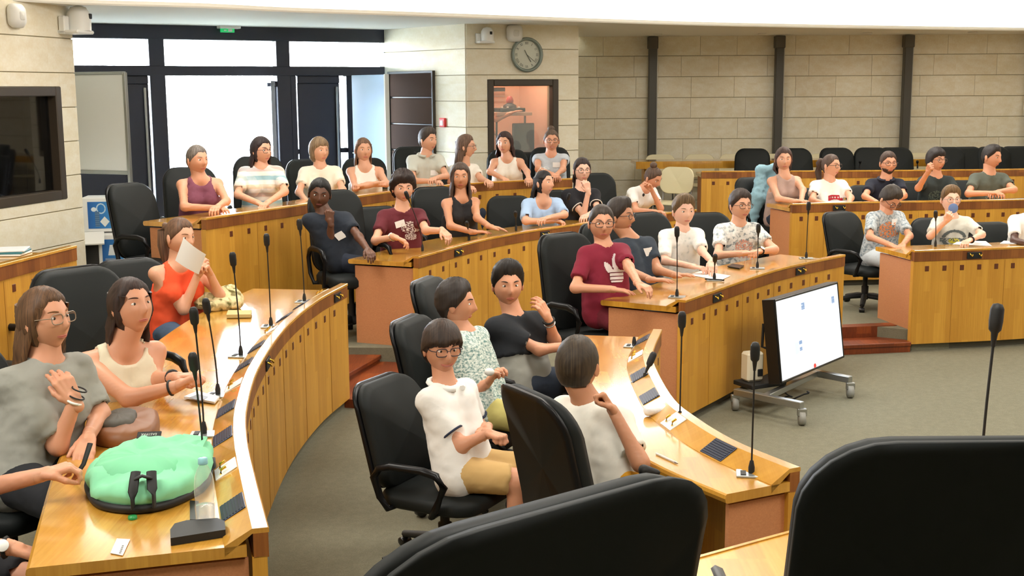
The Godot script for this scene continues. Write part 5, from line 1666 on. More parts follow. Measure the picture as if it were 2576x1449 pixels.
# ---------------------------------------------------------------- people
# A body is a field of tapered bones joined with a smooth minimum and meshed as surface nets; the head and the hands have grids of their own.
func field_mesh(mb: MB, bones: Array, cell: float, k: float, cuts: Array, wrinkle := 0.0):
	var lo := Vector3.ONE * 1e9; var hi := Vector3.ONE * -1e9
	for b in bones:
		for e in 2:
			var r := Vector3.ONE * (maxf(b[2], b[3]) + cell * 3.0)
			lo = lo.min(b[e] - r); hi = hi.max(b[e] + r)
	var nx := int((hi.x - lo.x) / cell) + 2; var ny := int((hi.y - lo.y) / cell) + 2; var nz := int((hi.z - lo.z) / cell) + 2
	var f := PackedFloat32Array()
	f.resize(nx * ny * nz)
	f.fill(0.5)
	for b in bones:
		var a: Vector3 = b[0]; var ab: Vector3 = b[1] - b[0]
		var ra: float = b[2]; var dr: float = b[3] - b[2]
		var l2 := maxf(ab.length_squared(), 1e-9); var le := sqrt(l2)
		var cutend: bool = b.size() > 4 and b[4]
		var mg := maxf(b[2], b[3]) + k + cell * 2.0
		var q0: Vector3 = ((a.min(b[1]) - Vector3.ONE * mg - lo) / cell).max(Vector3.ZERO)
		var q1: Vector3 = ((a.max(b[1]) + Vector3.ONE * mg - lo) / cell)
		var x1 := mini(int(q1.x) + 1, nx - 1); var y1 := mini(int(q1.y) + 1, ny - 1); var z1 := mini(int(q1.z) + 1, nz - 1)
		for z in range(int(q0.z), z1 + 1):
			for y in range(int(q0.y), y1 + 1):
				var i := (z * ny + y) * nx + int(q0.x)
				var p := lo - a + Vector3(int(q0.x), y, z) * cell
				for x in range(int(q0.x), x1 + 1):
					var t := p.dot(ab) / l2
					var tc := clampf(t, 0.0, 1.0)
					var d := (p - ab * tc).length() - ra - dr * tc
					if cutend and t > 1.0: d = maxf(d, (t - 1.0) * le)
					var o := f[i]
					var h := k - absf(o - d)
					f[i] = minf(o, d) - (h * h / (4.0 * k) if h > 0.0 else 0.0)
					i += 1
					p.x += cell
	for c in cuts:
		var r: Vector3 = c[1]
		var q0: Vector3 = ((c[0] - r - Vector3.ONE * cell * 2 - lo) / cell).max(Vector3.ZERO)
		var q1: Vector3 = ((c[0] + r + Vector3.ONE * cell * 2 - lo) / cell)
		for z in range(int(q0.z), mini(int(q1.z) + 1, nz - 1) + 1):
			for y in range(int(q0.y), mini(int(q1.y) + 1, ny - 1) + 1):
				for x in range(int(q0.x), mini(int(q1.x) + 1, nx - 1) + 1):
					var i := (z * ny + y) * nx + x
					var p: Vector3 = (lo + Vector3(x, y, z) * cell - c[0]) / r
					f[i] = maxf(f[i], (1.0 - p.length()) * minf(r.x, minf(r.y, r.z)))
	var s := mb.v.size()
	var vid := PackedInt32Array()
	vid.resize(f.size())
	vid.fill(-1)
	var sy := nx; var sz := nx * ny
	var near := cell * 2.2
	for z in nz - 1:
		for y in ny - 1:
			var i := (z * ny + y) * nx - 1
			for x in nx - 1:
				i += 1
				var f0 := f[i]
				if f0 > near or f0 < -near: continue
				var f1 := f[i + 1]; var f2 := f[i + sy]; var f3 := f[i + sy + 1]
				var f4 := f[i + sz]; var f5 := f[i + sz + 1]; var f6 := f[i + sz + sy]; var f7 := f[i + sz + sy + 1]
				var m := int(f0 < 0) + int(f1 < 0) + int(f2 < 0) + int(f3 < 0) + int(f4 < 0) + int(f5 < 0) + int(f6 < 0) + int(f7 < 0)
				if m == 0 or m == 8: continue
				var q := Vector3.ZERO; var n := 0
				if (f0 < 0) != (f1 < 0): q += Vector3(f0 / (f0 - f1), 0, 0); n += 1
				if (f2 < 0) != (f3 < 0): q += Vector3(f2 / (f2 - f3), 1, 0); n += 1
				if (f4 < 0) != (f5 < 0): q += Vector3(f4 / (f4 - f5), 0, 1); n += 1
				if (f6 < 0) != (f7 < 0): q += Vector3(f6 / (f6 - f7), 1, 1); n += 1
				if (f0 < 0) != (f2 < 0): q += Vector3(0, f0 / (f0 - f2), 0); n += 1
				if (f1 < 0) != (f3 < 0): q += Vector3(1, f1 / (f1 - f3), 0); n += 1
				if (f4 < 0) != (f6 < 0): q += Vector3(0, f4 / (f4 - f6), 1); n += 1
				if (f5 < 0) != (f7 < 0): q += Vector3(1, f5 / (f5 - f7), 1); n += 1
				if (f0 < 0) != (f4 < 0): q += Vector3(0, 0, f0 / (f0 - f4)); n += 1
				if (f1 < 0) != (f5 < 0): q += Vector3(1, 0, f1 / (f1 - f5)); n += 1
				if (f2 < 0) != (f6 < 0): q += Vector3(0, 1, f2 / (f2 - f6)); n += 1
				if (f3 < 0) != (f7 < 0): q += Vector3(1, 1, f3 / (f3 - f7)); n += 1
				vid[i] = mb.vert(lo + (Vector3(x, y, z) + q / n) * cell, Vector3.ZERO)
				if x > 0 and y > 0 and z > 0:
					if (f0 < 0) != (f1 < 0): _face(mb, vid[i], vid[i - sy], vid[i - sy - sz], vid[i - sz], f0 < 0)
					if (f0 < 0) != (f2 < 0): _face(mb, vid[i], vid[i - sz], vid[i - sz - 1], vid[i - 1], f0 < 0)
					if (f0 < 0) != (f4 < 0): _face(mb, vid[i], vid[i - 1], vid[i - 1 - sy], vid[i - sy], f0 < 0)
	var ii := mb.idx
	var from := 0
	# normals from the faces of this field
	while from < ii.size() and (ii[from] < s or ii[from + 1] < s or ii[from + 2] < s): from += 3
	for j in range(from, ii.size(), 3):
		var a := ii[j]; var b := ii[j + 2]; var c := ii[j + 1]
		var q := (mb.v[b] - mb.v[a]).cross(mb.v[c] - mb.v[a])
		mb.n[a] += q; mb.n[b] += q; mb.n[c] += q
	for j in range(s, mb.v.size()):
		mb.n[j] = mb.n[j].normalized()
		if wrinkle > 0.0:
			var p := mb.v[j]
			var w := fold.get_noise_3d(p.x * 9.0, p.y * 14.0, p.z * 9.0)
			mb.v[j] = p + mb.n[j] * wrinkle * w
			mb.n[j] = (mb.n[j] + Vector3(fold.get_noise_3d(p.x * 9.0 + 0.3, p.y * 14.0, p.z * 9.0) - w, fold.get_noise_3d(p.x * 9.0, p.y * 14.0 + 0.3, p.z * 9.0) - w, 0) * wrinkle * -60.0).normalized()

var fold := FastNoiseLite.new()

func _face(mb: MB, a: int, b: int, c: int, d: int, inside: bool):
	if a < 0 or b < 0 or c < 0 or d < 0: return
	if inside: mb.tri(a, b, c); mb.tri(a, c, d)
	else: mb.tri(a, c, b); mb.tri(a, d, c)

func bones_d(bones: Array, p: Vector3, k := 0.04) -> float:
	var o := 0.5
	for b in bones:
		var ab: Vector3 = b[1] - b[0]
		var t := clampf((p - b[0]).dot(ab) / maxf(ab.length_squared(), 1e-9), 0, 1)
		var d: float = (p - b[0] - ab * t).length() - lerpf(b[2], b[3], t)
		var h := k - absf(o - d)
		o = minf(o, d) - (h * h / (4.0 * k) if h > 0.0 else 0.0)
	return o

# ---- head: one grid, shaped by a few smooth bumps. x to the person's left, y up, z to the front; about 22 cm tall
func head_point(d: Vector3, smooth_only := false) -> Vector3:
	var p := d * Vector3(0.078, 0.113, 0.095)
	var t := clampf((-0.012 - p.y) / 0.1, 0, 1)
	var fr := clampf(d.z * 2.5, 0, 1)
	p.x *= 1.0 - 0.27 * t * t
	p.z *= 1.0 - lerpf(0.42, 0.08, clampf(d.z + 0.5, 0, 1)) * t
	if d.z < 0: p.z *= 1.0 + 0.06 * clampf(p.y / 0.1 + 0.3, 0, 1)
	if smooth_only or fr <= 0.0: return p
	var ax := absf(p.x)
	var z := 0.023 * exp(-pow((p.y + 0.025) / 0.015, 2) - pow(ax / 0.0125, 2)) + 0.011 * exp(-pow((p.y - 0.0) / 0.02, 2) - pow(ax / 0.009, 2))
	z -= 0.008 * exp(-pow((ax - 0.031) / 0.016, 2) - pow((p.y - 0.010) / 0.012, 2))
	z += 0.004 * exp(-pow((p.y - 0.03) / 0.010, 2) - pow(ax / 0.055, 2))
	z += 0.005 * exp(-pow((p.y + 0.062) / 0.012, 2) - pow(ax / 0.024, 2))
	z += 0.007 * exp(-pow((p.y + 0.098) / 0.014, 2) - pow(ax / 0.022, 2))
	z -= 0.003 * exp(-pow((p.y + 0.08) / 0.008, 2) - pow(ax / 0.025, 2))
	z += 0.003 * exp(-pow((ax - 0.045) / 0.018, 2) - pow((p.y + 0.02) / 0.02, 2))
	p.z += z * fr
	return p

func face_at(x: float, y: float, out := 0.0) -> Vector3:
	# the point of the face over (x, y)
	var d := Vector3(x / 0.078, y / 0.113, 0)
	d.z = sqrt(maxf(0.0, 1.0 - d.length_squared()))
	var p := head_point(d)
	return Vector3(x, y, p.z + out)

const HLON := 52
const HLAT := 40
var head_dirs := PackedVector3Array()
var head_pts := PackedVector3Array()

func head_grid():
	for j in HLAT + 1:
		var v := float(j) / HLAT * 2.0 - 1.0
		var lat := (v + 0.12 * sin(v * PI)) * PI / 2
		for i in HLON:
			var u := float(i) / HLON * 2.0 - 1.0
			var lon := (u - 0.16 * sin(u * PI)) * PI
			var d := Vector3(sin(lon) * cos(lat), sin(lat), cos(lon) * cos(lat))
			head_dirs.append(d)
			head_pts.append(head_point(d))

func shell(mb: MB, pts: PackedVector3Array, x: Transform3D):
	var rings := []
	for j in HLAT + 1:
		var r := PackedVector3Array()
		for i in HLON: r.append(x * pts[j * HLON + i])
		rings.append(r)
	mb.loft(rings, false)

func hair_cap(mb: MB, x: Transform3D, st: Dictionary):
	# the skull's own grid, thickened above the hairline and sunk below it
	var pts := PackedVector3Array()
	var top: float = st.get("top", 0.022); var side: float = st.get("side", 0.008); var lump: float = st.get("lump", 0.003)
	var fr: float = st.get("fringe", 0.066); var long: bool = st.get("long", false); var sweep: float = st.get("sweep", 0.0)
	var sd: float = st.get("seed", 0.0)
	for k in head_dirs.size():
		var d := head_dirs[k]
		var p := head_point(d, true)
		var a := rad_to_deg(atan2(absf(d.x), d.z))
		var thr := fr + sweep * p.x
		if a > 32: thr = lerpf(fr, 0.02, clampf((a - 32) / 34.0, 0, 1))
		if a > 66: thr = lerpf(0.02, -0.012 if not long else -0.1, clampf((a - 66) / 16.0, 0, 1))
		if a > 100: thr = lerpf(-0.012 if not long else -0.1, -0.072 if not long else -0.1, clampf((a - 100) / 28.0, 0, 1))
		thr += 0.008 * fold.get_noise_3d(d.x * 22 + sd, d.y * 8, d.z * 22)
		var m := smoothstep(thr - 0.005, thr + 0.007, p.y)
		var up := clampf((p.y - 0.01) / 0.09, 0, 1)
		var th := lerpf(side, top, up) + lump * fold.get_noise_3d(d.x * 60 + sd, d.y * 60, d.z * 60 + sd) + lump * 0.6 * fold.get_noise_3d(d.x * 150 + sd, d.y * 40, d.z * 150)
		if st.get("quiff", 0.0) > 0.0: th += st.quiff * exp(-pow((p.z - 0.05) / 0.04, 2)) * up
		if a < 70 and fr > 0.04: th = lerpf(0.003, th, smoothstep(thr - 0.004, thr + 0.036, p.y))
		pts.append(p + (p * Vector3(1.5, 1, 1.1)).normalized() * lerpf(-0.01, th, m))
	shell(mb, pts, x)

func hair_curtain(mb: MB, x: Transform3D, st: Dictionary):
	# long hair: a closed band around the sides and back, from the temples down to its length
	var le: float = st.length
	var op: float = st.get("open", 62.0)
	var sd: float = st.get("seed", 0.0)
	var rings := []
	var n := 22
	for j in 15:
		var t := j / 14.0
		var y := lerpf(0.06, -le, t)
		var w := lerpf(0.082, st.get("spread", 0.1), smoothstep(0.0, 0.6, t)) * (1.0 - 0.35 * smoothstep(0.75, 1.0, t))
		var dp := lerpf(0.108, 0.075, smoothstep(0.1, 0.6, t))
		var zc := lerpf(-0.006, st.get("back", -0.045), smoothstep(0.1, 0.7, t))
		var o := deg_to_rad(lerpf(50.0, op, smoothstep(0.0, 0.25, t)))
		var th := lerpf(0.02, 0.042, smoothstep(0.1, 0.5, t)) * (1.0 - 0.5 * smoothstep(0.8, 1.0, t))
		var ring := PackedVector3Array()
		for k in n:
			var a := lerpf(o, TAU - o, k / float(n - 1))
			var r: float = 1.0 + 0.06 * sin(a * 17.0 + sd) * smoothstep(0.15, 0.5, t) + st.get("wave", 0.03) * sin(y * 60.0 + a * 3.0 + sd)
			ring.append(x * Vector3(sin(a) * w * r, y, cos(a) * dp * r + zc))
		for k in n:
			var a := lerpf(TAU - o, o, k / float(n - 1))
			var e := sin(PI * k / (n - 1.0))
			ring.append(x * Vector3(sin(a) * (w - th * (0.3 + 0.7 * e)), y, cos(a) * (dp - th * (0.3 + 0.7 * e)) + zc))
		ring.reverse()
		rings.append(ring)
	mb.loft(rings)

# ---- hands: wrist at the origin, fingers along +z, back of the hand up, thumb towards +x (a right hand)
var hands := {}
func make_hand(pose: String) -> MB:
	var curl: Array = {"flat": [8, 10, 8], "relaxed": [28, 32, 22], "fist": [74, 88, 55], "pinch": [48, 52, 36], "grip": [52, 62, 40]}[pose]
	var b := []
	b.append([Vector3(0, 0, -0.02), Vector3(0, 0, 0.02), 0.0245, 0.024])
	var base := [[0.029, 0.088, 0.070], [0.0095, 0.093, 0.079], [-0.0105, 0.089, 0.072], [-0.029, 0.08, 0.057]]
	for k in 4:
		var p := Vector3(base[k][0], 0.0, base[k][1])
		b.append([Vector3(base[k][0] * 0.55, 0, 0.01), p, 0.015, 0.0118])
		var a := 0.0
		var spread := (1.5 - k) * 0.05
		for j in 3:
			a += deg_to_rad(curl[j] * (1.0 + 0.12 * (k - 1)))
			var le: float = base[k][2] * [0.45, 0.31, 0.24][j]
			var q := p + Vector3(sin(spread) * cos(a), -sin(a), cos(a) * cos(spread)) * le
			b.append([p, q, 0.0094 - j * 0.0012, 0.0084 - j * 0.0012])
			p = q
	var tp := {"flat": [Vector3(0.048, -0.008, 0.058), Vector3(0.058, -0.012, 0.086)], "relaxed": [Vector3(0.045, -0.018, 0.06), Vector3(0.046, -0.03, 0.088)], "fist": [Vector3(0.04, -0.03, 0.062), Vector3(0.016, -0.042, 0.078)], "pinch": [Vector3(0.042, -0.032, 0.066), Vector3(0.03, -0.052, 0.092)], "grip": [Vector3(0.042, -0.034, 0.062), Vector3(0.03, -0.052, 0.08)]}
	b.append([Vector3(0.016, -0.002, 0.012), Vector3(0.034, -0.006, 0.034), 0.016, 0.0135])
	b.append([Vector3(0.034, -0.006, 0.034), tp[pose][0], 0.0125, 0.0105])
	b.append([tp[pose][0], tp[pose][1], 0.0105, 0.0082])
	var mb := MB.new()
	field_mesh(mb, b, 0.0042, 0.006, [])
	return mb

func add_hand(mb: MB, pose: String, wrist: Vector3, dir: Vector3, dorsal: Vector3, right: bool, s: float):
	if not hands.has(pose): hands[pose] = make_hand(pose)
	var h: MB = hands[pose]
	var z := dir.normalized()
	var xx := dorsal.cross(z)
	if xx.length() < 0.05: xx = Vector3(0.3, 0.2, 1).cross(z)
	xx = xx.normalized()
	var yy := z.cross(xx)
	var st := mb.v.size()
	var flip := 1.0 if right else -1.0
	for k in h.v.size():
		var p := h.v[k]; var q := h.n[k]
		mb.vert(wrist + (xx * p.x * flip + yy * p.y + z * p.z) * s, xx * q.x * flip + yy * q.y + z * q.z)
	for k in range(0, h.idx.size(), 3):
		if right: mb.idx.append(st + h.idx[k]); mb.idx.append(st + h.idx[k + 1]); mb.idx.append(st + h.idx[k + 2])
		else: mb.idx.append(st + h.idx[k]); mb.idx.append(st + h.idx[k + 2]); mb.idx.append(st + h.idx[k + 1])

var skin_mats := {}
func skin(c: Color) -> StandardMaterial3D:
	if not skin_mats.has(c):
		var m := mat(c, 0.5)
		m.subsurf_scatter_enabled = true
		m.subsurf_scatter_strength = 0.08
		skin_mats[c] = m
	return skin_mats[c]

var cloth_mats := {}
func cloth(c: Color) -> StandardMaterial3D:
	if not cloth_mats.has(c):
		var m := mat(c, 0.9)
		m.rim_enabled = true
		m.rim = 0.08
		cloth_mats[c] = m
	return cloth_mats[c]

func drape(d: Dictionary, bones: Array, u: float, v: float, w: float, h: float, n: int, inside: Callable, off := 0.004, roll := 0.0) -> MB:
	# a printed or stuck-on shape laid on the shirt front; u to the person's left, v down from the neck
	var mb := MB.new()
	var pts := {}
	var fwd: Vector3 = d.fwd; var left: Vector3 = d.left; var up: Vector3 = (d.neck - d.hip).normalized()
	up = (up - fwd * up.dot(fwd)).normalized()
	for j in n + 1:
		for i in n + 1:
			var a := (float(i) / n - 0.5) * w; var b := (0.5 - float(j) / n) * h
			var p: Vector3 = d.neck + left * (u + a * cos(roll) - b * sin(roll)) + up * (-v + a * sin(roll) + b * cos(roll)) + fwd * 0.4
			for k in 40:
				var e := bones_d(bones, p)
				if e < off: break
				p -= fwd * maxf(e - off * 0.5, 0.002)
			pts[j * 100 + i] = mb.vert(p, fwd)
	for j in n:
		for i in n:
			if inside.call((i + 0.5) / n * 2.0 - 1.0, 1.0 - (j + 0.5) / n * 2.0):
				var a: int = pts[j * 100 + i]; var b: int = pts[j * 100 + i + 1]; var c: int = pts[j * 100 + 101 + i]; var e: int = pts[j * 100 + 100 + i]
				mb.tri(a, e, c); mb.tri(a, c, b)
	return mb

func person(d: Dictionary):
	var s: float = d.s
	var n: Vector3 = d.neck; var hip: Vector3 = d.hip
	var fwd := Vector3(sin(d.ty), 0, cos(d.ty)); var left := Vector3(cos(d.ty), 0, -sin(d.ty))
	d.fwd = fwd; d.left = left
	var base := Vector3(hip.x, d.floor, hip.z)
	var o := thing("person", d.label, "person", base, 0.0, "")
	var to := -base
	var slim: float = d.get("slim", 0.9)
	var cell: float = d.cell
	var up := (n - hip).normalized()
	var sh := [n - left * 0.165 * s * slim - up * 0.075 * s, n + left * 0.165 * s * slim - up * 0.075 * s]
	if d.has("sa"): sh[0] = d.sa
	if d.has("sb"): sh[1] = d.sb
	var el := [d.ea, d.eb]; var wr := [d.wa, d.wb]
	var hx := Transform3D(Basis(Vector3.UP, d.hy) * Basis(Vector3.RIGHT, -d.hp) * Basis(Vector3.BACK, d.hr), d.head).scaled_local(Vector3.ONE * d.hs)
	# --- skin
	var b := []
	for e in 2:
		var si := -1.0 if e == 0 else 1.0
		b.append([hip + left * si * 0.075 * s, n + left * si * 0.078 * s * slim - up * 0.13 * s, 0.1 * s * slim, 0.094 * s * slim])
		b.append([n - up * 0.045 * s, sh[e], 0.05 * s, 0.044 * s])
		b.append([sh[e], el[e], 0.045 * s * slim, 0.036 * s * slim])
		b.append([el[e], wr[e], 0.038 * s * slim, 0.0255 * s])
		var kn: Vector3 = d["ka" if e == 0 else "kb"]; var an: Vector3 = d["fa" if e == 0 else "fb"]
		b.append([hip + left * si * 0.085 * s, kn, 0.082 * s, 0.055 * s])
		b.append([kn, an, 0.052 * s, 0.034 * s])
		if d.get("bust", false): b.append([n + left * si * 0.075 * s - up * 0.2 * s + fwd * 0.06 * s, n + left * si * 0.075 * s - up * 0.205 * s + fwd * 0.075 * s, 0.062 * s, 0.058 * s])
	var nb: Vector3 = hx * Vector3(0, -0.06, -0.012)
	b.append([n - up * 0.03 * s, nb, 0.06 * s, 0.055 * s * d.hs])
	for e in b: e[0] += to; e[1] += to
	var body := MB.new()
	field_mesh(body, b, cell, 0.03, [])
	var hl := Transform3D(hx.basis, hx.origin + to)
	shell(body, head_pts, hl)
	for si in [-1.0, 1.0]:
		body.ball(hl * Transform3D(Basis(Vector3.UP, si * 0.35) * Basis(Vector3.RIGHT, -0.2), Vector3(si * 0.082, -0.004, -0.008)), 0.009, 0.031, 0.019, 10)
	for e in 2:
		var w: Vector3 = wr[e]
		var dir: Vector3 = d.get("ha" if e == 0 else "hb", w + (w - el[e])) - w
		add_hand(body, d.get("pa" if e == 0 else "pb", "relaxed"), w + to, dir, d.get("da" if e == 0 else "db", Vector3.UP), e == 0, s * d.get("hand", 0.98))
	put("body", body, skin(d.skin), o)
	# --- face
	if not d.get("noface", false):
		var iris := mat(d.get("iris", rgb(58, 42, 30)), 0.15)
		for si in [-1.0, 1.0]:
			var ew := MB.new()
			var c := face_at(si * 0.031, 0.009)
			ew.ball(hl.translated_local(c + Vector3(0, 0, -0.0035)), 0.0145, 0.0068, 0.0065, 12)
			var eo := put("eye", ew, mat(rgb(226, 222, 216), 0.25), o)
			var ei := MB.new()
			ei.ball(hl.translated_local(c + Vector3(d.get("gaze", 0.0) * 0.005, 0, 0.0012)), 0.0062, 0.0064, 0.0032, 10)
			put("iris", ei, iris, eo)
			var eb := MB.new()
			var pts := []
			for k in 6:
				var t := k / 5.0
				pts.append(hl * face_at(si * lerpf(0.018, 0.05, t), 0.031 + 0.004 * sin(t * 2.6) + d.get("brow", 0.0), 0.0008))
			eb.tube(pts, [0.0018, 0.003, 0.0031, 0.0028, 0.0022, 0.0012], 6)
			put("eyebrow", eb, cloth(d.get("browc", d.hair_color)), o)
		var lip := MB.new()
		var smile: float = d.get("smile", 0.0)
		for r in [[-0.0585, 0.0034], [-0.0655, 0.0042]]:
			var pts := []
			for k in 7:
				var t := k / 3.0 - 1.0
				pts.append(hl * face_at(t * (0.022 + 0.008 * smile), r[0] + smile * 0.008 * t * t + (0.002 * absf(t) if r[0] < -0.062 else -0.002 * absf(t)), 0.0005))
			lip.tube(pts, [0.001, r[1] * 0.75, r[1], r[1] * 0.9, r[1], r[1] * 0.75, 0.001], 6)
		put("lips", lip, skin(d.get("lipc", (d.skin as Color).lerp(rgb(176, 70, 70), 0.5))), o)
		if smile > 0.6:
			var te := MB.new()
			te.ball(hl.translated_local(face_at(0, -0.062, -0.001)), 0.017, 0.0028, 0.003, 10)
			put("teeth", te, M.white, o)
	# --- hair
	var st: Dictionary = d.hair
	var hm := MB.new()
	hair_cap(hm, hl, st)
	var yaw := Transform3D(Basis(Vector3.UP, d.hy * 0.75 + d.ty * 0.25).scaled(Vector3.ONE * d.hs), hl.origin)
	if st.has("length"): hair_curtain(hm, yaw, st)
	if st.has("bun"): 
		hm.ball(hl.translated_local(st.bun), 0.04, 0.036, 0.04, 12)
	if st.has("pony"):
		var p0: Vector3 = hl * Vector3(0, 0.055, -0.105)
		var bk := yaw.basis * Vector3(0, 0, -1)
		hm.tube([hl * Vector3(0, 0.05, -0.08), p0 + bk * 0.02, p0 + bk * 0.045 + Vector3(0, -0.03, 0), p0 + bk * 0.05 + Vector3(0, -0.12, 0), p0 + bk * 0.035 + Vector3(0, -0.2, 0), p0 + bk * 0.03 + Vector3(0, -0.27, 0)], [0.02, 0.026, 0.034, 0.036, 0.028, 0.006], 10)
	if d.get("beard", false):
		var bp := PackedVector3Array()
		for k in head_dirs.size():
			var p := head_pts[k]; var q := head_dirs[k]
			var m := smoothstep(-0.042, -0.052, p.y + 0.35 * maxf(0.0, absf(p.x) - 0.035) * -1.0) * smoothstep(0.0, 0.2, q.z)
			if absf(p.x) < 0.023 and p.y > -0.073 and p.y < -0.054: m = 0.0
			bp.append(p + q * lerpf(-0.012, 0.0035, m))
		var bm := MB.new()
		shell(bm, bp, hl)
		put("beard", bm, hair_mat(d.hair_color), o)
	var hair_m := hair_mat(d.hair_color)
	put("hair", hm, hair_m, o)
	# --- shirt
	var sb := []
	var g: float = 0.012 * s
	var kind: String = d.get("shirt", "tee")
	var sl: float = d.get("sleeve", 0.62)
	for e in 2:
		var si := -1.0 if e == 0 else 1.0
		sb.append([hip + left * si * 0.078 * s - up * 0.02, n + left * si * 0.08 * s * slim - up * 0.13 * s, 0.11 * s * slim + g, 0.095 * s * slim + g])
		if kind != "bare":
			sb.append([n - up * 0.05 * s, sh[e], 0.048 * s + g, 0.042 * s + g])
		if kind == "tee":
			sb.append([sh[e], (sh[e] as Vector3).lerp(el[e], sl), 0.043 * s + g, 0.046 * s + g, true])
		if d.get("bust", false): sb.append([n + left * si * 0.075 * s - up * 0.2 * s + fwd * 0.06 * s, n + left * si * 0.075 * s - up * 0.205 * s + fwd * 0.075 * s, 0.062 * s + g, 0.058 * s + g])
	for e in sb: e[0] += to; e[1] += to
	var torso := sb.filter(func(q): return q.size() == 4)
	var cuts := []
	var nl := n + to
	var nd: float = d.get("neckline", 0.0)
	cuts.append([nl + up * 0.045 * s + fwd * (0.03 + nd * 0.25) * s, Vector3(0.07 + nd * 0.25, 0.07 + nd, 0.08 + nd * 0.5) * s])
	if kind == "tank":
		for e in 2: cuts.append([sh[e] + to + left * (-0.03 if e == 0 else 0.03) * s, Vector3(0.085, 0.12, 0.12) * s])
	if kind == "off":
		sb = sb.filter(func(q): return true)
	var smb := MB.new()
	field_mesh(smb, sb, cell, 0.035, cuts, d.get("wrinkle", 0.0045))
	var sm: Material = d.get("shirt_mat", null)
	if sm == null: sm = cloth(d.shirt_color)
	var so := put("shirt", smb, sm, o)
	d.sbones = sb
	var dl := d.duplicate()
	dl.neck = nl
	dl.hip = hip + to
	if d.has("upper_color"):
		# two-tone shirt: yoke and sleeves in another jersey
		var ub := []
		for e in 2:
			var si := -1.0 if e == 0 else 1.0
			var ta: Vector3 = n + to + left * si * 0.08 * s * slim - up * 0.13 * s
			ub.append([ta, ta.lerp(hip + to + left * si * 0.078 * s, 0.42), 0.094 * s * slim + g + 0.004, 0.1 * s + g + 0.004, true])
			ub.append([n + to - up * 0.05 * s, sh[e] + to, 0.048 * s + g + 0.004, 0.042 * s + g + 0.004])
			ub.append([sh[e] + to, (sh[e] as Vector3).lerp(el[e], sl) + to, 0.043 * s + g + 0.004, 0.046 * s + g + 0.004, true])
		var um := MB.new()
		field_mesh(um, ub, cell, 0.035, cuts, 0.0)
		put("shirt_yoke", um, cloth(d.upper_color), o)
	if d.has("collar"):
		var cm := MB.new()
		var ring := []
		for k in 17:
			var a := lerpf(0.35, TAU - 0.35, k / 16.0)
			ring.append(nl + up * (-0.03 + 0.03 * (1 - cos(a)) * 0.5) * s + (fwd * cos(a) * 0.088 + left * sin(a) * 0.082) * s + fwd * 0.012 * s)
		cm.tube(ring, 0.017 * s, 6, 0.8, up)
		put("collar", cm, cloth(d.collar), o)
	if d.has("trim"):
		for e in 2:
			var p: Vector3 = (sh[e] as Vector3).lerp(el[e], sl) + to
			var ax: Vector3 = (el[e] - sh[e]).normalized()
			var q := ax.cross(Vector3(0.2, 1, 0.3)).normalized()
			var ring := []
			for k in 17: ring.append(p + q.rotated(ax, TAU * k / 16.0) * (0.046 * s + g + 0.002))
			var tm := MB.new()
			tm.tube(ring, 0.0055, 6, 1.0, ax)
			put("sleeve_trim", tm, cloth(d.trim), o)
	if d.has("badge"):
		var e: Array = d.badge
		put("name_sticker", drape(dl, torso, e[0], e[1], 0.085, 0.055, 4, func(_a, _b): return true, 0.006, e[2] if e.size() > 2 else 0.0), M.paper, o)
	for pr in d.get("prints", []):
		put(pr[0], drape(dl, torso, pr[1], pr[2], pr[3], pr[4], 36, pr[5], 0.006), cloth(pr[6]), o)
	# --- trousers and shoes
	var pb := []
	var pl: float = d.get("short", 1.0)
	for e in 2:
		var si := -1.0 if e == 0 else 1.0
		var kn: Vector3 = d["ka" if e == 0 else "kb"] + to; var an: Vector3 = d["fa" if e == 0 else "fb"] + to
		var h0 := hip + to + left * si * 0.085 * s
		pb.append([h0 - up * 0.02, h0 + up * 0.0, 0.098 * s, 0.094 * s])
		if pl < 1.0: pb.append([h0, h0.lerp(kn, pl), 0.094 * s, 0.08 * s, true])
		else:
			pb.append([h0, kn, 0.092 * s, 0.066 * s])
			pb.append([kn, an, 0.064 * s, 0.05 * s, true])
	var pm := MB.new()
	field_mesh(pm, pb, maxf(cell, 0.014), 0.03, [], 0.005)
	put("shorts" if pl < 1.0 else "trousers", pm, cloth(d.get("pants", rgb(44, 52, 70))), o)
	for e in 2:
		var an: Vector3 = d["fa" if e == 0 else "fb"] + to
		var fm := MB.new()
		var ft: Vector3 = Vector3(an.x, 0.0, an.z)
		field_mesh(fm, [[ft + Vector3(0, 0.045, 0) - fwd * 0.03, ft + Vector3(0, 0.035, 0) + fwd * 0.14 * s, 0.042, 0.034]], 0.013, 0.02, [])
		put("shoe", fm, cloth(d.get("shoes", rgb(60, 60, 64))), o)
	# --- glasses
	if d.has("glasses"): glasses(o, hl, d.glasses)
	if d.has("sunglasses_up"):
		glasses(o, hl * Transform3D(Basis(Vector3.RIGHT, -0.9), Vector3(0, 0.062, -0.03)), rgb(226, 226, 222))
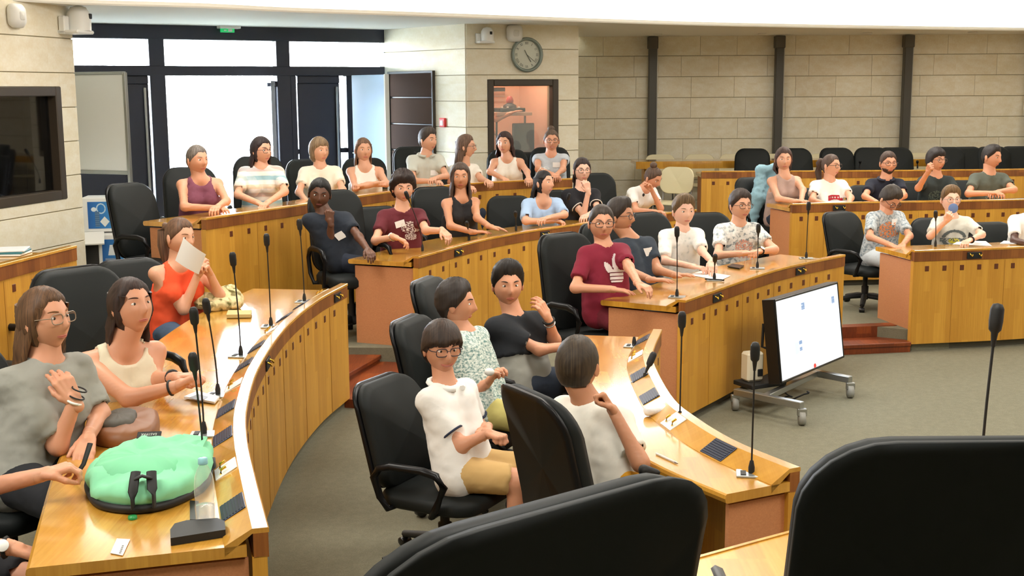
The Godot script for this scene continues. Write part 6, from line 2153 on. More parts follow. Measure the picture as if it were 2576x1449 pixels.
	# --- watch or bracelets
	for wv in d.get("wrists", []):
		var e: int = wv[0]
		var ax: Vector3 = (wr[e] - el[e]).normalized()
		var c: Vector3 = wr[e] - ax * wv[1] + to
		var q := ax.cross(Vector3(0.1, 1, 0.2)).normalized()
		var ring := []
		for k in 15: ring.append(c + q.rotated(ax, TAU * k / 14.0) * (0.0285 * s + wv[1] * 0.05))
		var bm := MB.new()
		bm.tube(ring, wv[2], 6, 1.0, ax)
		var bo := put("wristband", bm, wv[3], o)
		if wv.size() > 4:
			var wd: Vector3 = (wv[4] as Vector3)
			wd = (wd - ax * wd.dot(ax)).normalized()
			var fc := MB.new()
			var bs := Basis(wd.cross(ax), wd, ax)
			fc.lathe([Vector2(0.0, -0.003), Vector2(0.019, -0.003), Vector2(0.019, 0.003), Vector2(0.0, 0.004)], Transform3D(bs, c + wd * (0.0305 * s + 0.002)), 16)
			put("watch_face", fc, M.white, bo)
	return o

var hair_mats := {}
func hair_mat(c: Color) -> StandardMaterial3D:
	if not hair_mats.has(c):
		var m := mat(c, 0.6)
		m.albedo_texture = hair_tex
		m.uv1_triplanar = true
		m.uv1_scale = Vector3(3.0, 0.8, 3.0)
		hair_mats[c] = m
	return hair_mats[c]
var hair_tex: ImageTexture

func glasses(o: Node3D, hl: Transform3D, c: Color):
	var m := MB.new()
	for si in [-1.0, 1.0]:
		var ring := []
		for k in 17:
			var a := TAU * k / 16.0
			var x: float = si * 0.033 + signf(cos(a)) * pow(absf(cos(a)), 0.6) * 0.026
			var y := 0.006 + signf(sin(a)) * pow(absf(sin(a)), 0.6) * 0.0185
			ring.append(hl * Vector3(x, y, 0.098 - 0.12 * x * x * 8.0))
		m.tube(ring, 0.0022, 5)
		m.tube([hl * Vector3(si * 0.058, 0.012, 0.093), hl * Vector3(si * 0.076, 0.013, 0.075), hl * Vector3(si * 0.082, 0.01, -0.005)], 0.002, 5)
	m.tube([hl * Vector3(-0.008, 0.011, 0.099), hl * Vector3(0.0, 0.013, 0.1005), hl * Vector3(0.008, 0.011, 0.099)], 0.0018, 5)
	put("glasses", m, mat(c, 0.3), o)

func build_people():
	fold.seed = 77
	fold.frequency = 1.0
	fold.noise_type = FastNoiseLite.TYPE_SIMPLEX_SMOOTH
	head_grid()
	var n1 := noise(5, 1.0, 2)
	hair_tex = texture(128, func(u, w): return Color.WHITE.lerp(Color(0.45, 0.43, 0.42), clampf(0.5 + n1.get_noise_2d(u * 70, w * 5) * 0.9, 0, 1)))
	var list := people_list()
	for d in list:
		person(d)
		if d.has("chair"):
			var c := place_chair(Vector3(d.chair.x, d.floor, d.chair.y), d.chair_turn, d.chair_label, "")
			c.scale = Vector3(1, d.get("chair_h", 1.0), 1)

# prints on shirts: true where the ink lies, over a square from -1 to 1
func script_print(a: float, b: float) -> bool:
	return absf(a) < 0.95 and fold.get_noise_2d(a * 3.2 + 4.0, b * 4.5) + 0.35 * fold.get_noise_2d(a * 9.0, b * 9.0 + 7.0) > 0.0 and Vector2(a * 0.9, b).length() < 0.98

func batwing_print(a: float, b: float) -> bool:
	return absf(a) < 0.97 and b < 0.75 - 0.25 * a * a and b > -0.75 + 0.55 * cos(a * PI * 1.0) * 0.5 and not (absf(b - 0.05) < 0.22 and absf(a) < 0.75 and fposmod(a * 3.3 + 0.3, 1.0) < 0.5)

func ring_print(a: float, b: float) -> bool:
	var r := Vector2(a, b).length()
	return (r > 0.66 and r < 0.92 and absf(b + 0.1) > 0.2) or (absf(b + 0.15) < 0.2 and fold.get_noise_2d(a * 6.0, b * 6.0) > -0.1)

func oval_print(a: float, b: float) -> bool:
	return Vector2(a, b).length() < 0.95

func trefoil_print(a: float, b: float) -> bool:
	# three leaves above three cut stripes
	var leaf := func(p: Vector2, c: Vector2, ang: float) -> bool:
		var q := (p - c).rotated(-ang)
		return pow(absf(q.x) / 0.23, 2) + pow(absf(q.y) / 0.55, 1.7) < 1.0
	var p := Vector2(a, b)
	var on: bool = leaf.call(p, Vector2(0, 0.38), 0.0) or leaf.call(p, Vector2(-0.55, 0.08), 0.8) or leaf.call(p, Vector2(0.55, 0.08), -0.8) or (Vector2(a, (b + 0.42) * 1.1).length() < 0.52)
	if b < -0.12 and fposmod(b * 4.6, 1.0) < 0.3: return false
	return on

func people_list() -> Array:
	var n1 := noise(41, 1.0, 2); var n2 := noise(53, 1.0, 3)
	var fabric := func(f: Callable, sc: float) -> StandardMaterial3D:
		var m := StandardMaterial3D.new()
		m.albedo_texture = texture(192, f)
		m.uv1_triplanar = true
		m.uv1_scale = Vector3.ONE * sc
		m.roughness = 0.9
		return m
	M.stripes = fabric.call(func(_u, w): return [rgb(232, 224, 218), rgb(214, 178, 168), rgb(238, 232, 224), rgb(150, 186, 196), rgb(236, 230, 222), rgb(224, 204, 176)][int(w * 12.0) % 6], 2.2)
	M.tiedye = fabric.call(func(u, w): return rgb(196, 202, 204).lerp(rgb(110, 126, 138), smoothstep(-0.15, 0.5, n1.get_noise_2d(u * 14, w * 14))), 2.5)
	M.tropic = fabric.call(func(u, w): return rgb(222, 230, 222).lerp(rgb(84, 126, 124), smoothstep(0.0, 0.25, n1.get_noise_2d(u * 16, w * 24) + 0.3 * n2.get_noise_2d(u * 40, w * 40))), 3.0)
	M.floral = fabric.call(func(u, w): return rgb(236, 236, 232).lerp(rgb(126, 138, 144), smoothstep(0.1, 0.45, n1.get_noise_2d(u * 9, w * 9) + 0.4 * n2.get_noise_2d(u * 30, w * 30))), 2.2)
	M.whitegrey = fabric.call(func(u, w): return rgb(240, 239, 234).lerp(rgb(206, 210, 206), smoothstep(0.2, 0.6, n1.get_noise_2d(u * 8, w * 8))), 2.0)
	return [
		{"label": "person in a purple camisole against the bright doorway", "s": 1.00, "hs": 1.03, "ty": 0.436, "hy": 0.873, "hp": 0.000, "hr": 0.000, "floor": 0.380, "cell": 0.0160, "ea": Vector3(-2.679, 1.215, -10.075), "wa": Vector3(-2.438, 1.211, -10.032), "eb": Vector3(-2.361, 1.250, -10.198), "wb": Vector3(-2.377, 1.227, -9.955), "ka": Vector3(-2.565, 0.880, -9.991), "fa": Vector3(-2.574, 0.450, -10.009), "kb": Vector3(-2.366, 0.880, -10.084), "fb": Vector3(-2.375, 0.450, -10.102), "head": Vector3(-2.627, 1.578, -10.350), "neck": Vector3(-2.611, 1.453, -10.350), "hip": Vector3(-2.639, 0.987, -10.409), "chair": Vector2(-2.673, -10.482), "chair_turn": 0.436, "chair_label": "black swivel chair of the purple camisole", "chair_h": 1.07, "skin": rgb(212, 152, 120), "hair": {"top": 0.016, "side": 0.006}, "hair_color": rgb(150, 140, 132), "shirt": "tank", "shirt_color": rgb(120, 66, 84), "neckline": 0.06, "bust": true},
		{"label": "person in a pastel striped t-shirt, hands together on the desk", "s": 1.00, "hs": 1.03, "ty": 0.262, "hy": 0.908, "hp": 0.000, "hr": 0.000, "floor": 0.380, "cell": 0.0160, "ea": Vector3(-2.410, 1.249, -10.846), "wa": Vector3(-2.211, 1.189, -10.716), "eb": Vector3(-2.011, 1.268, -10.928), "wb": Vector3(-2.114, 1.195, -10.718), "ka": Vector3(-2.263, 0.880, -10.739), "fa": Vector3(-2.269, 0.450, -10.758), "kb": Vector3(-2.051, 0.880, -10.796), "fb": Vector3(-2.056, 0.450, -10.815), "head": Vector3(-2.240, 1.618, -11.100), "neck": Vector3(-2.246, 1.496, -11.100), "hip": Vector3(-2.263, 1.031, -11.163), "chair": Vector2(-2.276, -11.211), "chair_turn": 0.262, "chair_label": "black swivel chair behind the pastel striped t-shirt", "chair_h": 1.12, "skin": rgb(216, 162, 132), "hair": {"long": true, "length": 0.32, "spread": 0.1, "open": 70.0, "side": 0.014, "top": 0.018}, "hair_color": rgb(58, 40, 44), "shirt_mat": M.stripes, "bust": true, "glasses": rgb(60, 50, 52), "sleeve": 0.75},
		{"label": "person in a cream t-shirt beside the pastel striped t-shirt", "s": 1.00, "hs": 1.03, "ty": 0.209, "hy": 0.733, "hp": 0.000, "hr": 0.000, "floor": 0.380, "cell": 0.0160, "ea": Vector3(-2.009, 1.201, -11.650), "wa": Vector3(-1.902, 1.129, -11.442), "eb": Vector3(-1.605, 1.216, -11.718), "wb": Vector3(-1.612, 1.145, -11.484), "ka": Vector3(-1.874, 0.880, -11.540), "fa": Vector3(-1.878, 0.450, -11.560), "kb": Vector3(-1.659, 0.880, -11.586), "fb": Vector3(-1.663, 0.450, -11.605), "head": Vector3(-1.844, 1.577, -11.900), "neck": Vector3(-1.838, 1.443, -11.900), "hip": Vector3(-1.852, 0.978, -11.964), "chair": Vector2(-1.862, -12.013), "chair_turn": 0.524, "chair_label": "black swivel chair behind the cream t-shirt", "chair_h": 1.05, "skin": rgb(216, 162, 132), "hair": {"long": true, "length": 0.1, "spread": 0.085, "open": 76.0, "side": 0.016, "top": 0.024, "back": -0.02, "fringe": 0.045}, "hair_color": rgb(178, 148, 112), "shirt_color": rgb(232, 224, 206), "bust": true},
		{"label": "person with arms crossed over a white top", "s": 0.97, "hs": 1.02, "ty": 0.140, "hy": 0.384, "hp": 0.000, "hr": 0.000, "floor": 0.380, "cell": 0.0160, "ea": Vector3(-1.544, 1.199, -12.165), "wa": Vector3(-1.332, 1.248, -12.069), "eb": Vector3(-1.235, 1.238, -12.192), "wb": Vector3(-1.447, 1.232, -12.083), "ka": Vector3(-1.527, 0.880, -12.054), "fa": Vector3(-1.530, 0.450, -12.074), "kb": Vector3(-1.316, 0.880, -12.084), "fb": Vector3(-1.319, 0.450, -12.104), "head": Vector3(-1.480, 1.558, -12.400), "neck": Vector3(-1.468, 1.416, -12.400), "hip": Vector3(-1.477, 0.965, -12.463), "chair": Vector2(-1.484, -12.512), "chair_turn": 0.140, "chair_label": "black swivel chair of the person with crossed arms", "chair_h": 1.03, "skin": rgb(216, 162, 132), "hair": {"long": true, "length": 0.3, "spread": 0.085, "open": 66.0, "side": 0.01, "top": 0.012}, "hair_color": rgb(150, 112, 84), "shirt": "tank", "shirt_color": rgb(236, 232, 222), "neckline": 0.06, "bust": true, "pa": "fist", "pb": "fist"},
		{"label": "person in a pale grey polo shirt with a name sticker, looking aside", "s": 1.00, "hs": 1.03, "ty": 0.384, "hy": 0.908, "hp": 0.000, "hr": 0.000, "floor": 0.380, "cell": 0.0160, "ea": Vector3(-1.004, 1.231, -12.646), "wa": Vector3(-0.811, 1.237, -12.496), "eb": Vector3(-0.674, 1.275, -12.737), "wb": Vector3(-0.759, 1.268, -12.507), "ka": Vector3(-0.864, 0.880, -12.539), "fa": Vector3(-0.871, 0.450, -12.558), "kb": Vector3(-0.660, 0.880, -12.622), "fb": Vector3(-0.667, 0.450, -12.640), "head": Vector3(-0.867, 1.629, -12.900), "neck": Vector3(-0.891, 1.498, -12.900), "hip": Vector3(-0.915, 1.033, -12.961), "chair": Vector2(-0.934, -13.007), "chair_turn": 0.384, "chair_label": "black swivel chair behind the pale grey polo shirt", "chair_h": 1.12, "skin": rgb(216, 162, 132), "hair": {"top": 0.026, "side": 0.008, "quiff": 0.012}, "hair_color": rgb(84, 72, 64), "shirt_color": rgb(196, 198, 188), "collar": rgb(188, 190, 180), "badge": [0.07, 0.2]},
		{"label": "person in a white top turned in profile beside the grey polo shirt", "s": 1.00, "hs": 1.03, "ty": 0.785, "hy": 1.361, "hp": 0.000, "hr": 0.000, "floor": 0.380, "cell": 0.0160, "ea": Vector3(-0.630, 1.202, -12.837), "wa": Vector3(-0.467, 1.174, -12.656), "eb": Vector3(-0.321, 1.218, -13.054), "wb": Vector3(-0.249, 1.209, -12.819), "ka": Vector3(-0.336, 0.880, -12.879), "fa": Vector3(-0.350, 0.450, -12.893), "kb": Vector3(-0.180, 0.880, -13.034), "fb": Vector3(-0.194, 0.450, -13.048), "head": Vector3(-0.482, 1.547, -13.200), "neck": Vector3(-0.501, 1.378, -13.200), "hip": Vector3(-0.548, 0.913, -13.246), "chair": Vector2(-0.583, -13.282), "chair_turn": 0.785, "chair_label": "black swivel chair behind the white top beside the grey polo shirt", "chair_h": 0.91, "skin": rgb(216, 162, 132), "hair": {"long": true, "length": 0.3, "spread": 0.095, "open": 64.0, "side": 0.012}, "hair_color": rgb(132, 100, 78), "shirt_color": rgb(234, 230, 220), "bust": true, "glasses": rgb(70, 60, 54)},
		{"label": "person in a white strap top under the booth window", "s": 0.97, "hs": 1.02, "ty": 0.000, "hy": -0.314, "hp": 0.000, "hr": 0.000, "floor": 0.380, "cell": 0.0160, "ea": Vector3(-0.233, 1.273, -13.350), "wa": Vector3(-0.103, 1.222, -13.158), "eb": Vector3(0.171, 1.270, -13.357), "wb": Vector3(0.185, 1.218, -13.126), "ka": Vector3(-0.150, 0.880, -13.266), "fa": Vector3(-0.150, 0.450, -13.286), "kb": Vector3(0.063, 0.880, -13.266), "fb": Vector3(0.063, 0.450, -13.286), "head": Vector3(-0.069, 1.565, -13.600), "neck": Vector3(-0.044, 1.428, -13.600), "hip": Vector3(-0.044, 0.977, -13.663), "chair": Vector2(-0.044, -13.683), "chair_turn": 0.000, "chair_label": "black swivel chair behind the white strap top", "chair_h": 1.05, "skin": rgb(216, 162, 132), "hair": {"long": true, "length": 0.3, "spread": 0.11, "open": 62.0, "side": 0.016, "top": 0.02, "wave": 0.07}, "hair_color": rgb(72, 42, 36), "shirt": "tank", "shirt_color": rgb(232, 228, 218), "neckline": 0.06, "bust": true},
		{"label": "person in a grey sleeveless blouse and glasses, with a name sticker", "s": 1.00, "hs": 1.03, "ty": 0.000, "hy": 0.070, "hp": 0.000, "hr": 0.000, "floor": 0.380, "cell": 0.0160, "ea": Vector3(0.295, 1.284, -13.541), "wa": Vector3(0.437, 1.244, -13.345), "eb": Vector3(0.566, 1.282, -13.543), "wb": Vector3(0.496, 1.246, -13.311), "ka": Vector3(0.333, 0.880, -13.455), "fa": Vector3(0.333, 0.450, -13.475), "kb": Vector3(0.553, 0.880, -13.455), "fb": Vector3(0.553, 0.450, -13.475), "head": Vector3(0.448, 1.580, -13.800), "neck": Vector3(0.443, 1.451, -13.800), "hip": Vector3(0.443, 0.985, -13.865), "chair": Vector2(0.443, -13.965), "chair_turn": 0.000, "chair_label": "black swivel chair behind the grey sleeveless blouse", "chair_h": 1.06, "skin": rgb(212, 152, 120), "hair": {"top": 0.014, "side": 0.006, "bun": Vector3(0, 0.13, -0.03)}, "hair_color": rgb(116, 92, 72), "shirt_color": rgb(188, 196, 204), "sleeve": 0.28, "neckline": 0.03, "smile": 0.7, "glasses": rgb(40, 34, 34), "badge": [0.06, 0.13], "bust": true},
		{"label": "person in a navy t-shirt resting the chin on a hand", "s": 1.00, "hs": 1.03, "ty": 0.384, "hy": 0.140, "hp": -0.105, "hr": -0.105, "floor": 0.170, "cell": 0.0160, "ea": Vector3(-1.448, 0.894, -9.783), "wa": Vector3(-1.428, 1.120, -9.691), "ha": Vector3(-1.445, 1.219, -9.698), "eb": Vector3(-1.207, 1.004, -9.679), "wb": Vector3(-1.115, 0.933, -9.463), "ka": Vector3(-0.920, 0.670, -9.770), "fa": Vector3(-0.939, 0.240, -9.767), "kb": Vector3(-0.950, 0.670, -9.988), "fb": Vector3(-0.970, 0.240, -9.985), "head": Vector3(-1.534, 1.328, -9.850), "neck": Vector3(-1.504, 1.195, -9.850), "hip": Vector3(-1.341, 0.823, -9.822), "chair": Vector2(-1.302, -9.859), "chair_turn": 0.524, "chair_label": "black swivel chair of the person resting chin on hand", "chair_h": 1.12, "skin": rgb(98, 62, 44), "hair": {"top": 0.022, "side": 0.01, "lump": 0.004}, "hair_color": rgb(22, 20, 20), "shirt_color": rgb(26, 34, 46), "pants": rgb(34, 42, 58), "badge": [0.02, 0.2, 0.4], "pa": "fist", "da": Vector3(-0.3, 0, 1), "lipc": rgb(128, 70, 62), "iris": rgb(20,14,10)},
		{"label": "person in a maroon t-shirt with white script print", "s": 1.00, "hs": 1.03, "ty": 0.262, "hy": 0.244, "hp": -0.070, "hr": 0.000, "floor": 0.170, "cell": 0.0160, "ea": Vector3(-1.121, 0.929, -10.055), "wa": Vector3(-0.948, 0.980, -9.890), "ha": Vector3(-0.855, 0.942, -9.893), "eb": Vector3(-0.704, 1.007, -10.091), "wb": Vector3(-0.556, 1.028, -9.898), "hb": Vector3(-0.507, 0.986, -9.821), "ka": Vector3(-0.936, 0.670, -9.939), "fa": Vector3(-0.941, 0.240, -9.958), "kb": Vector3(-0.724, 0.670, -9.996), "fb": Vector3(-0.729, 0.240, -10.015), "head": Vector3(-0.905, 1.339, -10.300), "neck": Vector3(-0.919, 1.180, -10.300), "hip": Vector3(-0.936, 0.714, -10.363), "chair": Vector2(-1.007, -10.396), "chair_turn": 0.524, "chair_label": "black swivel chair behind the maroon script t-shirt", "chair_h": 0.94, "skin": rgb(216, 162, 132), "hair": {"top": 0.05, "side": 0.03, "lump": 0.014, "fringe": 0.05}, "hair_color": rgb(58, 40, 34), "shirt_color": rgb(96, 30, 40), "badge": [-0.03, 0.13, 0.25], "prints": [["white_script_print", 0.06, 0.16, 0.17, 0.1, script_print, rgb(226, 214, 210)], ["white_script_print", 0.06, 0.24, 0.1, 0.06, script_print, rgb(226, 214, 210)]], "wrists": [[0, 0.02, 0.006, M.steel, Vector3(0, 1, 1)]]},
		{"label": "person in a black sleeveless top, both hands laid on the desk", "s": 0.97, "hs": 1.02, "ty": 0.489, "hy": 0.070, "hp": 0.000, "hr": 0.000, "floor": 0.170, "cell": 0.0160, "ea": Vector3(-0.541, 0.964, -10.833), "wa": Vector3(-0.338, 0.920, -10.718), "ha": Vector3(-0.241, 0.923, -10.720), "eb": Vector3(-0.308, 1.024, -10.927), "wb": Vector3(-0.191, 0.967, -10.728), "hb": Vector3(-0.096, 0.950, -10.726), "ka": Vector3(-0.391, 0.670, -10.755), "fa": Vector3(-0.401, 0.240, -10.772), "kb": Vector3(-0.203, 0.670, -10.855), "fb": Vector3(-0.212, 0.240, -10.873), "head": Vector3(-0.459, 1.373, -11.100), "neck": Vector3(-0.454, 1.212, -11.100), "hip": Vector3(-0.484, 0.761, -11.156), "chair": Vector2(-0.575, -11.221), "chair_turn": 0.489, "chair_label": "black swivel chair behind the black sleeveless top", "chair_h": 1.04, "skin": rgb(196, 138, 104), "hair": {"long": true, "length": 0.42, "spread": 0.1, "open": 52.0, "side": 0.014, "back": -0.02}, "hair_color": rgb(98, 76, 62), "shirt": "tank", "shirt_color": rgb(26, 24, 26), "neckline": 0.05, "bust": true, "pa": "flat", "pb": "flat"},
		{"label": "person in a light blue off-shoulder blouse, sunglasses pushed up", "s": 1.00, "hs": 1.03, "ty": 0.209, "hy": 0.908, "hp": 0.105, "hr": 0.000, "floor": 0.170, "cell": 0.0160, "ea": Vector3(0.132, 0.916, -11.647), "wa": Vector3(0.377, 0.916, -11.638), "eb": Vector3(0.504, 0.970, -11.693), "wb": Vector3(0.347, 0.960, -11.505), "ka": Vector3(0.243, 0.670, -11.663), "fa": Vector3(0.239, 0.240, -11.683), "kb": Vector3(0.458, 0.670, -11.709), "fb": Vector3(0.454, 0.240, -11.728), "head": Vector3(0.313, 1.251, -11.900), "neck": Vector3(0.305, 1.116, -11.900), "hip": Vector3(0.265, 0.686, -12.087), "chair": Vector2(0.008, -12.094), "chair_turn": 0.087, "chair_label": "black swivel chair beside the light blue blouse", "chair_h": 0.88, "skin": rgb(216, 162, 132), "hair": {"long": true, "length": 0.2, "spread": 0.085, "open": 84.0, "side": 0.008, "top": 0.012, "back": -0.06}, "hair_color": rgb(34, 28, 30), "shirt_color": rgb(164, 190, 222), "neckline": 0.11, "sleeve": 0.85, "bust": true, "smile": 0.3, "sunglasses_up": true},
		{"label": "person in a black top and glasses, hand raised to the mouth", "s": 1.00, "hs": 1.03, "ty": 0.262, "hy": 0.209, "hp": 0.000, "hr": 0.000, "floor": 0.170, "cell": 0.0160, "ea": Vector3(0.723, 0.905, -12.327), "wa": Vector3(0.766, 1.140, -12.275), "ha": Vector3(0.742, 1.236, -12.262), "eb": Vector3(0.856, 0.946, -12.302), "wb": Vector3(0.748, 0.925, -12.084), "ka": Vector3(0.691, 0.670, -12.139), "fa": Vector3(0.686, 0.240, -12.158), "kb": Vector3(0.903, 0.670, -12.196), "fb": Vector3(0.898, 0.240, -12.215), "head": Vector3(0.715, 1.332, -12.500), "neck": Vector3(0.708, 1.164, -12.500), "hip": Vector3(0.691, 0.699, -12.563), "chair": Vector2(0.493, -12.531), "chair_turn": 0.262, "chair_label": "black swivel chair behind the black top with the raised hand", "chair_h": 0.90, "skin": rgb(234, 186, 162), "hair": {"long": true, "length": 0.16, "spread": 0.075, "open": 96.0, "side": 0.008, "back": -0.06}, "hair_color": rgb(64, 46, 44), "shirt_color": rgb(28, 28, 34), "trim": rgb(226, 222, 216), "bust": true, "glasses": rgb(40, 36, 40), "da": Vector3(0.3, 0, 1), "pa": "grip"},
		{"label": "person in a white t-shirt bending over the desk, cheek on hand", "s": 0.95, "hs": 1.00, "ty": 0.663, "hy": 0.838, "hp": -0.524, "hr": 0.175, "floor": 0.170, "cell": 0.0160, "ea": Vector3(1.290, 0.902, -12.731), "wa": Vector3(1.452, 0.909, -12.564), "ha": Vector3(1.546, 0.906, -12.552), "eb": Vector3(1.567, 0.908, -12.912), "wb": Vector3(1.463, 1.099, -12.829), "ka": Vector3(1.411, 0.670, -12.825), "fa": Vector3(1.399, 0.240, -12.841), "kb": Vector3(1.576, 0.670, -12.954), "fb": Vector3(1.563, 0.240, -12.970), "head": Vector3(1.490, 1.223, -13.000), "neck": Vector3(1.407, 1.126, -13.000), "hip": Vector3(1.253, 0.756, -13.197), "chair": Vector2(0.956, -13.091), "chair_turn": 0.175, "chair_label": "black swivel chair behind the person bending over the desk", "chair_h": 1.03, "skin": rgb(212, 152, 120), "hair": {"top": 0.012, "side": 0.006, "bun": Vector3(0, 0.13, -0.045)}, "hair_color": rgb(120, 92, 72), "shirt_color": rgb(234, 234, 230), "neckline": 0.06, "bust": true},
		{"label": "person in a mauve tank top leaning on the desk", "s": 1.00, "hs": 1.03, "ty": 0.262, "hy": -0.035, "hp": 0.000, "hr": 0.000, "floor": 0.270, "cell": 0.0160, "ea": Vector3(2.763, 1.016, -12.739), "wa": Vector3(2.888, 1.009, -12.529), "ha": Vector3(2.951, 1.020, -12.452), "eb": Vector3(3.023, 1.102, -12.774), "wb": Vector3(2.958, 1.019, -12.553), "ka": Vector3(2.863, 0.770, -12.639), "fa": Vector3(2.858, 0.340, -12.658), "kb": Vector3(3.075, 0.770, -12.696), "fb": Vector3(3.070, 0.340, -12.715), "head": Vector3(2.862, 1.403, -13.000), "neck": Vector3(2.880, 1.253, -13.000), "hip": Vector3(2.863, 0.787, -13.063), "chair": Vector2(2.726, -13.109), "chair_turn": 0.262, "chair_label": "black swivel chair with a pale blue coat over its back", "chair_h": 0.88, "skin": rgb(216, 162, 132), "hair": {"long": true, "length": 0.15, "spread": 0.09, "open": 66.0, "side": 0.012}, "hair_color": rgb(98, 72, 64), "shirt": "tank", "shirt_color": rgb(176, 150, 140), "neckline": 0.03, "bust": true, "pa": "flat"},
		{"label": "person in a white t-shirt with a red print", "s": 1.00, "hs": 1.03, "ty": 0.140, "hy": 0.733, "hp": 0.000, "hr": 0.000, "floor": 0.270, "cell": 0.0160, "ea": Vector3(3.128, 0.996, -12.799), "wa": Vector3(3.189, 0.980, -12.563), "eb": Vector3(3.534, 1.013, -12.819), "wb": Vector3(3.456, 0.984, -12.588), "ka": Vector3(3.303, 0.731, -12.693), "fa": Vector3(3.300, 0.340, -12.713), "kb": Vector3(3.521, 0.731, -12.724), "fb": Vector3(3.518, 0.340, -12.744), "head": Vector3(3.375, 1.330, -13.050), "neck": Vector3(3.364, 1.196, -13.050), "hip": Vector3(3.355, 0.731, -13.115), "chair": Vector2(3.249, -13.150), "chair_turn": 0.140, "chair_label": "black swivel chair behind the shirt with the red print", "chair_h": 0.76, "skin": rgb(216, 162, 132), "hair": {"top": 0.012, "side": 0.006, "pony": true}, "hair_color": rgb(112, 88, 74), "shirt_color": rgb(238, 234, 228), "bust": true, "glasses": rgb(60, 52, 52), "prints": [["red_logo_print", 0.03, 0.19, 0.17, 0.075, batwing_print, rgb(178, 34, 50)]]},
		{"label": "person in a navy polo shirt and glasses, with a name sticker", "s": 1.00, "hs": 1.03, "ty": -0.035, "hy": 0.070, "hp": 0.000, "hr": 0.000, "floor": 0.270, "cell": 0.0160, "ea": Vector3(3.701, 1.023, -12.885), "wa": Vector3(3.750, 0.985, -12.647), "eb": Vector3(4.094, 1.032, -12.840), "wb": Vector3(3.940, 0.983, -12.656), "ka": Vector3(3.854, 0.740, -12.759), "fa": Vector3(3.855, 0.340, -12.779), "kb": Vector3(4.074, 0.740, -12.752), "fb": Vector3(4.074, 0.340, -12.772), "head": Vector3(3.994, 1.348, -13.100), "neck": Vector3(3.976, 1.205, -13.100), "hip": Vector3(3.978, 0.740, -13.165), "chair": Vector2(3.900, -13.218), "chair_turn": -0.035, "chair_label": "black swivel chair behind the navy polo shirt", "chair_h": 0.78, "skin": rgb(212, 152, 120), "hair": {"top": 0.02, "side": 0.006, "fringe": 0.064}, "hair_color": rgb(96, 72, 58), "beard": true, "shirt_color": rgb(26, 30, 46), "collar": rgb(30, 34, 52), "badge": [0.09, 0.1, -0.3], "glasses": rgb(70, 60, 56)},
		{"label": "person in a dark printed t-shirt, fist against the ear", "s": 1.00, "hs": 1.03, "ty": 0.140, "hy": 0.419, "hp": 0.000, "hr": 0.000, "floor": 0.270, "cell": 0.0160, "ea": Vector3(4.256, 1.106, -12.889), "wa": Vector3(4.291, 1.279, -12.719), "ha": Vector3(4.290, 1.356, -12.655), "eb": Vector3(4.669, 1.043, -12.917), "wb": Vector3(4.541, 0.991, -12.714), "ka": Vector3(4.471, 0.758, -12.793), "fa": Vector3(4.469, 0.340, -12.813), "kb": Vector3(4.689, 0.758, -12.824), "fb": Vector3(4.686, 0.340, -12.844), "head": Vector3(4.519, 1.376, -13.150), "neck": Vector3(4.532, 1.224, -13.150), "hip": Vector3(4.523, 0.758, -13.215), "chair": Vector2(4.457, -13.256), "chair_turn": 0.140, "chair_label": "black swivel chair of the person in the dark t-shirt", "chair_h": 0.82, "skin": rgb(212, 152, 120), "hair": {"top": 0.03, "side": 0.022, "fringe": 0.045, "long": true}, "hair_color": rgb(48, 36, 34), "shirt_color": rgb(44, 52, 52), "glasses": rgb(80, 66, 60), "pa": "fist", "da": Vector3(-1, 0, 0.5), "badge": [0.1, 0.16], "prints": [["faded_print", -0.02, 0.24, 0.2, 0.16, script_print, rgb(78, 88, 78)]]},
		{"label": "person in a grey-green t-shirt, hands together on the desk", "s": 1.05, "hs": 1.06, "ty": 0.140, "hy": 0.663, "hp": -0.105, "hr": 0.000, "floor": 0.270, "cell": 0.0160, "ea": Vector3(4.812, 1.038, -12.966), "wa": Vector3(4.967, 1.058, -12.762), "eb": Vector3(5.280, 1.078, -12.949), "wb": Vector3(5.071, 1.071, -12.799), "ka": Vector3(5.050, 0.764, -12.826), "fa": Vector3(5.047, 0.340, -12.845), "kb": Vector3(5.278, 0.764, -12.858), "fb": Vector3(5.276, 0.340, -12.878), "head": Vector3(5.124, 1.403, -13.200), "neck": Vector3(5.114, 1.252, -13.200), "hip": Vector3(5.104, 0.764, -13.268), "chair": Vector2(4.998, -13.304), "chair_turn": 0.140, "chair_label": "black swivel chair behind the grey-green t-shirt", "chair_h": 0.82, "skin": rgb(212, 152, 120), "hair": {"top": 0.02, "side": 0.006, "quiff": 0.012}, "hair_color": rgb(52, 44, 42), "shirt_color": rgb(92, 98, 88), "prints": [["pale_print", 0.02, 0.26, 0.2, 0.12, script_print, rgb(150, 160, 158)]]},
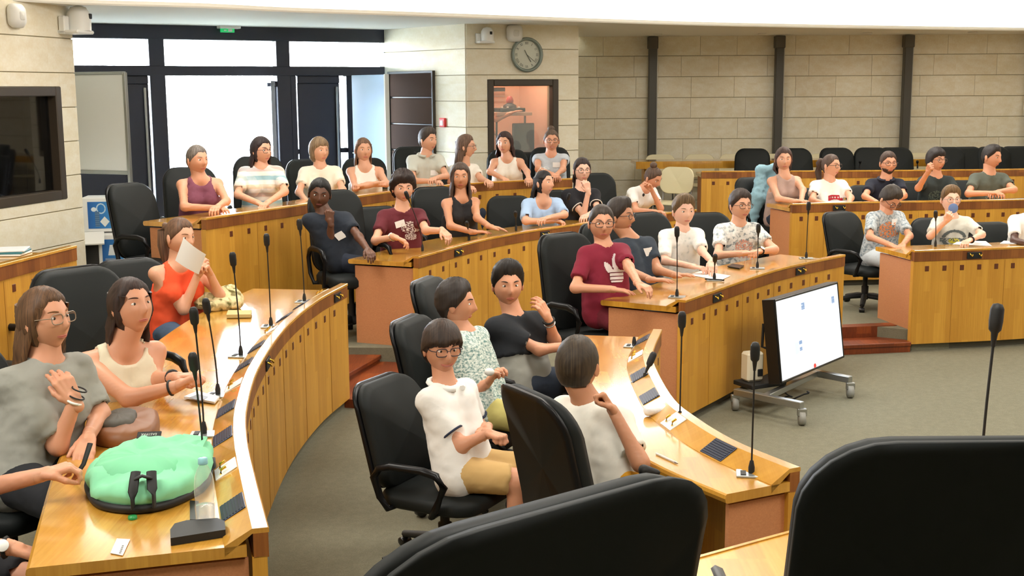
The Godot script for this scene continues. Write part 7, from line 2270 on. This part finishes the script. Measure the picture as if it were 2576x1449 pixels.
		{"label": "person in a grey tie-dye t-shirt with an orange print, head bowed", "s": 0.92, "hs": 0.99, "ty": 0.314, "hy": 0.489, "hp": -0.733, "hr": 0.000, "floor": 0.170, "cell": 0.0160, "ea": Vector3(3.134, 0.857, -10.716), "wa": Vector3(3.263, 0.808, -10.537), "eb": Vector3(3.507, 0.852, -10.794), "wb": Vector3(3.394, 0.802, -10.606), "ka": Vector3(3.331, 0.646, -10.659), "fa": Vector3(3.325, 0.240, -10.678), "kb": Vector3(3.523, 0.646, -10.722), "fb": Vector3(3.517, 0.240, -10.741), "head": Vector3(3.366, 1.169, -10.950), "neck": Vector3(3.343, 1.066, -10.950), "hip": Vector3(3.311, 0.646, -11.049), "chair": Vector2(3.216, -11.082), "chair_turn": 0.611, "chair_label": "black swivel chair behind the tie-dye t-shirt beside the aisle steps", "chair_h": 0.81, "skin": rgb(212, 152, 120), "hair": {"top": 0.028, "side": 0.012}, "hair_color": rgb(70, 58, 46), "shirt_mat": M.tiedye, "badge": [0.06, 0.1], "prints": [["orange_print", 0.0, 0.17, 0.22, 0.15, script_print, rgb(226, 140, 84)]], "glasses": rgb(50, 46, 50), "pants": rgb(206, 214, 220), "short": 0.9, "sleeve": 0.75},
		{"label": "person in a pale grey t-shirt with a yellow emblem, holding a blue fan", "s": 0.88, "hs": 0.97, "ty": 0.000, "hy": 0.000, "hp": 0.000, "hr": 0.000, "floor": 0.170, "cell": 0.0160, "ea": Vector3(3.662, 0.861, -10.714), "wa": Vector3(3.747, 1.007, -10.580), "ha": Vector3(3.763, 1.068, -10.519), "eb": Vector3(4.100, 0.876, -10.678), "wb": Vector3(3.944, 0.846, -10.532), "ka": Vector3(3.819, 0.614, -10.597), "fa": Vector3(3.819, 0.240, -10.617), "kb": Vector3(4.013, 0.614, -10.597), "fb": Vector3(4.013, 0.240, -10.617), "head": Vector3(3.890, 1.160, -10.900), "neck": Vector3(3.916, 1.023, -10.900), "hip": Vector3(3.916, 0.614, -10.958), "chair": Vector2(3.916, -11.008), "chair_turn": 0.000, "chair_label": "black swivel chair behind the shirt with the yellow emblem", "chair_h": 0.75, "skin": rgb(234, 186, 162), "hair": {"top": 0.026, "side": 0.006, "quiff": 0.014}, "hair_color": rgb(150, 116, 72), "shirt_color": rgb(206, 206, 196), "sleeve": 0.75, "prints": [["dark_ring_emblem", 0.0, 0.2, 0.24, 0.17, ring_print, rgb(84, 92, 92)], ["yellow_emblem", 0.0, 0.22, 0.1, 0.05, oval_print, rgb(214, 204, 60)]], "glasses": rgb(150, 146, 140), "pa": "fist", "da": Vector3(-0.4, 0, 1), "wrists": [[1, 0.02, 0.008, M.black]]},
		{"label": "person in a white t-shirt at the outer end of the aisle desk", "s": 0.98, "hs": 1.02, "ty": 0.175, "hy": 0.349, "hp": 0.000, "hr": 0.000, "floor": 0.170, "cell": 0.0160, "ea": Vector3(4.422, 0.808, -10.763), "wa": Vector3(4.434, 0.817, -10.524), "eb": Vector3(4.750, 0.801, -10.808), "wb": Vector3(4.566, 0.793, -10.653), "ka": Vector3(4.602, 0.574, -10.649), "fa": Vector3(4.598, 0.240, -10.668), "kb": Vector3(4.814, 0.574, -10.686), "fb": Vector3(4.811, 0.240, -10.706), "head": Vector3(4.690, 1.139, -11.000), "neck": Vector3(4.649, 1.030, -11.000), "hip": Vector3(4.638, 0.574, -11.063), "chair": Vector2(4.511, -11.092), "chair_turn": 0.175, "chair_label": "black swivel chair at the outer end of the aisle desk", "chair_h": 0.70, "skin": rgb(78, 50, 40), "hair": {"top": 0.02, "side": 0.01}, "hair_color": rgb(22, 20, 20), "shirt_color": rgb(236, 234, 230), "sleeve": 0.72, "iris": rgb(20,14,10)},
		{"label": "person in a crimson t-shirt with a white trefoil", "s": 0.96, "hs": 1.01, "ty": 0.489, "hy": 0.140, "hp": 0.000, "hr": 0.000, "floor": 0.000, "cell": 0.0125, "ea": Vector3(0.413, 0.867, -7.952), "wa": Vector3(0.647, 0.860, -7.931), "ha": Vector3(0.742, 0.850, -7.920), "eb": Vector3(0.767, 0.995, -7.996), "wb": Vector3(0.808, 0.919, -7.777), "hb": Vector3(0.866, 0.900, -7.704), "ka": Vector3(0.944, 0.500, -7.891), "fa": Vector3(0.926, 0.070, -7.900), "kb": Vector3(1.037, 0.500, -8.081), "fb": Vector3(1.019, 0.070, -8.089), "head": Vector3(0.600, 1.260, -8.200), "neck": Vector3(0.615, 1.134, -8.200), "hip": Vector3(0.637, 0.686, -8.158), "chair": Vector2(0.556, -8.183), "chair_turn": 0.663, "chair_label": "black swivel chair behind the white trefoil t-shirt", "chair_h": 1.12, "skin": rgb(212, 152, 120), "hair": {"top": 0.018, "side": 0.007}, "hair_color": rgb(84, 72, 64), "shirt_color": rgb(128, 26, 50), "sleeve": 0.72, "glasses": rgb(26, 26, 28), "pa": "flat", "pb": "relaxed", "prints": [["white_trefoil", 0.03, 0.17, 0.2, 0.22, trefoil_print, rgb(232, 226, 228)]], "pants": rgb(110, 32, 46)},
		{"label": "person in a navy t-shirt with a name sticker, leaning back beside the trefoil", "s": 0.96, "hs": 1.01, "ty": 0.593, "hy": 1.082, "hp": 0.000, "hr": 0.000, "floor": 0.000, "cell": 0.0125, "ea": Vector3(0.833, 0.877, -8.621), "wa": Vector3(0.963, 0.843, -8.429), "ha": Vector3(1.059, 0.844, -8.417), "eb": Vector3(1.056, 0.856, -8.791), "wb": Vector3(1.159, 0.850, -8.581), "hb": Vector3(1.228, 0.865, -8.515), "ka": Vector3(1.103, 0.500, -8.412), "fa": Vector3(1.092, 0.070, -8.429), "kb": Vector3(1.279, 0.500, -8.531), "fb": Vector3(1.267, 0.070, -8.547), "head": Vector3(0.791, 1.230, -8.950), "neck": Vector3(0.868, 1.084, -8.950), "hip": Vector3(0.971, 0.672, -8.798), "chair": Vector2(0.874, -8.853), "chair_turn": 0.698, "chair_label": "black swivel chair of the person leaning back in navy", "chair_h": 1.12, "skin": rgb(196, 138, 104), "hair": {"top": 0.034, "side": 0.012, "quiff": 0.012}, "hair_color": rgb(66, 54, 48), "shirt_color": rgb(46, 56, 68), "badge": [0.06, 0.1, 0.1], "glasses": rgb(54, 50, 56), "pa": "flat", "pb": "flat", "pants": rgb(70, 82, 84)},
		{"label": "person in a plain white t-shirt at the television desk", "s": 0.92, "hs": 0.99, "ty": 0.314, "hy": 0.279, "hp": 0.000, "hr": 0.000, "floor": 0.000, "cell": 0.0160, "ea": Vector3(1.150, 0.867, -9.210), "wa": Vector3(1.348, 0.838, -9.107), "ha": Vector3(1.432, 0.828, -9.069), "eb": Vector3(1.441, 0.932, -9.256), "wb": Vector3(1.479, 0.883, -9.040), "hb": Vector3(1.478, 0.847, -8.955), "ka": Vector3(1.316, 0.500, -9.117), "fa": Vector3(1.310, 0.070, -9.136), "kb": Vector3(1.509, 0.500, -9.180), "fb": Vector3(1.503, 0.070, -9.199), "head": Vector3(1.321, 1.212, -9.450), "neck": Vector3(1.315, 1.093, -9.450), "hip": Vector3(1.296, 0.665, -9.507), "chair": Vector2(1.230, -9.549), "chair_turn": 0.524, "chair_label": "black swivel chair behind the plain white t-shirt", "chair_h": 1.12, "skin": rgb(234, 186, 162), "hair": {"top": 0.03, "side": 0.008, "quiff": 0.016, "lump": 0.006}, "hair_color": rgb(140, 114, 80), "shirt_mat": M.whitegrey, "sleeve": 0.85, "pants": rgb(176, 174, 162), "short": 0.85},
		{"label": "person in a white t-shirt with grey leaves and a wristwatch", "s": 1.00, "hs": 1.03, "ty": 0.209, "hy": 0.349, "hp": 0.000, "hr": 0.000, "floor": 0.000, "cell": 0.0160, "ea": Vector3(1.663, 0.819, -9.859), "wa": Vector3(1.844, 0.856, -9.697), "eb": Vector3(2.131, 0.854, -9.921), "wb": Vector3(1.977, 0.866, -9.731), "ka": Vector3(1.833, 0.500, -9.740), "fa": Vector3(1.829, 0.070, -9.760), "kb": Vector3(2.049, 0.500, -9.786), "fb": Vector3(2.044, 0.070, -9.805), "head": Vector3(1.879, 1.194, -10.100), "neck": Vector3(1.869, 1.064, -10.100), "hip": Vector3(1.856, 0.599, -10.164), "chair": Vector2(1.726, -10.198), "chair_turn": 0.209, "chair_label": "black swivel chair behind the grey leaf t-shirt", "chair_h": 1.05, "skin": rgb(216, 162, 132), "hair": {"top": 0.03, "side": 0.01, "lump": 0.006}, "hair_color": rgb(74, 58, 50), "shirt_mat": M.floral, "sleeve": 0.62, "glasses": rgb(70, 50, 46), "prints": [["coral_print", 0.02, 0.22, 0.16, 0.16, script_print, rgb(220, 160, 140)]], "wrists": [[1, 0.01, 0.007, M.black, Vector3(0, 1, 1)]], "pa": "fist", "pants": rgb(170, 186, 188)},
		{"label": "person in a white polo shirt with navy trim, arms folded", "s": 0.88, "hs": 0.97, "ty": 0.908, "hy": 0.384, "hp": -0.070, "hr": 0.000, "floor": 0.000, "cell": 0.0110, "ea": Vector3(-0.229, 0.599, -5.256), "wa": Vector3(-0.108, 0.665, -5.224), "ha": Vector3(-0.077, 0.663, -5.198), "eb": Vector3(-0.156, 0.597, -5.572), "wb": Vector3(-0.115, 0.650, -5.367), "hb": Vector3(-0.138, 0.645, -5.282), "ka": Vector3(0.016, 0.442, -5.253), "fa": Vector3(-0.000, 0.070, -5.265), "kb": Vector3(0.124, 0.442, -5.391), "fb": Vector3(0.108, 0.070, -5.404), "head": Vector3(-0.318, 0.997, -5.450), "neck": Vector3(-0.313, 0.848, -5.450), "hip": Vector3(-0.219, 0.468, -5.334), "chair": Vector2(-0.314, -5.408), "chair_turn": 1.082, "chair_label": "black swivel chair behind the white polo shirt with navy trim", "chair_h": 0.80, "skin": rgb(212, 152, 120), "hair": {"top": 0.03, "side": 0.018, "fringe": 0.034, "lump": 0.003, "sweep": 0.15}, "hair_color": rgb(74, 54, 42), "shirt_color": rgb(240, 238, 234), "collar": rgb(236, 236, 232), "trim": rgb(40, 48, 70), "sleeve": 0.72, "smile": 1.0, "glasses": rgb(44, 44, 56), "pants": rgb(206, 170, 110), "short": 0.9, "pa": "fist", "pb": "fist"},
		{"label": "person in a green leaf-patterned t-shirt holding a small white object", "s": 0.90, "hs": 0.99, "ty": 1.152, "hy": 1.466, "hp": -0.035, "hr": 0.000, "floor": 0.000, "cell": 0.0125, "ea": Vector3(-0.216, 0.629, -6.054), "wa": Vector3(-0.123, 0.698, -6.033), "ha": Vector3(-0.098, 0.735, -6.026), "eb": Vector3(-0.143, 0.617, -6.392), "wb": Vector3(-0.158, 0.681, -6.341), "hb": Vector3(-0.136, 0.710, -6.304), "ka": Vector3(0.045, 0.499, -6.053), "fa": Vector3(0.027, 0.070, -6.062), "kb": Vector3(0.118, 0.499, -6.218), "fb": Vector3(0.100, 0.070, -6.226), "head": Vector3(-0.291, 1.061, -6.250), "neck": Vector3(-0.252, 0.931, -6.250), "hip": Vector3(-0.129, 0.539, -6.149), "chair": Vector2(-0.221, -6.190), "chair_turn": 1.222, "chair_label": "black swivel chair behind the green leaf-patterned t-shirt", "chair_h": 0.94, "skin": rgb(212, 152, 120), "hair": {"top": 0.03, "side": 0.014, "lump": 0.005}, "hair_color": rgb(56, 44, 38), "shirt_mat": M.tropic, "sleeve": 0.75, "pants": rgb(196, 186, 112), "short": 0.9, "pa": "pinch", "pb": "pinch"},
		{"label": "person in a black and grey t-shirt, one hand raised", "s": 0.96, "hs": 1.01, "ty": 0.698, "hy": 0.209, "hp": 0.000, "hr": 0.000, "floor": 0.000, "cell": 0.0125, "ea": Vector3(0.151, 0.720, -6.709), "wa": Vector3(0.281, 0.738, -6.707), "eb": Vector3(0.242, 0.743, -6.856), "wb": Vector3(0.199, 0.889, -6.766), "hb": Vector3(0.154, 0.972, -6.757), "ka": Vector3(0.222, 0.500, -6.788), "fa": Vector3(0.209, 0.070, -6.804), "kb": Vector3(0.369, 0.500, -6.912), "fb": Vector3(0.357, 0.070, -6.927), "head": Vector3(-0.025, 1.061, -6.850), "neck": Vector3(0.003, 0.907, -6.850), "hip": Vector3(0.073, 0.517, -6.755), "chair": Vector2(-0.158, -6.718), "chair_turn": 1.257, "chair_label": "black swivel chair behind the black and grey t-shirt", "chair_h": 1.06, "skin": rgb(212, 152, 120), "hair": {"top": 0.036, "side": 0.01, "quiff": 0.016, "lump": 0.006}, "hair_color": rgb(44, 36, 32), "shirt_color": rgb(150, 150, 142), "upper_color": rgb(26, 30, 36), "sleeve": 0.7, "pants": rgb(44, 54, 70), "pb": "relaxed", "db": Vector3(0.6, 0.2, 0.6), "wrists": [[1, 0.02, 0.009, M.black], [1, 0.045, 0.005, M.steel]]},
		{"label": "person seen from behind in a white t-shirt, elbow on the pale desk", "s": 0.92, "hs": 1.00, "ty": 2.443, "hy": 2.758, "hp": 0.000, "hr": 0.000, "floor": 0.000, "cell": 0.0110, "ea": Vector3(0.486, 0.741, -4.527), "wa": Vector3(0.391, 0.919, -4.597), "ha": Vector3(0.344, 0.994, -4.620), "eb": Vector3(0.244, 0.639, -4.891), "wb": Vector3(0.442, 0.584, -4.899), "ka": Vector3(0.695, 0.500, -4.901), "fa": Vector3(0.682, 0.070, -4.886), "kb": Vector3(0.540, 0.500, -5.032), "fb": Vector3(0.527, 0.070, -5.016), "head": Vector3(0.258, 1.058, -4.800), "neck": Vector3(0.300, 0.929, -4.800), "hip": Vector3(0.375, 0.582, -4.678), "chair": Vector2(0.362, -4.506), "chair_turn": 2.059, "chair_label": "black swivel chair of the person seen from behind", "chair_h": 1.03, "skin": rgb(196, 138, 104), "hair": {"top": 0.016, "side": 0.009}, "hair_color": rgb(80, 64, 44), "shirt_color": rgb(238, 236, 226), "sleeve": 0.72, "pants": rgb(200, 192, 168), "pa": "fist", "da": Vector3(1, 0, 0)},
		{"label": "person in an orange top holding a white sheet before the face", "s": 0.95, "hs": 1.00, "ty": 0.698, "hy": 1.012, "hp": -0.070, "hr": 0.000, "floor": 0.170, "cell": 0.0120, "ea": Vector3(-2.009, 0.835, -7.420), "wa": Vector3(-1.918, 1.043, -7.437), "ha": Vector3(-1.878, 1.110, -7.416), "eb": Vector3(-1.817, 0.901, -7.548), "wb": Vector3(-1.849, 1.044, -7.465), "hb": Vector3(-1.867, 1.094, -7.426), "ka": Vector3(-1.921, 0.670, -7.182), "fa": Vector3(-1.934, 0.240, -7.197), "kb": Vector3(-1.761, 0.670, -7.316), "fb": Vector3(-1.773, 0.240, -7.332), "head": Vector3(-2.033, 1.268, -7.500), "neck": Vector3(-2.051, 1.126, -7.500), "hip": Vector3(-2.091, 0.684, -7.548), "chair": Vector2(-2.245, -7.575), "chair_turn": 0.698, "chair_label": "black swivel chair behind the orange top", "chair_h": 0.88, "skin": rgb(216, 162, 132), "hair": {"top": 0.012, "side": 0.006, "pony": true}, "hair_color": rgb(132, 96, 70), "shirt": "tank", "shirt_color": rgb(232, 84, 44), "neckline": 0.05, "bust": true, "pants": rgb(62, 84, 110), "pa": "grip", "pb": "grip", "da": Vector3(-0.5, 0, 1)},
		{"label": "person in a cream tank top, arms on the glossy desk", "s": 1.05, "hs": 1.06, "ty": 0.803, "hy": 0.873, "hp": 0.209, "hr": 0.000, "floor": 0.170, "cell": 0.0110, "ea": Vector3(-1.641, 0.853, -5.139), "wa": Vector3(-1.431, 0.908, -5.126), "ha": Vector3(-1.362, 0.945, -5.130), "eb": Vector3(-1.631, 0.860, -5.447), "wb": Vector3(-1.487, 0.906, -5.296), "hb": Vector3(-1.408, 0.917, -5.279), "ka": Vector3(-1.568, 0.561, -5.066), "fa": Vector3(-1.582, 0.240, -5.079), "kb": Vector3(-1.407, 0.561, -5.232), "fb": Vector3(-1.422, 0.240, -5.246), "head": Vector3(-1.695, 1.204, -5.400), "neck": Vector3(-1.748, 1.050, -5.400), "hip": Vector3(-1.797, 0.561, -5.448), "chair": Vector2(-1.864, -5.623), "chair_turn": 0.803, "chair_label": "black swivel chair behind the cream tank top", "chair_h": 1.10, "skin": rgb(212, 152, 120), "hair": {"long": true, "length": 0.34, "spread": 0.1, "open": 76.0, "side": 0.014, "top": 0.016, "back": -0.05, "wave": 0.05}, "hair_color": rgb(70, 46, 38), "shirt": "tank", "shirt_color": rgb(222, 212, 186), "neckline": 0.075, "bust": true, "pants": rgb(30, 32, 40), "pa": "fist", "pb": "fist", "wrists": [[0, 0.03, 0.005, M.black], [1, 0.02, 0.008, M.black]], "slim": 0.98},
		{"label": "person in a loose grey t-shirt, hand at the neck", "s": 1.03, "hs": 1.04, "ty": 1.012, "hy": 1.152, "hp": 0.105, "hr": 0.000, "floor": 0.170, "cell": 0.0110, "ea": Vector3(-1.704, 0.842, -4.465), "wa": Vector3(-1.634, 1.010, -4.474), "ha": Vector3(-1.682, 1.102, -4.477), "eb": Vector3(-1.619, 0.904, -4.698), "wb": Vector3(-1.598, 0.870, -4.492), "hb": Vector3(-1.593, 0.828, -4.425), "ka": Vector3(-1.522, 0.670, -4.187), "fa": Vector3(-1.539, 0.240, -4.198), "kb": Vector3(-1.402, 0.670, -4.379), "fb": Vector3(-1.419, 0.240, -4.390), "head": Vector3(-1.794, 1.286, -4.650), "neck": Vector3(-1.797, 1.146, -4.650), "hip": Vector3(-1.820, 0.724, -4.507), "chair": Vector2(-1.956, -4.592), "chair_turn": 1.012, "chair_label": "black swivel chair behind the loose grey t-shirt", "chair_h": 0.95, "skin": rgb(212, 152, 120), "hair": {"long": true, "length": 0.3, "spread": 0.1, "open": 68.0, "side": 0.014, "top": 0.016}, "hair_color": rgb(126, 88, 54), "shirt_color": rgb(150, 150, 142), "sleeve": 0.85, "bust": true, "wrinkle": 0.008, "glasses": rgb(150, 130, 110), "smile": 0.3, "pants": rgb(30, 32, 38), "wrists": [[0, 0.0, 0.005, M.white], [0, -0.02, 0.003, M.black], [0, -0.05, 0.003, M.black]], "pa": "relaxed", "pb": "flat", "da": Vector3(0.6, 0, 0.8)},
		{"label": "person in black with a wristwatch, gesturing beside the mint backpack", "s": 1.00, "hs": 1.03, "ty": 1.257, "hy": 1.222, "hp": 0.000, "hr": 0.000, "floor": 0.170, "cell": 0.0110, "ea": Vector3(-1.734, 0.775, -3.616), "wa": Vector3(-1.549, 0.762, -3.632), "ha": Vector3(-1.460, 0.722, -3.652), "eb": Vector3(-1.741, 0.876, -3.841), "wb": Vector3(-1.547, 0.910, -3.897), "hb": Vector3(-1.458, 0.930, -3.937), "ka": Vector3(-1.572, 0.599, -3.539), "fa": Vector3(-1.591, 0.240, -3.545), "kb": Vector3(-1.504, 0.599, -3.748), "fb": Vector3(-1.523, 0.240, -3.754), "head": Vector3(-1.858, 1.198, -3.750), "neck": Vector3(-1.866, 1.065, -3.750), "hip": Vector3(-1.928, 0.599, -3.770), "chair": Vector2(-2.023, -3.801), "chair_turn": 1.257, "chair_label": "black swivel chair of the person in black", "chair_h": 0.70, "skin": rgb(212, 152, 120), "hair": {"top": 0.02, "side": 0.01}, "hair_color": rgb(60, 48, 42), "shirt_color": rgb(22, 23, 26), "sleeve": 0.7, "pants": rgb(26, 27, 32), "short": 0.8, "pa": "flat", "pb": "pinch", "wrists": [[0, 0.02, 0.007, M.black, Vector3(0.3, 0.6, 1)]]},
		{"label": "person in a dark red top reaching for the shelf inside the booth", "s": 1.00, "hs": 1.03, "ty": 1.361, "hy": 1.396, "hp": 0.000, "hr": 0.000, "floor": 0.400, "cell": 0.0160, "ea": Vector3(-0.180, 1.775, -15.909), "wa": Vector3(-0.017, 1.844, -15.911), "ha": Vector3(0.054, 1.869, -15.911), "eb": Vector3(-0.261, 1.607, -16.417), "wb": Vector3(-0.187, 1.565, -16.416), "ka": Vector3(-0.440, 0.900, -15.966), "fa": Vector3(-0.460, 0.470, -15.970), "kb": Vector3(-0.399, 0.900, -16.161), "fb": Vector3(-0.418, 0.470, -16.166), "head": Vector3(-0.324, 1.965, -16.050), "neck": Vector3(-0.356, 1.847, -16.050), "hip": Vector3(-0.420, 1.382, -16.064), "skin": rgb(212, 152, 120), "hair": {"top": 0.02, "side": 0.01}, "hair_color": rgb(70, 40, 34), "shirt_color": rgb(110, 40, 44), "pa": "flat"},
		{"label": "person at the outer end of the speakers' desk with a hand on the desktop", "s": 1.00, "hs": 1.03, "ty": -1.047, "hy": -1.047, "hp": 0.000, "hr": 0.000, "floor": 0.420, "cell": 0.0125, "ea": Vector3(1.489, 1.221, -2.994), "wa": Vector3(1.390, 1.214, -3.037), "ha": Vector3(1.318, 1.237, -3.075), "eb": Vector3(1.585, 1.289, -2.789), "wb": Vector3(1.494, 1.249, -2.825), "ka": Vector3(1.192, 0.920, -2.873), "fa": Vector3(1.209, 0.490, -2.883), "kb": Vector3(1.302, 0.920, -2.682), "fb": Vector3(1.319, 0.490, -2.692), "head": Vector3(1.524, 1.689, -2.950), "neck": Vector3(1.545, 1.566, -2.950), "hip": Vector3(1.602, 1.100, -2.983), "skin": rgb(212, 152, 120), "hair": {"top": 0.02, "side": 0.01}, "hair_color": rgb(60, 50, 42), "shirt_color": rgb(200, 200, 204), "pa": "relaxed"},
	]
